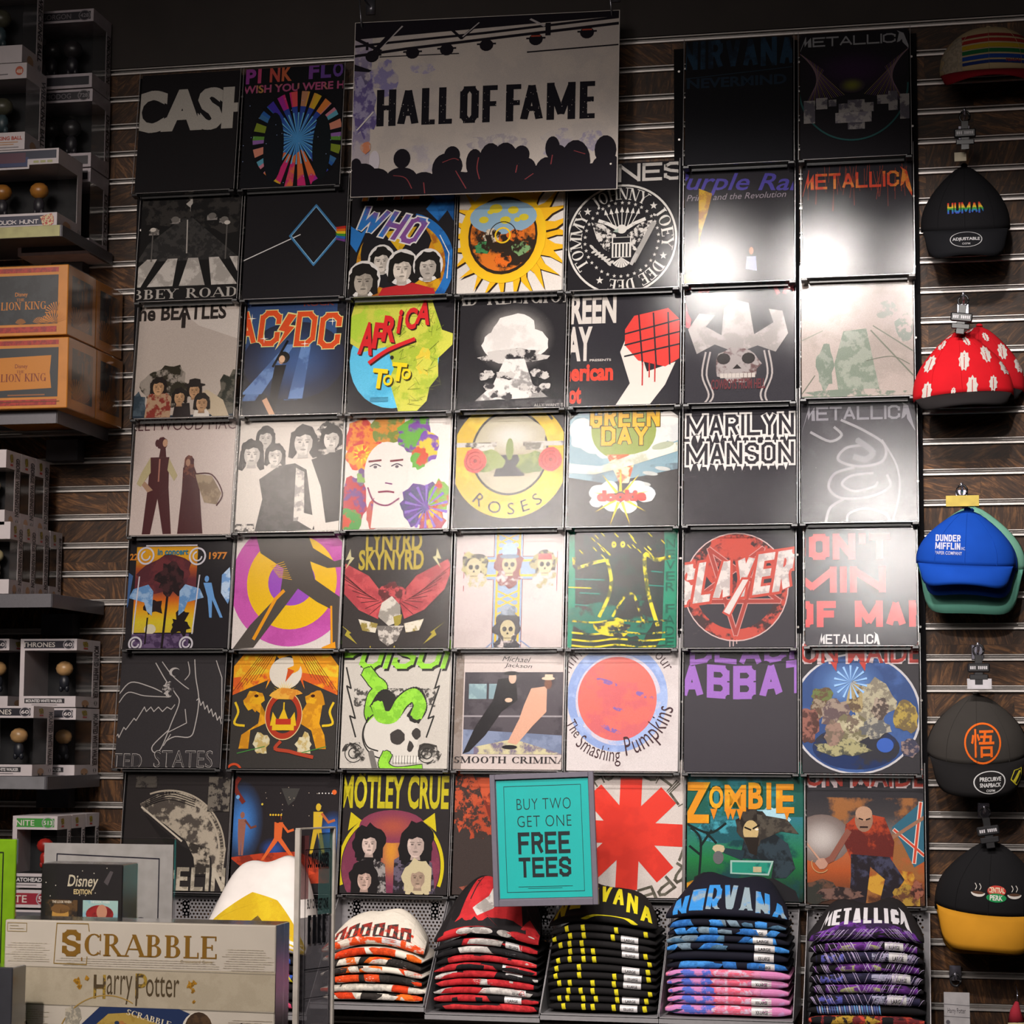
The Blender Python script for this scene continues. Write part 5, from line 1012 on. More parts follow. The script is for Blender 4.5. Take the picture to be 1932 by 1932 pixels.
for x, y, rx, ry in ((.05, .88, .05, .07), (.1, .9, .05, .06), (.02, .82, .02, .04), (.195, .79, .032, .055), (.195, .9, .06, .06), (.36, .86, .05, .09), (.385, .78, .03, .05), (.39, .84, .035, .06), (.47, .83, .032, .08), (.53, .83, .045, .11), (.585, .83, .05, .11), (.645, .79, .03, .05), (.665, .87, .035, .06), (.76, .76, .027, .065), (.785, .80, .028, .055), (.74, .9, .045, .09), (.845, .84, .055, .12), (.955, .78, .04, .08), (.96, .9, .06, .1), (.28, .93, .05, .06), (.62, .94, .06, .06)):
    A.ell(x, y, rx, ry, dk, n=18)
A.poly([(0, .86), (.06, .84), (.12, .9), (.2, .86), (.26, .92), (.34, .86), (.44, .88), (.55, .82), (.64, .88), (.74, .84), (.86, .86), (1, .84), (1, 1), (0, 1)], dk)
for P in ([(.165, .885), (.21, .9), (.235, .96)], [(.485, .80), (.48, .86), (.49, .92)], [(.40, .87), (.44, .97)], [(.28, .93), (.285, .99)], [(.63, .85), (.625, .89)], [(.66, .93), (.69, .9)], [(.76, .8), (.755, .85)], [(.35, .82), (.39, .80), (.41, .81)], [(.84, .78), (.88, .8)]): A.curve(P, .004, '7a3438')
A.ell(.975, .86, .004, .006, 'd0c8c0', n=6); A.text('HOT BACKSTAGE LOUNGE', .915, .962, .005, '8a8284', .07, 0) if 0 else None
A.build('print', s, flat((0, 0, 0), (sw, 0, 0), (0, 0, -sh), (0, -1, 0)))
for px, py, n_ in ((678, 40, 0), (1149, 16, 1)):
    p = at(px, py, .112); g = G()
    g.tube([(p.x, -.006, p.z+.075), (p.x, -.09, p.z+.075), (p.x-.0, -.116, p.z+.068), (p.x+.004, -.119, p.z+.02), (p.x+.008, -.118, p.z-.015), (p.x+.006, -.10, p.z-.022), (p.x+.004, -.100, p.z-.01)], .0022)
    g.box(p.x-.012, -.006, p.z+.055, p.x+.012, -.001, p.z+.095)
    tag(g.build('sign_hook', M('hook_metal', '8a8890', .3, .8), None, True), ('left', 'right')[n_]+' metal hook holding up the large printed sign', 'hook', 'sign hooks')

# ---------------------------------------------------------------- teal offer sign in a grey holder
p = [at(923, 1462, .34), at(1119, 1458, .34), at(940, 1711, .34), at(1134, 1708, .34)]
tw_, th_ = (p[1]-p[0]).length, (p[2]-p[0]).length
ang = math.atan2(p[2].x-p[0].x, p[0].z-p[2].z)
s = empty('offer_sign', p[0], (0, 0, 0)); s.rotation_euler = (0, -ang*.55, 0); tag(s, 'teal sale sign with black words in a grey frame before the tees', 'sign')
g = G(); g.box(0, .0, -th_, .0125, .012, 0, .001); g.box(tw_-.0125, 0, -th_, tw_, .012, 0, .001); g.box(.0125, 0, -.0125, tw_-.0125, .012, 0, .001); g.box(.0125, 0, -th_, tw_-.0125, .012, -th_+.0155, .001); g.box(.01, .008, -th_+.01, tw_-.01, .012, -.01)
g.build('frame', M('grey_sign_frame', '625d68', .4, .3, .05, 80), s)
A = Art((.058, .045, .942, .94), 3); A.bg('12928e', '109490', 6)
A.line([(.13, .095), (.87, .095), (.87, .895), (.13, .895)], .005, '0c2a2e', closed=True)
for t, y, h, w_, b in (('BUY TWO', .275, .085, .52, -.015), ('GET ONE', .405, .085, .52, -.015), ('FREE', .610, .165, .50, .055), ('TEES', .785, .150, .50, .06)): A.text(t, .25, y, h, '10181c', w_, b, sp=1.08)
A.rect(.24, .853, .76, .857, '0c3a3c'); A.rect(.33, .866, .66, .869, '0c3a3c')
A.build('poster', s, flat((0, .0072, 0), (tw_, 0, 0), (0, 0, -th_), (0, -1, 0)), GLOSSINK)
g = G(); g.box(tw_*.4, .012, -th_*.22, tw_*.6, .03, -th_*.14, .002); g.tube([(tw_*.5, .02, -th_*.18), (tw_*.5, .24, -th_*.14)], .004); g.build('bracket_arm', BLKP, s)
# ---------------------------------------------------------------- left shelves and boxed figures
XS = at(196, 1150, 0).x
PLATE = M('shelf_steel', '5f5d62', .45, .4, .06, 120, .08)
shelf_z = []
for i, (y0, y1, dd, lab) in enumerate(((425, 447, .34, 'grey steel shelf with a pale green label strip under the top boxes'), (770, 799, .34, 'light grey steel shelf carrying the orange boxes'), (1120, 1146, .34, 'grey steel shelf carrying the slim white boxes with vertical names'), (1465, 1490, .34, 'grey steel shelf carrying the white horse rider boxes'), (1722, 1747, .34, 'lowest grey steel shelf, behind the board game and signs'))):
    a, b = at(95, y0, dd), at(95, y1, dd); H = a.z-b.z; shelf_z.append(a.z)
    s = empty('wall_shelf', (XS, 0, a.z)); tag(s, lab, 'shelf', 'steel shelves on the left slatwall')
    g = G(); g.box(-.95, -dd, -.004, 0, -.006, -.0004); g.build('shelf_plate', PLATE, s)
    g = G(); g.box(-.95, -dd-.002, -H, 0, -dd, 0, .0006); g.build('front_lip', PLATE, s)
    g = G(); g.box(0, -dd, -H, .002, -.004, 0, .0006); g.build('side_lip', PLATE, s)
    g = G(); g.box(-.155, -.05, -H-.055, -.065, -.004, -H+.002, .001); g.build('bracket', M('dark_bracket', '3b3a3f', .6, .2), s)
    if i == 0: g = G(); g.box(-.9, -dd-.0035, -H+.001, -.004, -dd-.002, -.001); g.build('label_strip', M('label_strip_green', 'a09c6a', .5), s)
    if i == 3: g = G(); g.box(-.9, -dd-.0035, -H+.001, -.004, -dd-.002, -.001); g.build('label_strip', M('label_strip_grey', '6d6c70', .5), s)
CARD = M('white_carton', 'b9b0b2', .5, 0, .04, 30, spec=.4)
INNER = M('dark_carton_insert', '0d0d12', .7, 0, .1, 20)
def toy(p, parent, H, c1, c2):
    g = G()
    def ball(cx, cy, cz, rx, ry, rz, n=12):
        vs = []; fs = []
        for i in range(7):
            ph = PI*i/6
            for k in range(n): vs.append((cx+rx*math.sin(ph)*math.cos(2*PI*k/n), cy+ry*math.sin(ph)*math.sin(2*PI*k/n), cz+rz*math.cos(ph)))
        for i in range(6):
            for k in range(n): fs.append((i*n+k, (i+1)*n+k, (i+1)*n+(k+1) % n, i*n+(k+1) % n))
        g.add(vs, fs)
    ball(p[0], p[1], p[2]+H*.62, H*.20, H*.17, H*.17); g.build('toy_head', M('toy_'+c1, c1, .35, 0, .2, 60), parent, True)
    g = G(); ball(p[0], p[1], p[2]+H*.32, H*.12, H*.10, H*.17); ball(p[0]-H*.07, p[1], p[2]+H*.18, H*.05, H*.06, H*.08); ball(p[0]+H*.07, p[1], p[2]+H*.18, H*.05, H*.06, H*.08); g.build('toy_body', M('toy_'+c2, c2, .4, 0, .2, 60), parent, True)
def window_box(xr, yt, yb, d, L, W, lab, grp, side='', top=('262430', '', ''), bottom='', tb=.16, bb=.18, strip=.26, toyc=('8a7a5c', '3a3c48'), card=None, X=None, zb=None, dark=False, icon='a89838', H=0):
    """carton with a window that wraps round its front right corner"""
    pb, pt = at(xr, yb, d), at(xr, yt, d); H = H or pt.z-pb.z; X = pb.x if X is None else X; zb = pb.z if zb is None else zb
    s = empty('figure_box', (X, -d, zb)); tag(s, lab, 'box', grp)
    t = H*tb; b = H*bb; st = L*strip; e = .004
    g = G(); g.box(-W, 0, 0, 0, L, b); g.box(-W, 0, H-t, 0, L, H); g.box(-W, 0, b, -W+.012, L, H-t); g.box(-W, L-.0015, b, 0, L, H-t); g.box(-.0015, L-st, b, 0, L, H-t)
    ct = g.build('carton', card or CARD, s)
    g = G(); g.box(-W+.012, L-.004, b, -.0016, L-.0016, H-t); g.box(-W+.012, .002, b, -.002, L-.002, b+.001); g.build('insert', INNER, s)
    g = G(); g.box(-W+.012, 0, b, 0, .0006, H-t); g.box(-.0006, 0, b, 0, L-st, H-t); g.build('window', CLEAR, s)
    toy((-min(W, H)*.42, L*.5, b), s, (H-b-t)*1.0, *toyc)
    if W > H*.9: toy((-W*.72, L*.5, b), s, (H-b-t)*1.0, *toyc)
    # front print
    A = Art((-W, 0, 0, H), 7); col, t1, t2 = top
    if t1 or t2 or dark:
        A.rect(-W+.01, t*.18, -.008, t*.82, col)
        if t1: A.text(t1, -.012-len(t1)*t*.42-(t*1.3 if t2 else 0), t*.72, t*.42, 'c8c0b8' if not dark else '6a6468', len(t1)*t*.40, .01)
        if t2: A.ell(-.008-t*.5, t*.5, t*.5, t*.42, '9a9498' if not dark else '6a6468', n=16); A.ell(-.008-t*.5, t*.5, t*.42, t*.35, col, n=16); A.text(t2, -.008-t*.85, t*.66, t*.32, 'c8c0c0' if not dark else '7a7478', t*.7, .02)
    if bottom: A.rect(-.14, H-b*.78, -.03, H-b*.35, '2a282c'); A.text(bottom, -.136, H-b*.42, b*.28, 'c8c4c4', .10, .03); A.rect(-.12, H-b*.22, -.05, H-b*.17, '6a6668')
    if dark and not bottom: A.rect(-W+.01, H-b*.8, -.008, H-b*.2, '24222a')
    if A.t: A.build('front_print', ct, flat((0, 0, H), (1, 0, 0), (0, 0, -1), (0, -1, 0)), GLOSSINK, depth=.0009)
    A = Art((0, 0, L, H), 8)
    if side: A.text(side, L-st*.86, H*.08 if len(side) > 10 else H*.2, st*.70, '25232a' if not dark else '161418', H*(.78 if len(side) > 10 else .6), .035, rot=-PI/2)
    A.ell(L-st*.5, H*.93, st*.22, H*.035, '2c2a30', n=14); A.rect(L-st*.62, H*.90, L-st*.38, H*.96, 'a8a4a6')
    if icon: A.splat(L*.36, t*.42, L*.12, t*.26, icon, '5c4c2a', 300, 10); A.rect(L*.28, t*.72, L*.46, t*.84, 'a83a34')
    if not dark: A.splat(L*.4, H-b*.35, L*.16, b*.32, 'b08a6c', n=12, j=.05); A.rect(L*.30, H-b*.2, L*.34, H, '1a181a'); A.rect(L*.46, H-b*.2, L*.50, H, '1a181a')
    A.build('side_print', ct, flat((0, 0, H), (0, 1, 0), (0, 0, -1), (1, 0, 0)), GLOSSINK, depth=.0009)
    return s
GRB = 'boxed figures on the left shelves'
DCARD = M('shaded_white_carton', 'a59ba0', .5)  # darker copy of the white carton, rear pile's shade put into its colour
z1 = shelf_z[0]
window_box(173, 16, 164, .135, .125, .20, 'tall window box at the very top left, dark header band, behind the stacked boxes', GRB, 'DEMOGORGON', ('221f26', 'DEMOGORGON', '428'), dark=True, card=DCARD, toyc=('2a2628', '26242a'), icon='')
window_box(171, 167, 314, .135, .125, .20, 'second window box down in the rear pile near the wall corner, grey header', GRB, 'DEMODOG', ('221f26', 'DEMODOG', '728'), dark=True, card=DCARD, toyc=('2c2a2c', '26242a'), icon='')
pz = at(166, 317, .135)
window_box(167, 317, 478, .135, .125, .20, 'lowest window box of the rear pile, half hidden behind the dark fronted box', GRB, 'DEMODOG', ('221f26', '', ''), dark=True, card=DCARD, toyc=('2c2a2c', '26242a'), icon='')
OR = ('4c4a3c', '3a4a50')
window_box(41, -46, 117, .335, .125, .22, 'white window box cut by the top left corner of the photo', GRB, 'WRECKING BALL', ('b0a8a8', '', ''), '', .14, .20, .3, toyc=OR, icon='')
s = window_box(46, 118, 281, .335, .125, .22, 'white window box with orange number disc, upper left edge of the photo', GRB, 'WRECKING BALL', ('b0a8a8', '', ''), '', .18, .20, .3, toyc=OR, icon='')
for s_, Hh in ((s, at(46, 118, .335).z-at(46, 281, .335).z),):
    A = Art((-.2, 0, 0, Hh), 2); A.ell(-.020, Hh*.09, .011, .012, 'b0543c', n=20); A.text('488', -.028, Hh*.12, .011, 'cbb8a8', .016, .03); A.line([(-.1, Hh*.13), (-.052, Hh*.125)], .002, '3a3438')
    A.text('WRECKING BALL', -.112, Hh*.89, .010, 'a04030', .105, .04); A.rect(-.10, Hh*.91, -.018, Hh*.92, 'a8784c'); A.rect(-.10, Hh*.935, -.03, Hh*.945, 'a8784c'); A.rect(-.10, Hh*.97, -.016, Hh*.978, '5a5458')
    A.build('label_print', s_, flat((0, 0, Hh), (1, 0, 0), (0, 0, -1), (0, -1, 0)), GLOSSINK, depth=.0009)
a_, b_ = at(107, 279, .338), at(107, 425, .338)
s = window_box(107, 279, 425, .338, .155, .26, 'dark blue and white window box standing at the front of the top shelf', GRB, '', ('1d2440', '', ''), '', .20, .17, .2, toyc=('a06a2c', '2c2a30'), icon='')
Hh = a_.z-b_.z; A = Art((-.26, 0, 0, Hh), 3); A.rect(-.26, .004, -.006, Hh*.13, '1c2238'); A.rect(-.26, Hh*.10, -.082, Hh*.22, '1f2c58'); A.rect(-.2, .008, -.09, Hh*.17, '4a2438'); A.line([(-.006, Hh*.14), (-.082, Hh*.14), (-.082, Hh*.24), (-.26, Hh*.24)], .005, 'b8b0b4')
A.rect(-.26, Hh*.86, -.03, Hh*.98, '20223a'); A.text('DUCK HUNT', -.16, Hh*.965, .011, 'd0c8c8', .11, .05); A.splat(-.026, Hh*.93, .02, .017, 'c0b48c', 'a83a34', 200, 12)
for i in range(3): A.rect(-.068+.019*i, Hh*.15, -.054+.019*i, Hh*.18, '9a9a6a')
A.build('label_print', s, flat((0, 0, Hh), (1, 0, 0), (0, 0, -1), (0, -1, 0)), GLOSSINK, depth=.0009)
# orange boxes, two by two, shrink wrapped
OCARD = M('orange_carton', 'c07a2c', .4, 0, .10, 18, .12, 40, .5)
WRAP = acrylic('shrink_wrap', .12, 1, (.98, .98, .98), 1.6)
def orange_box(d, yt, yb, kind, lab, L=.18):
    fx = at(126, yb, .372).x; f1, f0 = at(126, yt, .372), at(126, yb, .372); H = f1.z-f0.z; W = .30
    s = empty('gift_box', (fx, -d, f0.z)); tag(s, lab, 'box', 'orange boxes on the second shelf')
    g = G(); g.box(-W, 0, 0, 0, L, H-.002, .002); ct = g.build('carton', OCARD, s)
    g = G(); g.box(-W-.001, -.0012, -.0, .0012, L+.001, H-.0004, .002); g.build('shrink_wrap', WRAP, s)
    A = Art((-W, 0, 0, H), 4)
    A.rect(-W, H*.045, -.026, H*.11, 'a8342c', '8a2a2c', 90); A.rect(-W, H*.15, -.026, H*.84 if kind else H*.84, '35383c', '2e3034', 20); A.rect(-W, H*.875, -.028, H*.955, 'a8342c', '8a2a2c', 90)
    g_ = 'c0782c'
    if kind == 0:
        A.text('Disney', -.142, H*.44, .010, g_, .034, .01); A.text('THE', -.138, H*.51, .007, g_, .022, serif=True); A.text('THE LION KING', -.236, H*.63, .020, g_, .178, serif=True)
        for x, r in ((-.034, .034), (-.055, .022), (-.075, .018), (-.125, .015)): A.rays(x, H*.84, r, 0, 11, g_, .45, 195, 345)
        A.rays(-.03, H*.7, .03, 0, 8, g_, .4, 180, 290)
    else:
        A.rect(-W, H*.15, -.026, H*.84, '35383c'); A.poly([(-W, H*.30), (-.045, H*.26), (-.048, H*.5), (-.043, H*.72), (-W, H*.76)], 'c07a2c'); A.text('Disney', -.142, H*.43, .010, '7a3426', .034, .01); A.text('THE', -.138, H*.50, .007, '7a3426', .022, serif=True); A.text('THE LION KING', -.236, H*.62, .020, '7a3426', .178, serif=True)
        A.rect(-.16, H*.80, -.06, H*.82, '8a5a3a'); A.rect(-W, H*.90, -.02, H*.91, '6a3a1c')
    A.build('front_print', ct, flat((0, 0, H), (1, 0, 0), (0, 0, -1), (0, -1, 0)), GLOSSINK, depth=.0009)
    A = Art((0, 0, L, H), 5); A.rect(L*.14, H*.14, L*.88, H*.86, '2e3034', '7a4c24', 14); A.rays(L*.3, H*.86, H*.3, 0, 9, 'a8692c', .4, 200, 340); A.rays(L*.6, H*.86, H*.2, 0, 9, 'a8692c', .4, 200, 340); A.line([(L*.5, H*.3), (L*.5, H*.86)], .003, 'a8692c')
    A.build('side_print', ct, flat((0, 0, H), (0, 1, 0), (0, 0, -1), (1, 0, 0)), GLOSSINK, depth=.0009)
orange_box(.372, 497, 631, 0, 'upper front orange box with dark panel and palm leaves')
orange_box(.372, 634, 769, 1, 'lower front orange box with an orange plaque on its dark panel')
orange_box(.188, 497, 631, 0, 'upper orange box in the rear pile, only its side showing')
orange_box(.188, 634, 769, 1, 'lower orange box in the rear pile, next to the slatwall')
# slim boxes with vertical names
def slim(yt, yb, ds, L, names, labs, xfront, dfront):
    f1, f0 = at(xfront, yt, dfront), at(xfront, yb, dfront)
    for d, nm, lb in zip(ds, names, labs):
        window_box(0, 0, 0, d, L, .13, lb, GRB, nm, ('b8b0b0', '', ''), '', .24, .20, .38, ('a89c78', 'b0a088'), X=f0.x, zb=f0.z, H=f1.z-f0.z)
GW = 'GEORGE WASHINGTON'
slim(848, 990, (.335, .245, .155), .087, (GW, GW, GW), ('slim white box, front of the upper row of three, cut by the photo edge', 'slim white box in the middle of the upper row of three', 'slim white box at the wall end of the upper row of three'), 8, .335)
slim(984, 1120, (.335, .255, .175, .09), .078, (GW, GW, GW, 'BENJAMIN FRANKLIN'), ('slim white box at the front of the lower row of four, at the photo edge', 'second slim white box of the lower row of four', 'third slim white box of the lower row of four', 'slim white box nearest the wall in the lower row, different name from its neighbours'), 16, .335)
# horse rider boxes
HC = ('b08a5c', '22242c')
MW = 'MOUNTED WHITE WALKER'
window_box(142, 1205, 1334, .165, .155, .155, 'large white window box on top of the pile on the fourth shelf', GRB, MW, ('24222a', 'GAME OF THRONES', '60'), MW, .17, .16, .30, HC)
window_box(140, 1336, 1464, .165, .155, .155, 'large white window box under the topmost one, nearest the wall', GRB, MW, ('24222a', 'GAME OF THRONES', '60'), MW, .17, .16, .30, HC)
window_box(60, 1332, 1464, .335, .125, .155, 'large white window box at the front left of the fourth shelf', GRB, MW, ('24222a', 'GAME OF THRONES', '60'), MW, .17, .16, .30, HC)
pb = at(14, 1334, .165)
window_box(14, 1205, 1334, .165, .155, .155, 'large white window box cut by the left edge, beside the topmost one', GRB, MW, ('24222a', 'GAME OF THRONES', '60'), MW, .17, .16, .30, HC)
# small boxes on the lowest shelf
for k, d in enumerate((.335, .245, .155)):
    window_box(105, 1540, 1676, d, .086, .118, ('white and green window box with a red toy, front one behind the grey sign', 'white window box second from the front above the grey sign', 'white window box third from the front, nearest the wall, above the grey sign')[k], GRB, 'TOMATOHEAD', ('3f8a3c', 'FORTNITE', '513'), 'TOMATOHEAD', .19, .20, .25, ('a82820', 'a82820'), X=at(105, 1676, .335).x, zb=at(105, 1676, .335).z, H=at(105, 1540, .335).z-at(105, 1676, .335).z)
window_box(104, 1680, 1722, .335, .088, .118, 'white box with a dark red band under the green banded one', GRB, '', ('8a2634', 'FORTNITE', '514'), '', .8, .1, .25, ('3a3438', '3a3438'), X=at(105, 1676, .335).x)
# ---------------------------------------------------------------- trays of perforated steel and the stacks of folded tees
def perf(name, x0, x1, z0, z1, y, parent, pitch=.0098, r=.0030):
    g = G(); nx = max(2, int((x1-x0-.02)/pitch)); nz = max(2, int((z1-z0-.012)/(pitch*.87)))
    ox = x0+((x1-x0)-nx*pitch)/2; oz = z1-.006-nz*pitch*.87
    for j in range(nz):
        for i in range(nx - (j % 2)):
            cx = ox+(i+.5+(.5 if j % 2 else 0))*pitch; cz = oz+(j+.5)*pitch*.87; hw, hh = pitch/2, pitch*.435
            O = [(cx+sx*hw, y, cz+sz*hh) for sx, sz in ((1, 0), (1, 1), (0, 1), (-1, 1), (-1, 0), (-1, -1), (0, -1), (1, -1))]
            I = [(cx+r*math.cos(k*PI/4), y, cz+r*math.sin(k*PI/4)) for k in range(8)]; I2 = [(a, y+.0015, c) for a, b, c in I]
            g.add(O+I+I2, [f for k in range(8) for f in ((k, (k+1) % 8, 8+(k+1) % 8, 8+k), (8+k, 8+(k+1) % 8, 16+(k+1) % 8, 16+k))])
        if j % 2:
            cz = oz+(j+.5)*pitch*.87; g.box(ox, y, cz-pitch*.435, ox+pitch/2, y+.001, cz+pitch*.435); g.box(ox+(nx-.5)*pitch, y, cz-pitch*.435, ox+nx*pitch, y+.001, cz+pitch*.435)
    g.box(x0, y, z0, ox, y+.0015, z1); g.box(ox+nx*pitch, y, z0, x1, y+.0015, z1); g.box(ox, y, oz+nz*pitch*.87, ox+nx*pitch, y+.0015, z1); g.box(ox, y, z0, ox+nx*pitch, y+.0015, oz)
    return g.build(name, STEEL, parent)
STEEL = M('perforated_steel', '9a979a', .38, .6, .06, 60)
def tray(xl, xr, yb, yt, d, lab):
    a, b = at(xl, yb, d), at(xr, yb, d); zt = at((xl+xr)/2, yt, .03).z; X0, X1, z = a.x, b.x, a.z
    s = empty('perforated_tray', (0, 0, 0)); tag(s, lab, 'tray', 'perforated steel trays under the tee stacks')
    perf('perforated_back', X0, X1, z, zt, -.030, s)
    g = G(); g.box(X0, -d, z-.0015, X1, -.03, z); g.build('tray_floor', STEEL, s)
    g = G(); g.box(X0, -d, z-.012, X1, -d+.0015, z+.003); g.build('front_edge', STEEL, s)
    for x in (X0, X1-.0015):
        g = G(); g.add([(x, -d, z), (x, -.03, z), (x, -.03, zt), (x, -.06, zt), (x, -d, z+.012), (x+.0015, -d, z), (x+.0015, -.03, z), (x+.0015, -.03, zt), (x+.0015, -.06, zt), (x+.0015, -d, z+.012)],
              [(0, 1, 2, 3, 4), (9, 8, 7, 6, 5), (0, 5, 6, 1), (1, 6, 7, 2), (2, 7, 8, 3), (3, 8, 9, 4), (4, 9, 5, 0)]); g.build('side_plate', STEEL, s)
    g = G(); g.box(X0+.03, -.03, zt-.05, X0+.05, -.004, zt-.01); g.box(X1-.05, -.03, zt-.05, X1-.03, -.004, zt-.01); g.build('slat_hook', STEEL, s)
    return X0, X1, z, zt
def slab(cx, z0, W, D, h, arch, d, parent_name, lab, grp, fabric, art, jig, top=None, ph=0.0, wref=None):
    """one folded tee lying in a stack, soft rounded front fold; top=(height, lean) makes the slumped top one"""
    rnd = random.Random(jig); wob = rnd.uniform(.0015, .005); sh = rnd.uniform(-.0015, .0015); n = 28; dd = d+rnd.uniform(-.004, .004)
    def zc(u): t = (2*u-1)*W/(wref or W); return arch*(1-abs(t)**2.3)+.0035*arch/.02*math.sin(6*u+ph)+.002
    def ht(u): t = abs(2*u-1); return h*max(.40, (1-t**14))
    def yf(u): t = 2*u-1; return -dd+.014*t*t*t*t+wob*math.sin(4*u*PI+ph)
    root = empty('folded_tee', (cx+sh, 0, z0)); tag(root, lab, 'shirt', grp)
    V = []; prof = []
    for i in range(n+1):
        u = i/n; H = ht(u); z = zc(u)
        ring = [(-1, 0)]+[None]
        P = []
        for k in range(7):
            a = -PI/2+PI*k/6; P.append((yf(u)-H*.5*math.cos(a)*.9+H*.45, z+h/2+H/2*math.sin(a)))
        if top:
            th, ln = top
            for k in range(1, 9):
                t = k/8; w_ = math.sin(t*PI/2)
                P.append((yf(u)+H*.45+ln*t, z+h/2+H/2+th*w_*(1-.62*abs(2*u-1)**4.5)+.004*math.sin(9*u+4*t+ph)*t-(.014*math.exp(-((2*u-1)/.28)**2)*t**4)))
            P.append((yf(u)+H*.45+ln+.015, z+h/2+H/2+th*.84*(1-.62*abs(2*u-1)**4.5)-(.012*math.exp(-((2*u-1)/.28)**2)))); P.append((yf(u)+H*.45+ln+.02, z+.004)); P.append((yf(u)+.06, z+h/2-H/2))
        else:
            P.append((yf(u)+D, z+h/2+H/2)); P.append((yf(u)+D, z+h/2-H/2))
        prof.append(P)
        for y, zz in P:
            nar = 1.0
            if top and y > yf(u)+H: nar = 1-.17*min(1, (y-yf(u))/top[1])**1.5
            V.append(((u-.5)*W*nar, y, zz))
    m = len(prof[0]); F = []
    for i in range(n):
        for k in range(m): F.append((i*m+k, (i+1)*m+k, (i+1)*m+(k+1) % m, i*m+(k+1) % m))
    F.append(tuple(range(m))); F.append(tuple(n*m+k for k in range(m))[::-1])
    cl = mesh('cloth', V, F, tee_fabric(fabric), root, True)
    def fn(u, v, l):
        u = min(1, max(0, u)); x = u*n; i = min(n-1, int(x)); f = x-i
        kmax = 14 if top else 6; kk = (1-v)*kmax; k = min(kmax-1, max(0, int(kk))); g_ = kk-k
        q = [Vector(V[(i+a)*m+k+b]) for a in (0, 1) for b in (0, 1)]
        p = (q[0]*(1-g_)+q[1]*g_)*(1-f)+(q[2]*(1-g_)+q[3]*g_)*f
        nrm = (q[2]-q[0]).cross(q[1]-q[0]); nrm = nrm.normalized() if nrm.length > 1e-9 else Vector((0, -1, 0))
        if nrm.y > 0: nrm = -nrm
        return p+nrm*(l+.0005)
    A = Art((.005, .0, .995, 1), jig); art(A)
    if A.t: A.build('print', cl, fn, cut=.035, depth=.002)
    return root, fn
def sticker(root, fn, u0, u1, v0, v1, txt, col='b8b4b4'):
    A = Art((0, 0, 1, 1), 1); A.rect(u0, v0, u1, v1, col); A.rect(u0, v0+(v1-v0)*.1, u1, v0+(v1-v0)*.16, '5a585c')
    A.text(txt, u0+(u1-u0)*.2, v0+(v1-v0)*.72, (v1-v0)*.34, '2a282c', (u1-u0)*.6, .03)
    A.build('size_sticker', root, lambda u, v, l: fn(u, v, l+.0004), GLOSSINK, cut=.04)
def stack(xl, xr, ybase, d, levels, top, grp, seed, tlab, tops):
    """levels: list of (pixel height, fabric, art, sticker text, label) from the bottom up"""
    a, b = at(xl, ybase, .30), at(xr, ybase, .30); W = b.x-a.x; cx = (a.x+b.x)/2; z = a.z+.0006; k = ppm(d)
    n = len(levels)
    for i, (hp, fab, art, st, lab) in enumerate(levels):
        h = hp/k; ar = .004+.020*(i/(n+.01))
        w_ = W*(1-.03*(i/n))*random.Random(seed*5+i).uniform(.93, .975)
        r, fn = slab(cx, z-ar*0, w_, .19, h*.91, ar, d-.012, 'folded_tee', lab, grp, fab, art, seed*31+i, None, seed, W)
        # the arch of each one rests on the arch below
        r.location.z = z+.0
        if st:
            o = random.Random(seed*7+i).uniform(-.03, .03); sticker(r, fn, .70+o, .86+o, .12, .92, st)
        z += h-(.020/(n+.01) if i < n-1 else 0)*0
    hp, fab, art, lab, th, ln = top; h = hp/k
    r, fn = slab(cx, z+.003, W*.95, .19, h, .024, d-.016, 'folded_tee', lab, tops, fab, art, seed*31+77, (th, ln), seed, W)
    return r, fn
ORD = ('bottom', 'second lowest', 'third from the bottom', 'fourth from the bottom', 'fifth from the bottom', 'sixth from the bottom', 'seventh from the bottom', 'eighth from the bottom', 'ninth from the bottom', 'tenth from the bottom', 'eleventh from the bottom', 'twelfth from the bottom')
def patches(cols, n, seed, bg=None, bgc2=None, w=(.05, .22), m=0, zig=False):
    def f(A):
        r = random.Random(seed)
        if bg: A.rect(0, 0, 1, 1, bg, bgc2, 60 if bgc2 else 0)
        for i in range(n):
            x = r.uniform(-.02, .92); ww = r.uniform(*w); c = r.choice(cols); s_ = r.uniform(-.06, .06)
            if zig: A.line([(x, 0), (x+s_, 1)], r.uniform(.008, .02), c)
            else:
                v0 = r.choice((0, .1, .3)); v1 = r.choice((.8, .9, 1)); A.poly([(x, v0+.15), (x+ww*.3, v0), (x+ww, v0+.1), (x+ww+s_, v1), (x+ww*.4, v1), (x+s_, v1-.12)], c, shade(lin(c), .7) if m else None, m)
    return f
# 1: orange, white and black
t1 = tray(584, 800, 1893, 1691, .30, 'perforated steel tray holding the orange and white tees')
OG = ['c8441c', 'd8601c', 'c63a18', 'bfb8ae', 'c8c0b4', '2c2826']
def topart1(A):
    A.rect(0, .45, 1, 1, 'c4bbae', 'b8341c', 34); A.rect(0, 0, 1, .45, 'c4bcb0')
    for i, ch in enumerate('POISON'): A.poly([(.10+.13*i, .42), (.20+.13*i, .38), (.22+.13*i, .62), (.12+.13*i, .66)], '35302e', '8a2a22', 60); A.rect(.14+.13*i, .46, .17+.13*i, .56, 'c4bbae')
    A.poly([(0, .74), (.3, .62), (.55, .70), (.9, .58), (1, .7), (1, 1), (0, 1)], 'c8461c', 'c4bbae', 40)
    A.rect(.60, .62, .78, .86, 'bdb4b2'); A.rect(.60, .60, .78, .66, '1c1a1c'); A.rect(.63, .72, .74, .735, '6a6464'); A.rect(.63, .77, .74, .785, '6a6464')
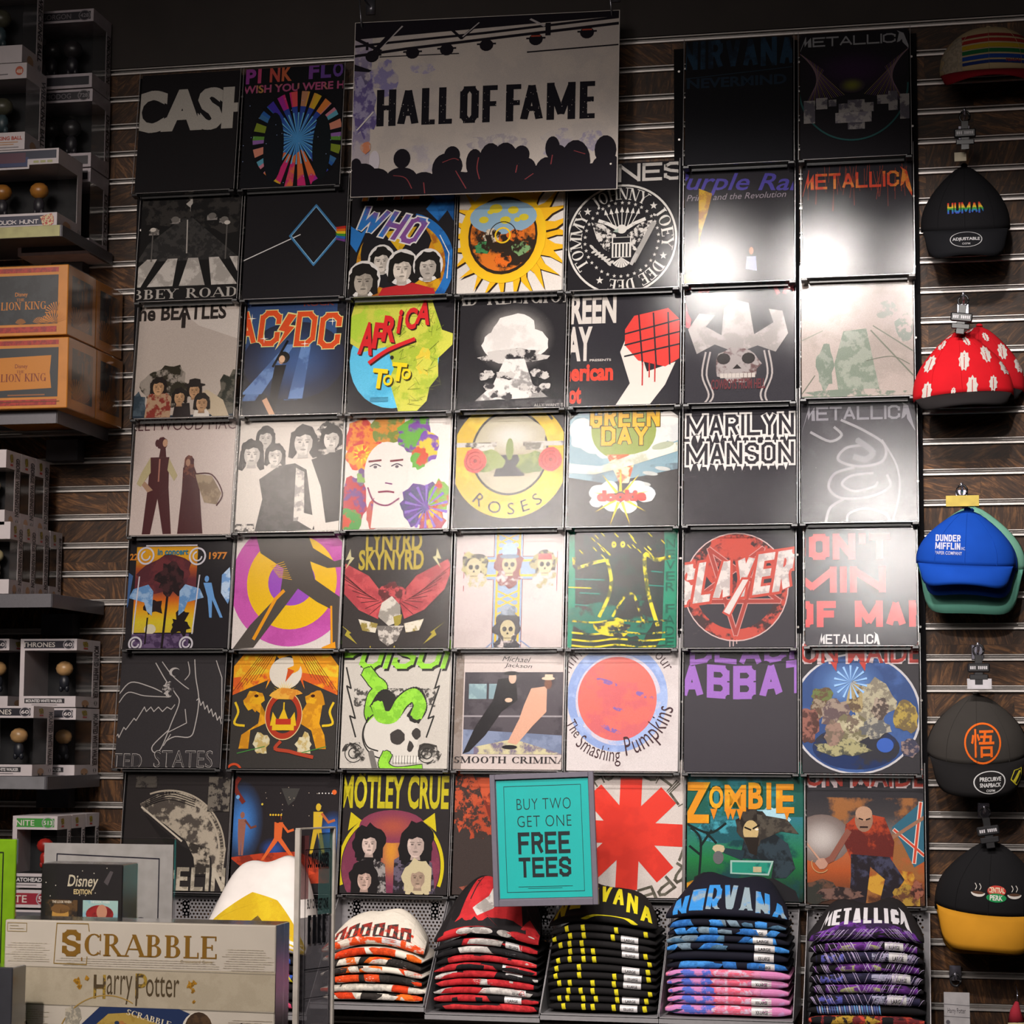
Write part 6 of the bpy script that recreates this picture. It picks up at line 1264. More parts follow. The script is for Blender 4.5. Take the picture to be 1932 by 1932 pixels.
stack(590, 796, 1892, .28, [(13+(i % 3), ('c9c0b4' if i % 2 else '2a2725'), patches(OG, 11, 10+i, None, None, (.08, .26), 90), ('LARGE' if i % 3 == 1 else ''), ORD[i]+' tee of the orange and white stack') for i in range(6)],
      (14, 'c6beb2', topart1, 'white and orange tee with dark dripping letters slumped on the orange stack', .060, .12), 'tees in the orange and white stack', 11, '', 'top tees of the stacks')
# 2: red and white
tray(801, 1018, 1913, 1700, .30, 'perforated steel tray under the red and white stack')
RD = ['a8242a', 'b22c30', 'a8242a', 'b4aeaa', 'a8a29e', '1c1a1c']
def topart2(A):
    A.rect(0, 0, 1, 1, '221f21'); A.poly([(.08, .98), (.10, .62), (.22, .48), (.30, .12), (.42, .02), (.66, .06), (.80, .30), (.84, .52), (.60, .62), (.30, .66)], 'b0282c', 'a02428', 20)
    A.poly([(.34, .44), (.48, .34), (.54, .16), (.62, .18), (.64, .32), (.54, .44), (.40, .50)], 'b4aeaa', '8a8480', 40); A.curve([(.36, .08), (.33, .22), (.30, .36)], .012, '221f21')
    A.poly([(.02, 1), (.04, .78), (.2, .70), (.34, .84), (.30, 1)], 'b0282c', '962024', 20)
    for x, w_ in ((.30, .16), (.46, .22), (.68, .14)): A.ell(x, .77, w_*.5, .10, 'b0aaa6', '8a8480', 50)
    A.poly([(.70, .72), (.90, .44), (1, .50), (1, .92), (.80, .86)], 'b0282c', '962024', 20); A.ell(.93, .66, .03, .03, 'b0aaa6')
stack(804, 1015, 1911, .28, [(13, '1f1c1e', patches(RD, 8, 40+i, None, None, (.12, .36), 60), ('', 'LARGE', 'XX LARGE')[i % 3], ORD[i]+' tee of the red and white stack under the teal sign') for i in range(9)],
      (17, '221f21', topart2, 'black tee with big red lips and tongue print slumped below the teal sign', .115, .14), 'tees in the red and white stack', 12, '', 'top tees of the stacks')
# 3: black with yellow
tray(1019, 1242, 1914, 1705, .30, 'perforated steel tray under the black and yellow stack')
YE = ['b8ac1c', 'c2b620', 'a89c1c']
def topart3(A):
    for i, ch in enumerate('NIRVANA'):
        x = .04+.135*i; A.text(ch, x, .50-.22*math.sin(PI*(i+.5)/7)+.14, .28, 'b8ac1c', .105, blk=.12)
    A.curve([(.34, .80), (.44, .66), (.58, .62), (.72, .66), (.80, .80)], .06, 'b8ac1c', n=8)
def yel(i):
    def f(A):
        r = random.Random(300+i)
        for x in (.06, .16, .30, .40, .60, .90):
            if r.random() < .55: x += r.uniform(-.03, .03); A.poly([(x, .2), (x+.035, .1), (x+.045, .8), (x+.01, .9)], 'b8ac1c')
    return f
stack(1022, 1239, 1912, .28, [(13, '1d1b1c', yel(i), ('XX-LARGE', 'LARGE', '', 'X-LARGE')[i % 4], ORD[i]+' tee of the black and yellow stack') for i in range(11)],
      (14, '1e1c1c', topart3, 'black tee with curved yellow capitals on the middle stack', .066, .12), 'tees in the black and yellow stack', 13, '', 'top tees of the stacks')
# 4: navy with blue letters over pink and blue
tray(1243, 1497, 1921, 1712, .30, 'perforated steel tray under the navy and pink stack')
BL = ['2c64a8', '3a7cc0', '4a6a84', '6a7c8a']
def topart4(A):
    for i, ch in enumerate('NIRVANA'):
        x = .06+.135*i; A.text(ch, x, .72-.16*math.sin(PI*(i+.6)/7)+.12, .38, '2f78b8', .115, blk=.11 if ch != 'I' else .14, c2='7a8a92', m=14)
def tie(i):
    def f(A): A.rect(0, 0, 1, 1, 'bc7898', 'c4566c', 16); A.splat(.2, .5, .2, .7, '4a5cac', 'b070a0', 40); A.splat(.55, .4, .16, .5, 'b6a0b4', 'c25a72', 30); A.splat(.9, .5, .12, .6, 'b48cb8', 'b8709c', 20); A.line([(0, .95), (.12, .5)], .06, '20283c')
    return f
lv = [(15+(3 if i == 0 else 0), 'a86a8c', tie(i), ('XX-LARGE', 'XX-LARGE', '', 'X-LARGE', '')[i], ORD[i]+' tee of the navy and pink stack, tie dyed pink and blue') for i in range(5)]
lv += [(13+(5 if i == 1 else 0), '1a1a26', patches(BL, 9 if i != 1 else 0, 60+i, None, None, (.05, .16), 80), ('XX-LARGE', 'XX-LARGE', 'LARGE', 'LARGE', 'LARGE', '')[i], ORD[5+i]+' tee of the navy and pink stack, navy with blue print') for i in range(6)]
stack(1246, 1494, 1920, .28, lv, (17, '1b1b28', topart4, 'navy tee with pale blue block letters on the navy and pink stack', .072, .14), 'tees in the navy and pink stack', 14, '', 'top tees of the stacks')
# 5: black with purple rays
tray(1513, 1757, 1962, 1719, .30, 'perforated steel tray under the black and purple stack, bottom right')
def rays5(i):
    def f(A):
        r = random.Random(500+i)
        if i in (0, 1): A.rect(0, 0, 1, 1, '5a2024', 'a83a2c', 40); A.splat(.4, .5, .2, .6, '9a7a2c', '221c1c', 80); return
        if i == 2:
            A.rect(.1, 0, .62, 1, '3a3c58')
            for k in range(26): A.line([(.08+.021*k, 0), (.10+.021*k, 1)], .009, r.choice(('5a8ab8', 'a8a4b4', '4a5a90')))
            return
        c = '5c2c78' if i in (4, 6, 8, 9) else '26233a'
        A.rect(.05, 0, .95, 1, c, shade(lin(c), .5), 30)
        if i in (4, 6, 8, 9): A.splat(.45, .6, .22, .3, '8a8a60', c, 40)
        else: A.rect(.1, .2, .3, .8, '4a4a90', '1c1a20', 80); A.rect(.55, .2, .9, .9, '8a889c', '2a2838', 70)
        for k in range(30): x = r.uniform(0, 1); A.line([(x, 0), (x+(.06 if x < .5 else -.06), 1)], .004, 'b0a0c0')
    return f
def topart5(A):
    A.poly([(0, 1), (.04, .70), (.3, .48), (.6, .46), (.9, .62), (1, 1)], '5c2c80', '2a1c38', 16); A.line([(.1, .84), (.5, .76), (.95, .9)], .05, '201c22')
    metallica(A, .10, .52, .22, .8, 'b8b4b8')
    for k in range(34): x = A.rnd.uniform(.02, .98); A.line([(x, 1), (x+(.12 if x < .5 else -.12), .66)], .004, 'a898b8')
stack(1517, 1753, 1960, .28, [(16+(i % 2)*3, '1c1a1d', rays5(i), ('', '', '', 'LARGE', '', 'X-LARGE', '', 'LARGE', 'X-LARGE', '')[i], ORD[i]+' tee of the black and purple stack at bottom right') for i in range(9)],
      (20, '242123', topart5, 'dark grey tee with purple rays and pale jagged letters on the rightmost stack', .060, .13), 'tees in the black and purple stack', 15, '', 'top tees of the stacks')
# 0: white tee with yellow print at the left
tray(240, 579, 1905, 1692, .32, 'perforated steel tray at the left behind the board game')
def topart0(A):
    A.poly([(0, .48), (.25, .42), (.45, .36), (.7, .40), (1, .56), (1, 1), (0, 1)], 'b8981c', 'c0a420', 12); A.poly([(.22, .80), (.36, .56), (.55, .48), (.74, .58), (.80, .82), (.8, 1), (.2, 1)], '584620', '6a5828', 60); A.poly([(.30, .86), (.46, .60), (.62, .60), (.68, .84), (.66, 1), (.3, 1)], 'b87c2c', 'a87028', 30)
    A.line([(.32, .82), (.42, .78)], .03, '3a2c18'); A.line([(.52, .78), (.62, .82)], .03, '3a2c18'); A.text('SIZE M', .42, .13, .02, '4a4644', .1, 0) if 0 else None
stack(350, 576, 1903, .31, [(15, '1d1b1d', patches(['b8ac1c', '2c4a9a', 'b03a5a', 'b8ac1c'], 8, 80+i, None, None, (.02, .06)), '', ORD[i]+' dark tee under the white and yellow one at left') for i in range(6)],
      (26, 'cdc6c2', topart0, 'white tee with a broad yellow printed band, behind the board game box', .185, .17), 'tees under the white and yellow one', 16, '', 'top tees of the stacks')

# ---------------------------------------------------------------- caps on peg hooks
HOOKM = M('peg_metal', 'a4a2b0', .22, .9)
def cap(cx, yt, yb, hw, d, lab, fab, brim_fab, brim_len, art=None, base=0, name_only=False, egg=.7, dip=.012, brim_w=.9, arch=.012, tilt=0, b=.065, dx=0, brimart=None, button=None, back=None):
    """crown from yt down to yb (pixels), half width hw (pixels); hangs front outwards with the brim pointing down"""
    k = ppm(d); pt, pb = at(cx, yt, d), at(cx, yb, d); H = pt.z-pb.z; a = hw/k
    s = empty('baseball_cap', (pb.x, -d+b, pb.z), (0, R(tilt), 0)); tag(s, lab, 'cap', 'caps hanging on the right slatwall')
    prof = lambda t: max(0.0, math.cos(min(1, t)*PI/2))**egg*(1+.05*math.sin(t*PI))
    n = 32; K = 14; V = []; F = []
    def zo(th): return dip*(1-math.sin(th)*2) if math.sin(th) > 0 else dip
    for i in range(K+1):
        t = i/K
        for j in range(n):
            th = 2*PI*j/n; p = prof(t)+1e-4; sy = math.sin(th)
            V.append((a*p*math.cos(th), -b*p*abs(sy)+(0 if sy >= 0 else .010*min(1, -sy*4)*min(1, p)), H*t+(zo(th) if sy >= 0 else dip*(1+2*sy))*(1-t)))
    for i in range(K):
        for j in range(n): F.append((i*n+j, (i+1)*n+j, (i+1)*n+(j+1) % n, i*n+(j+1) % n))
    F.append(tuple(K*n+j for j in range(n))[::-1])
    me = crown = mesh('crown', V, F, tee_fabric(fab), s, True)
    mod = me.modifiers.new('thickness', 'SOLIDIFY'); mod.thickness = .0018; mod.offset = -1
    # brim
    nu, ns = 22, 6; V2 = []; F2 = []
    for i in range(nu+1):
        u = -1+2*i/nu; th = PI/2-u*PI*.47*brim_w; B = Vector((a*1.0*math.cos(th)*(1+1e-3), -b*math.sin(th), zo(th)))
        for j in range(ns+1):
            q = j/ns; L = brim_len*(1-.80*abs(u)**5)
            V2.append((B.x*(1-.07*q), B.y-(.030*math.sin(q*PI*.6))*(1-.5*u*u)-.001, B.z-L*q+arch*1.5*(1-u*u)*q-arch*.5*q+.001))
    for i in range(nu):
        for j in range(ns): F2.append((i*(ns+1)+j, i*(ns+1)+j+1, (i+1)*(ns+1)+j+1, (i+1)*(ns+1)+j))
    br = mesh('brim', V2, F2, tee_fabric(brim_fab), s, True); mod = br.modifiers.new('thickness', 'SOLIDIFY'); mod.thickness = .0025; mod.offset = -1
    def front(u, v, l):
        t = min(.999, max(0, 1-v)); p = prof(t)+1e-4; uu = max(-p*.999, min(p*.999, u)); sn = math.sqrt(max(0, 1-(uu/p)**2))
        th = math.atan2(sn, uu/p); return Vector((a*uu, -b*p*sn-.0006-l, H*t+(dip*(1-2*sn))*(1-t)))
    if art:
        A = Art((-1, 0, 1, 1), 5); art(A); A.build('print', crown, front, cut=.07, depth=.002)
    if brimart:
        def bf(u, v, l):
            x = (u+1)/2*nu; i = min(nu-1, max(0, int(x))); f = x-i; y = v*ns; j = min(ns-1, max(0, int(y))); g_ = y-j
            q = [Vector(V2[(i+a_)*(ns+1)+j+b_]) for a_ in (0, 1) for b_ in (0, 1)]; p = (q[0]*(1-g_)+q[1]*g_)*(1-f)+(q[2]*(1-g_)+q[3]*g_)*f
            return p+Vector((0, -1, 0))*(l+.0012)
        A = Art((-1, 0, 1, 1), 6); brimart(A); A.build('brim_print', br, bf, cut=.1, depth=.001)
    # seams and button
    g = G()
    for u0 in (-.02, ):
        g.tube([front(u0*(prof(1-v)), v, .0002) for v in [x/10*.98+.01 for x in range(11)]], .0006, 4)
    for sg in (-1, 1): g.tube([front(sg*.62*prof(1-v), v, .0002) for v in [x/10*.98+.01 for x in range(11)]], .0006, 4)
    g.build('seam', tee_fabric(fab), s)
    g = G(); g.tube([(0, 0, H-.002), (0, 0, H+.001), (0, 0, H+.005)], [.008, .009, .005], 10); g.build('button', tee_fabric(button or fab), s, True)
    return s
def hook(px, py, d, lab, tagtxt=True, tagy=None, rot=0, clip=True):
    p = at(px, py, d); s = empty('peg_hook', (p.x, 0, p.z)); tag(s, lab, 'hook', 'peg hooks for the caps')
    g = G(); g.tube([(0, -.006, -.004), (0, -d*.7, -.006), (0, -d+.012, -.004), (0, -d+.003, .002), (0, -d, .012)], .0032, 8); g.build('peg', HOOKM, s, True)
    g = G(); g.box(-.014, -.006, -.022, .014, -.0015, .014, .001); g.build('slat_plate', HOOKM, s)
    if clip:
        c = empty('cap_clip', (p.x, -d+.018, p.z), (0, rot, 0)); tag(c, 'black plastic hanger clip below '+lab.split(' above ')[0].replace('metal peg', 'the peg')+' over '+lab.split(' above ')[1], 'clip', 'black plastic hanger clips')
        g = G()
        ring = [(.012*math.cos(a), 0, -.006+.014*math.sin(a)) for a in [2*PI*k/14 for k in range(15)]]; g.tube(ring, .003, 6); g.build('loop', BLKP, c, True)
        if tagtxt:
            g = G(); g.box(-.026, -.006, -.058, .026, .004, -.036, .003); lp = g.build('logo_plate', BLKP, c)
            A = Art((0, 0, 1, 1), 1); A.text('HOT TOPIC', .12, .66, .34, 'b4b0b4', .76, blk=.22); A.build('logo', lp, flat((-.026, -.006, -.036), (.052, 0, 0), (0, 0, -.022), (0, -1, 0)), GLOSSINK, depth=.0009)
            g = G(); g.box(-.009, -.003, -.040, .009, .003, -.016, .001); g.box(-.010, -.003, -.088, .010, .003, -.056, .001); g.box(-.022, -.004, -.076, .022, .002, -.062, .002); g.build('neck', BLKP, c)
        return s, c
    return s
def stripes(A):
    for i, (c, h) in enumerate((('7c2426', .07), ('8a2a26', .08), ('a08420', .09), ('1c5a34', .08), ('1c3a80', .08), ('1a2c64', .06))):
        y = .24+.115*i; A.poly([(-.55, y+.03), (0, y), (.75, y+.02), (.75, y+h+.02), (0, y+h), (-.55, y+h+.03)], c)
    A.rect(-1, 0, -.55, 1, '978a78', '857a6a', 120); A.text('PIKACHU', .32, .86, .06, '8a3028', .3, .03)
cap(1868, 32, 126, 92, .17, 'cream trucker cap with rainbow stripes and dark red brim, top right', 'a08c6c', '7c1620', .046, stripes, egg=.38, dip=.006, arch=.022, b=.085, brim_w=1.0)
def human(A):
    for k, c in enumerate(('b03028', 'c0702c', 'b8a030', '3a8a40', '2a6a9a', '3a4aa0')):
        B = Art((-.40, .60+.028*k, .40, .60+.028*(k+1)), 1); B.text('HUMAN', -.40, .765, .16, c, .84, blk=.24)
        A.n += 1
        for P, c2, m, n in B.clip_tris(): A.t.append(([q[:2] for q in P], [q[2:5] for q in P], c2, m, A.n))
def human_b(A):
    A.ring(.0, .42, .27, .285, 'a8a6a8', asp=1.1); A.text('ADJUSTABLE', -.24, .50, .16, 'a8a6a8', .48, .03); A.text('OSFM', -.07, .64, .08, '8a888a', .14, .02)
cap(1822, 298, 428, 82, .15, 'black cap with tiny rainbow coloured word on the front', '1b1a1d', '1b1b1f', .088, human, egg=.74, dip=.008, arch=.020, brimart=human_b, b=.07)
def leaves(A):
    for x, y, r, s_ in ((-.62, .50, .5, .17), (.06, .52, .1, .19), (.50, .42, -.2, .17), (.86, .58, -.1, .18), (-.35, .22, .6, .11), (.14, .20, -.5, .10), (-.72, .92, .2, .17), (.18, .92, .1, .19), (-.20, .98, .2, .08), (.60, .88, .1, .14), (-.2, .08, .9, .08), (.95, .25, -.3, .1)):
        P = []
        for k in range(18):
            a_ = 2*PI*k/18; rr = s_*(1.0 if k % 2 else .78); ex, ey = rr*.62*math.sin(a_), rr*1.25*math.cos(a_); P.append((x+ex*math.cos(r)-ey*math.sin(r), y+(ex*math.sin(r)+ey*math.cos(r))*.72))
        A.poly(P, 'bdb6b0')
        A.line([(x+math.sin(r)*s_*.6, y-math.cos(r)*s_*.5), (x-math.sin(r)*s_*.5, y+math.cos(r)*s_*.6)], .016, 'a81c22')
cap(1818, 612, 742, 92, .17, 'bright red cap with white leaf print and black brim, front of its hook', 'b8141e', '2a2627', .042, leaves, egg=.78, dip=-.002, arch=.006, tilt=-3, b=.075, button='211e20')
cap(1842, 606, 728, 88, .085, 'red leaf print cap tucked behind the front one, edge showing at right', 'a8141e', '222022', .04, leaves, egg=.74, dip=-.002, arch=.006, tilt=4, b=.060)
def dm(A):
    A.text('DUNDER', -.62, .60, .12, 'b8b8c8', .50, blk=.2); A.text('MIFFLIN', -.62, .74, .12, 'b8b8c8', .50, blk=.2); A.text('PAPER COMPANY', -.62, .83, .06, 'b0b0c4', .54, .01); A.text('INC.', -.10, .74, .05, 'b0b0c4', .08, .02)
cap(1822, 955, 1064, 90, .20, 'bright blue cap with small white company lettering, frontmost of the pile', '10409c', '10409c', .068, dm, egg=.76, dip=.004, arch=.020, b=.070, tilt=3)
cap(1828, 958, 1072, 88, .145, 'second blue cap, its brim showing just under the frontmost one', '10409c', '0f3c94', .082, None, egg=.76, dip=.004, arch=.020, b=.060, tilt=3)
cap(1832, 950, 1072, 98, .095, 'mint green cap at the back of the blue pile', '6a9c88', '5f9a88', .118, None, egg=.74, dip=.004, arch=.010, b=.050, tilt=2)
def goku(A):
    c = 'c85a18'; A.ring(.10, .70, .33, .365, c, asp=.80, n=36)
    A.text('悟', -.13, .90, .40, c, .46, .012)
def gray_b(A):
    A.ring(.18, .55, .24, .26, 'a8a6a6', asp=1.35); A.text('PRECURVE', .02, .52, .13, 'a8a6a6', .34, .03); A.text('SNAPBACK', .02, .70, .13, 'a8a6a6', .34, .03); A.text('OSFM', .12, .84, .08, 'a8a6a6', .14, .02)
    A.line([(.62, .3), (.80, .35), (.84, .75), (.70, .85), (.55, .55)], .02, 'a89c28', closed=True); A.poly([(.60, .62), (.74, .38), (.80, .48), (.66, .74)], 'a89c28')
cap(1845, 1308, 1432, 90, .18, 'charcoal grey cap with a round orange emblem and black brim', '3f3b38', '1d1b1c', .080, goku, egg=.66, dip=.014, arch=.004, brimart=gray_b, b=.075)
def perk(A):
    c = 'b8b2ac'
    A.ell(.12, .66, .17, .075, 'a8342c'); A.ell(.12, .68, .19, .06, 'c0a070') if 0 else None
    A.text('CENTRAL', -.03, .685, .075, 'c8bca0', .30, .03); A.ell(.12, .75, .185, .06, '1c7a44'); A.text('PERK', .0, .785, .07, 'c8c4bc', .24, .03)
    for x in (-.22, .45): A.ell(x, .70, .13, .055, c, a0=0, a1=180, n=14); A.ell(x, .70, .11, .02, '4a3224', n=12); A.curve([(x-.05, .66), (x-.03, .62), (x-.06, .58)], .012, c); A.curve([(x+.03, .66), (x+.05, .62), (x+.02, .58)], .012, c)
cap(1866, 1588, 1722, 96, .19, 'black cap with coffee cup emblem and mustard brim, bottom right', '1a191b', 'a8741c', .098, perk, egg=.68, dip=.008, arch=.018, b=.08, tilt=4, button='c08c20')
cap(1862, 1592, 1726, 92, .12, 'second black cap with mustard brim behind the front one', '1a191b', 'a06e1a', .100, None, egg=.68, dip=.008, arch=.018, b=.07, tilt=1)
hook(1820, 212, .17, 'metal peg above the cap with the rainbow word'); hook(1818, 560, .16, 'metal peg above the red leaf cap', rot=.12); hook(1815, 920, .17, 'metal peg above the blue caps', tagtxt=False)
hook(1846, 1222, .17, 'metal peg above the charcoal cap'); hook(1858, 1530, .17, 'metal peg above the black and mustard caps', rot=-.15); hook(1803, 1846, .16, 'metal peg above the small clear packet', tagtxt=False)
for px, py, d, w_, h_, c, lab in ((1816, 952, .19, 60, 17, 'b8a040', 'yellow price card peeking over the blue caps'), (1848, 1297, .185, 44, 16, 'b0acb0', 'white price card peeking over the charcoal cap'), (1812, 301, .155, 22, 14, 'a89c84', 'cream price card peeking over the black cap')):
    p = at(px, py, d-.03); k = ppm(d); g = G(); g.box(p.x-w_/2/k, p.y, p.z-.004, p.x+w_/2/k, p.y+.0012, p.z+h_/k, .0003); tag(g.build('price_card', M('card_'+c, c, .6)), lab, 'card', 'price cards on the caps')
# small packet on the last peg
p = at(1806, 1872, .15); s = empty('accessory_packet', p); tag(s, 'small clear packet with a white card, hanging below the mustard brim', 'packet')
g = G(); g.box(-.050, -.002, -.13, .050, .006, -.004, .002); g.build('clear_bag', CLEAR, s)
g = G(); g.box(-.031, -.003, -.125, .028, -.0022, 0, .0002); g.build('backing_card', M('packet_card', '8f8b8c', .6), s)
A = Art((0, 0, 1, 1), 4); A.text('Harry Potter', .14, .38, .09, '3a3438', .7, .0); A.line([(0, .22), (1, .24)], .01, '5a565a'); A.line([(0, .44), (1, .46)], .01, '5a565a'); A.ell(.15, .55, .08, .04, '4a464c'); A.build('card_print', s, flat((-.031, -.003, 0), (.059, 0, 0), (0, 0, -.125), (0, -1, 0)), GLOSSINK, depth=.0009)
p = at(1922, 1890, .15); s = empty('plush_keyring', p); tag(s, 'small red and cream plush keyring at the right edge, beside the packet', 'keyring')
g = G(); g.tube([(-.004, 0, .0), (-.008, -.004, -.02), (-.006, -.006, -.045)], [.004, .012, .020], 12); g.build('red_hood', tee_fabric('8a2430'), s, True)
g = G(); g.tube([(-.006, -.006, -.045), (-.006, -.006, -.07), (-.006, 0, -.10)], [.019, .022, .010], 12); g.build('cream_body', tee_fabric('a89c78'), s, True)
g = G(); g.tube([(-.004, 0, 0), (-.002, .0, .02), (-.002, .14, .024)], .0015, 6); g.build('ring_cord', HOOKM, s, True)
# clips that hold the bottom row
for px, py in ((1166, 1706),):
    p = at(px, py, .06); g = G(); g.box(p.x-.010, -.075, p.z-.012, p.x+.010, -.050, p.z+.012, .002); g.box(p.x-.004, -.052, p.z-.004, p.x+.004, -.004, p.z+.004); tag(g.build('shelf_clip', BLKP), 'small black clip under the red asterisk tee', 'clip')

# ---------------------------------------------------------------- things in front, on the display table
TZ = 1.02
s = empty('display_table', (.9, -1.9, 0)); tag(s, 'dark display table carrying the board game and signs, below the frame', 'table')
g = G(); g.box(-1.6, -.62, TZ-.03, 1.0, .62, TZ-.0005, .003); g.build('table_top', M('table_laminate', '2b292b', .4), s)
for x in (-1.5, .9):
    for y in (-.55, .55): g = G(); g.box(x-.025, y-.025, 0, x+.025, y+.025, TZ-.03); g.build('leg', M('table_leg', '1d1c1e', .4, .4), s)
def fbox(name, xl, xr, yt, d, L, mat, lab, cat, zb=TZ, wrap=True, rz=0):
    a, b = at(xl, yt, d), at(xr, yt, d); W = b.x-a.x; H = a.z-zb
    s = empty(name, (a.x, -d, zb), (0, 0, rz)); tag(s, lab, cat)
    g = G(); g.box(0, 0, 0, W, L, H, .0015); g.build('carton', mat, s)
    if wrap: g = G(); g.box(-.001, -.0012, 0, W+.0012, L+.001, H+.0012, .001); g.build('shrink_wrap', WRAP, s)
    return s, W, H
SCR = M('game_box_card', 'bab0a4', .45, 0, .04, 14, spec=.4)
s, W, H = fbox('board_game', 10, 521, 1735, 2.1, .068, SCR, 'large cream board game box with brown title letters, bottom left foreground', 'game box')
A = Art((0, 0, W, H), 9); k = W/511
X = lambda px: (px-10)*k
Y = lambda py: (py-1735)*k
A.rect(0, Y(1816), W, Y(1884), 'aca08c', 'a69a86', 20); A.line([(0, Y(1817)), (W, Y(1820))], .0012, '7c7468'); A.line([(0, Y(1883)), (W, Y(1886))], .0014, '7c7468')
for (x0, y0, x1, y1) in ((12, 1775, 100, 1812), (420, 1778, 520, 1818), (110, 1800, 420, 1816), (20, 1892, 100, 1932), (430, 1900, 520, 1932)):
    for i in range(int((y1-y0)/4)): A.rect(X(x0)+A.rnd.uniform(0, .02), Y(y0+4*i), X(x1)-A.rnd.uniform(0, .02), Y(y0+4*i+1.2), '9a8f80', 'b3a896', 160)
A.line([(X(15), Y(1740)), (X(52), Y(1740)), (X(52), Y(1755)), (X(15), Y(1755))], .0008, '9a8450', closed=True); A.line([(X(20), Y(1745)), (X(36), Y(1745))], .001, '9a8c70'); A.line([(X(20), Y(1750)), (X(46), Y(1750))], .001, '9a8c70')
A.line([(X(172), Y(1752)), (X(170), Y(1739)), (X(110), Y(1739)), (X(106), Y(1810)), (X(168), Y(1811)), (X(169), Y(1797))], .0012, '8a6c24')
A.text('S', X(121), Y(1797), Y(1797)-Y(1750), '7c5818', X(156)-X(121), blk=.19); A.text('CRABBLE', X(160), Y(1795), Y(1795)-Y(1756), '7c5818', X(414)-X(160), serif=True); A.text('1', X(158), Y(1805), .006, '7c5818', .002, .02); A.text('Crossword Game', X(345), Y(1803), .004, 'a08c64', X(405)-X(345), 0)
c = '4a3c28'
A.text('H', X(183), Y(1870), Y(1870)-Y(1828), c, X(206)-X(183), .025, c2='9a7c2c', m=60); A.text('arry', X(208), Y(1862), Y(1862)-Y(1835)+.006, c, X(256)-X(208), -.004); A.text('P', X(262), Y(1868), Y(1868)-Y(1824), c, X(284)-X(262), .01, c2='9a7c2c', m=60); A.line([(X(266), Y(1826)), (X(264), Y(1880))], .0028, c); A.text('otter', X(282), Y(1864), Y(1864)-Y(1828), c, X(344)-X(282), -.002)
for x, y, r in ((152, 1840, 6), (156, 1850, 5), (170, 1835, 4), (364, 1842, 6), (372, 1838, 4), (370, 1852, 4), (372, 1870, 3)): A.splat(X(x), Y(y), r*k, r*k*1.1, 'a8781c', '7c5818', 300, 10, .4)
A.ring(X(210), Y(1960), 95*k, 97*k, 'a08040', 200, 300); A.splat(X(145), Y(1905), 16*k, 20*k, '8a8478', 'b3a896', 120)
A.poly([(X(135), Y(1940)), (X(196), Y(1884)), (X(345), Y(1884)), (X(400), Y(1905)), (X(420), Y(1940))], '1e2e54'); A.poly([(X(160), Y(1940)), (X(212), Y(1896)), (X(250), Y(1893)), (X(385), Y(1935)), (X(390), Y(1940))], '9a7c34', 'a88c44', 40)
for i in range(46):
    a_ = A.rnd.uniform(0, 1); b_ = A.rnd.uniform(0, 1); x = 172+a_*190; y = 1937-b_*38*(1-a_*.5)
    if y > 1937-(x-160)*.8 and y > 1893+(x-215)*.27: A.ell(X(x), Y(y), 5*k, 3.4*k, A.rnd.choice(('6a2430', '1c4a4c', '20304c', 'a8703c', 'b8a468')), n=8)
A.text('SCRABBLE', X(245), Y(1896), .009, 'c8bca0', X(332)-X(245), serif=True, rot=-.24)
A.ell(X(380), Y(1922), 30*k, 34*k, 'c8c0b4', n=24); A.ell(X(382), Y(1918), 26*k, 30*k, '3a2a1e', '4c3826', 90, n=20); A.ell(X(382), Y(1945), 22*k, 26*k, 'b08468', n=20)
for x, y, ch in ((47, 1930, 'W'), (452, 1922, 'O')): A.poly([(X(x-15), Y(y-4)), (X(x+10), Y(y-18)), (X(x+18), Y(y+12)), (X(x-8), Y(y+22))], '282028'); A.text(ch, X(x-6), Y(y+7), 16*k, 'a88a3c', 14*k, serif=False)
A.build('front_print', s, flat((0, -.0002, H), (1, 0, 0), (0, 0, -1), (0, -1, 0)), GLOSSINK, depth=.0009)
A = Art((0, 0, .068, H), 9); A.rect(0, 0, .068, H, '6f6a68', '5c5856', 30); A.rect(.038, 0, .046, H, 'a8a4a2'); A.build('side_print', s, flat((W+.0001, 0, H), (0, 1, 0), (0, 0, -1), (1, 0, 0)), GLOSSINK, depth=.0009)
# party game
DK = M('black_game_card', '1e1b1c', .35)
s, W, H = fbox('party_game', 79, 232, 1630, 1.86, .07, DK, 'black game box with white script title and two small picture cards', 'game box', zb=at(79, 1630, 1.86).z-.20)
A = Art((0, 0, W, H), 12); k = W/153
for i in range(14): A.ell(A.rnd.uniform(.05, .95)*W, A.rnd.uniform(.02, .38)*H, .0011, c='b8b0a0', n=6)
A.text('Disney', 50*k, 38*k, 20*k, 'b8ae98', 56*k, .012, .15); A.text('EDITION', 62*k, 52*k, 9*k, 'c0ab7c', 34*k, .03)
A.poly([(118*k, 30*k), (130*k, 10*k), (136*k, 12*k), (126*k, 36*k)], '4a4446'); A.rect(10*k, 62*k, 70*k, 110*k, '2a2420', '5a4228', 40); A.rect(80*k, 62*k, 146*k, 110*k, '7fa8b4', '94b4b0', 20)
A.text('THE LOOK WHEN', 22*k, 68*k, 4.5*k, 'c8c0b0', 36*k, .02); A.text('THE LOOK WHEN', 94*k, 67*k, 4.5*k, 'd0ccc4', 36*k, .02)
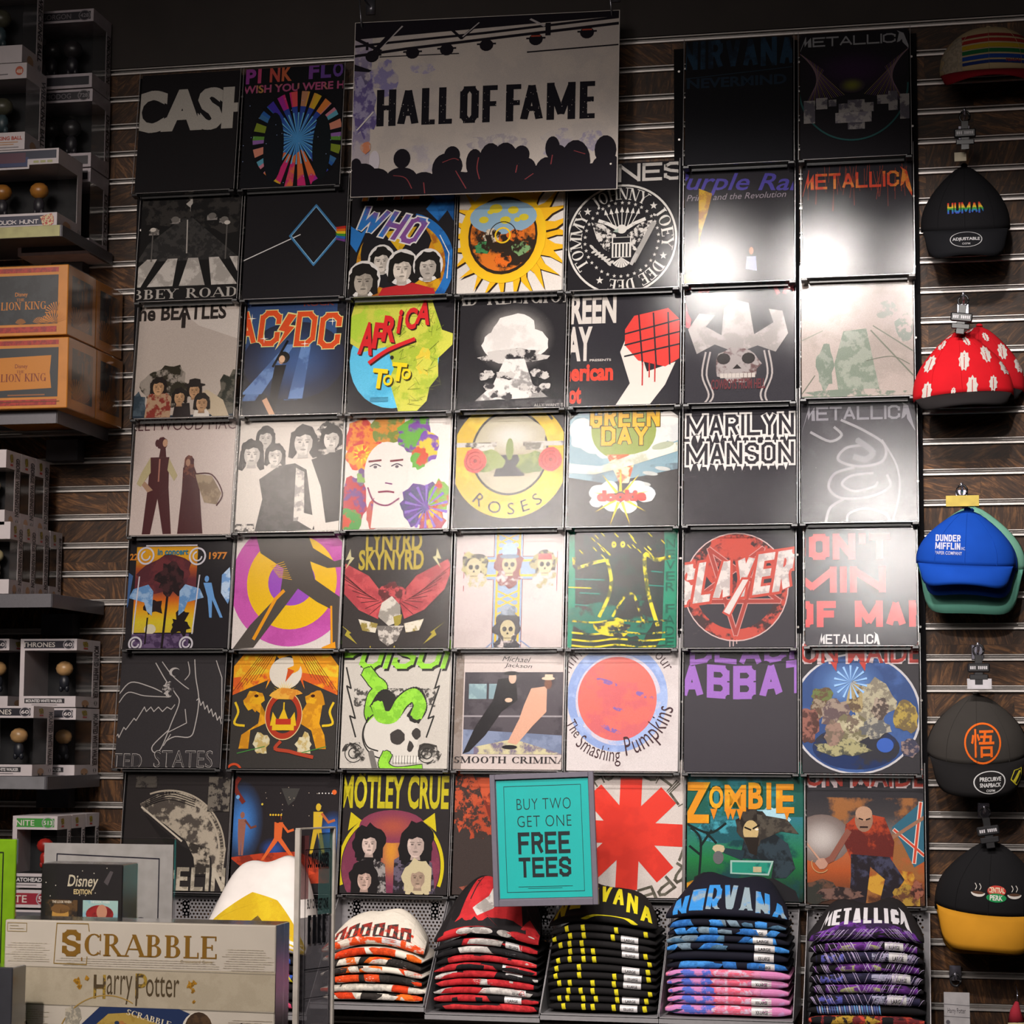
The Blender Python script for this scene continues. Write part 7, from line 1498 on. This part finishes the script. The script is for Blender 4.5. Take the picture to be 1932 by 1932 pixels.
A.ell(38*k, 88*k, 16*k, 18*k, 'b08440', n=18); A.ell(38*k, 78*k, 18*k, 8*k, '6a4c2c', n=16); A.ell(112*k, 86*k, 26*k, 16*k, '8a2424', '6a1c1c', 60, n=20); A.ell(116*k, 82*k, 10*k, 13*k, 'b07c64', n=16); A.poly([(100*k, 110*k), (104*k, 94*k), (128*k, 94*k), (132*k, 110*k)], 'b07c64')
A.build('front_print', s, flat((0, -.0002, H), (1, 0, 0), (0, 0, -1), (0, -1, 0)), GLOSSINK, depth=.0009)
z_ = s.location.z; g = G(); g.box(s.location.x+.01, -1.85, TZ, s.location.x+W-.01, -1.80, z_-.0003, .001); g.box(s.location.x+.01, -1.87, z_-.012, s.location.x+W-.01, -1.76, z_-.0003, .001); g.box(s.location.x, -1.87, TZ, s.location.x+W, -1.76, TZ+.012, .001); tag(g.build('box_riser', M('riser_black', '1a191a', .4)), 'black riser under the party game box, hidden behind the board game', 'riser')
# grey sign in a clear holder
s, W, H = fbox('clear_sign_holder', 80, 329, 1578, 1.55, .012, CLEAR, 'clear upright holder with a plain grey sheet and thin black border', 'sign holder', wrap=False)
g = G(); g.box(.003, .004, .004, W-.003, .007, H-.012); g.build('sheet', M('grey_sheet', '8e8a88', .6), s)
A = Art((.003, .0, W-.003, H-.01), 2); A.line([(W*.10, .6), (W*.11, .030), (W*.885, .036), (W*.88, .6)], .0022, '23202a'); A.text('in', W*.62, .165, .03, '201e2c', .04, .02, .3); A.build('sheet_print', s, flat((0, .0038, H-.002), (1, 0, 0), (0, 0, -1), (0, -1, 0)))
g = G(); g.box(0, -.05, 0, W, .06, .004, .001); g.build('foot', CLEAR, s)
# green sign, cut by the edge
s, W, H = fbox('green_sign', -150, 31, 1581, 1.95, .006, M('lime_green_card', '6f9a12', .3), 'lime green glossy sign cut by the left edge of the photo', 'sign')
A = Art((0, 0, W, H), 2); A.line([(W*.1, .4), (W*.1, .022), (W*.87, .022), (W*.87, .4)], .0022, '1a2410'); A.build('sign_print', s, flat((0, -.0002, H), (1, 0, 0), (0, 0, -1), (0, -1, 0)), GLOSSINK, depth=.0009)
s, W, H = fbox('dark_game', -130, 24, 1822, 2.22, .05, M('slate_card', '34343a', .4), 'small dark grey box at the very bottom left corner', 'box')
# slanted clear holder, seen nearly edge on
a_ = at(566, 1566, 1.70); b_ = at(637, 1563, 1.60); HH = a_.z-(TZ+.06); ang = R(66); Wd = (at(637, 1563, 1.6).x-a_.x)/math.cos(ang)
s = empty('angled_sign_holder', (a_.x, a_.y, TZ+.06), (0, 0, ang)); tag(s, 'narrow looking clear holder turned edge on, see through, with black lettering', 'sign holder')
g = G(); g.box(0, 0, 0, Wd, .010, HH, .002); g.build('clear_block', CLEAR, s)
def film(name, c):
    m = bpy.data.materials.new(name); m.use_nodes = True; nt = m.node_tree; nt.nodes.clear(); o = nt.nodes.new('ShaderNodeOutputMaterial'); t = nt.nodes.new('ShaderNodeBsdfTransparent'); t.inputs[0].default_value = (*[v**.18 for v in lin(c)], 1)
    d = nt.nodes.new('ShaderNodeBsdfDiffuse'); d.inputs[0].default_value = (*lin(c), 1); x = nt.nodes.new('ShaderNodeMixShader'); x.inputs[0].default_value = .45
    tc = nt.nodes.new('ShaderNodeTexCoord'); nz = nt.nodes.new('ShaderNodeTexNoise'); nz.inputs['Scale'].default_value = 20; mr = nt.nodes.new('ShaderNodeMapRange'); mr.inputs[3].default_value = .38; mr.inputs[4].default_value = .5
    nt.links.new(tc.outputs['Object'], nz.inputs[0]); nt.links.new(nz.outputs['Fac'], mr.inputs[0]); nt.links.new(mr.outputs[0], x.inputs[0])
    nt.links.new(t.outputs[0], x.inputs[1]); nt.links.new(d.outputs[0], x.inputs[2]); nt.links.new(x.outputs[0], o.inputs[0]); return m
TEAL = film('teal_tint_film', '6f9a98'); PINK = film('pink_tint_film', 'b06a6c'); SMOKE = film('smoke_film', '9a969e')  # teal and pink sheets added for reflections and poster colour in the block
for nm, x0, x1, z0, z1, m_ in (('teal_tint', .58, .96, .58, .98, TEAL), ('pink_tint', .06, .30, .66, .97, PINK), ('grey_panel', .06, .96, .02, .57, SMOKE)):
    g = G(); g.box(Wd*x0, .0040, HH*z0, Wd*x1, .0044, HH*z1); g.build(nm, m_, s)
A = Art((0, 0, Wd, HH), 2)
A.line([(Wd*.2, HH*.97), (Wd*.2, HH*.10), (Wd*.9, HH*.10), (Wd*.9, HH*.97)], .0016, '1c1c22')
A.text('SUNGLASSES', Wd*.26, HH*.19, HH*.075, '15161c', Wd*.58, .04); A.text('BUY ONE GET ONE', Wd*.26, HH*.39, HH*.05, '15161c', Wd*.58, .03); A.text('FREE', Wd*.28, HH*.56, HH*.14, '15161c', Wd*.5, .05); A.rect(Wd*.2, HH*.68, Wd*.9, HH*.685, '15161c'); A.rect(Wd*.2, HH*.82, Wd*.9, HH*.823, '15161c')
A.build('lettering', s, flat((0, .0030, HH), (1, 0, 0), (0, 0, -1), (0, -1, 0)))
PALE = M('pale_edge_highlight', 'b4aca4', .4)  # pale strips paint in the light along the clear block's edges
g = G(); g.box(-.0012, -.0006, 0, .004, .0106, HH, .0005); g.box(Wd-.004, -.0006, 0, Wd+.0012, .0106, HH, .0005); g.box(0, -.0006, HH, Wd, .0106, HH+.003, .0005); g.build('block_edge', PALE, s)
g = G(); g.box(-.004, -.03, -.06, Wd+.004, .04, .012, .003); g.build('black_base', BLKP, s)
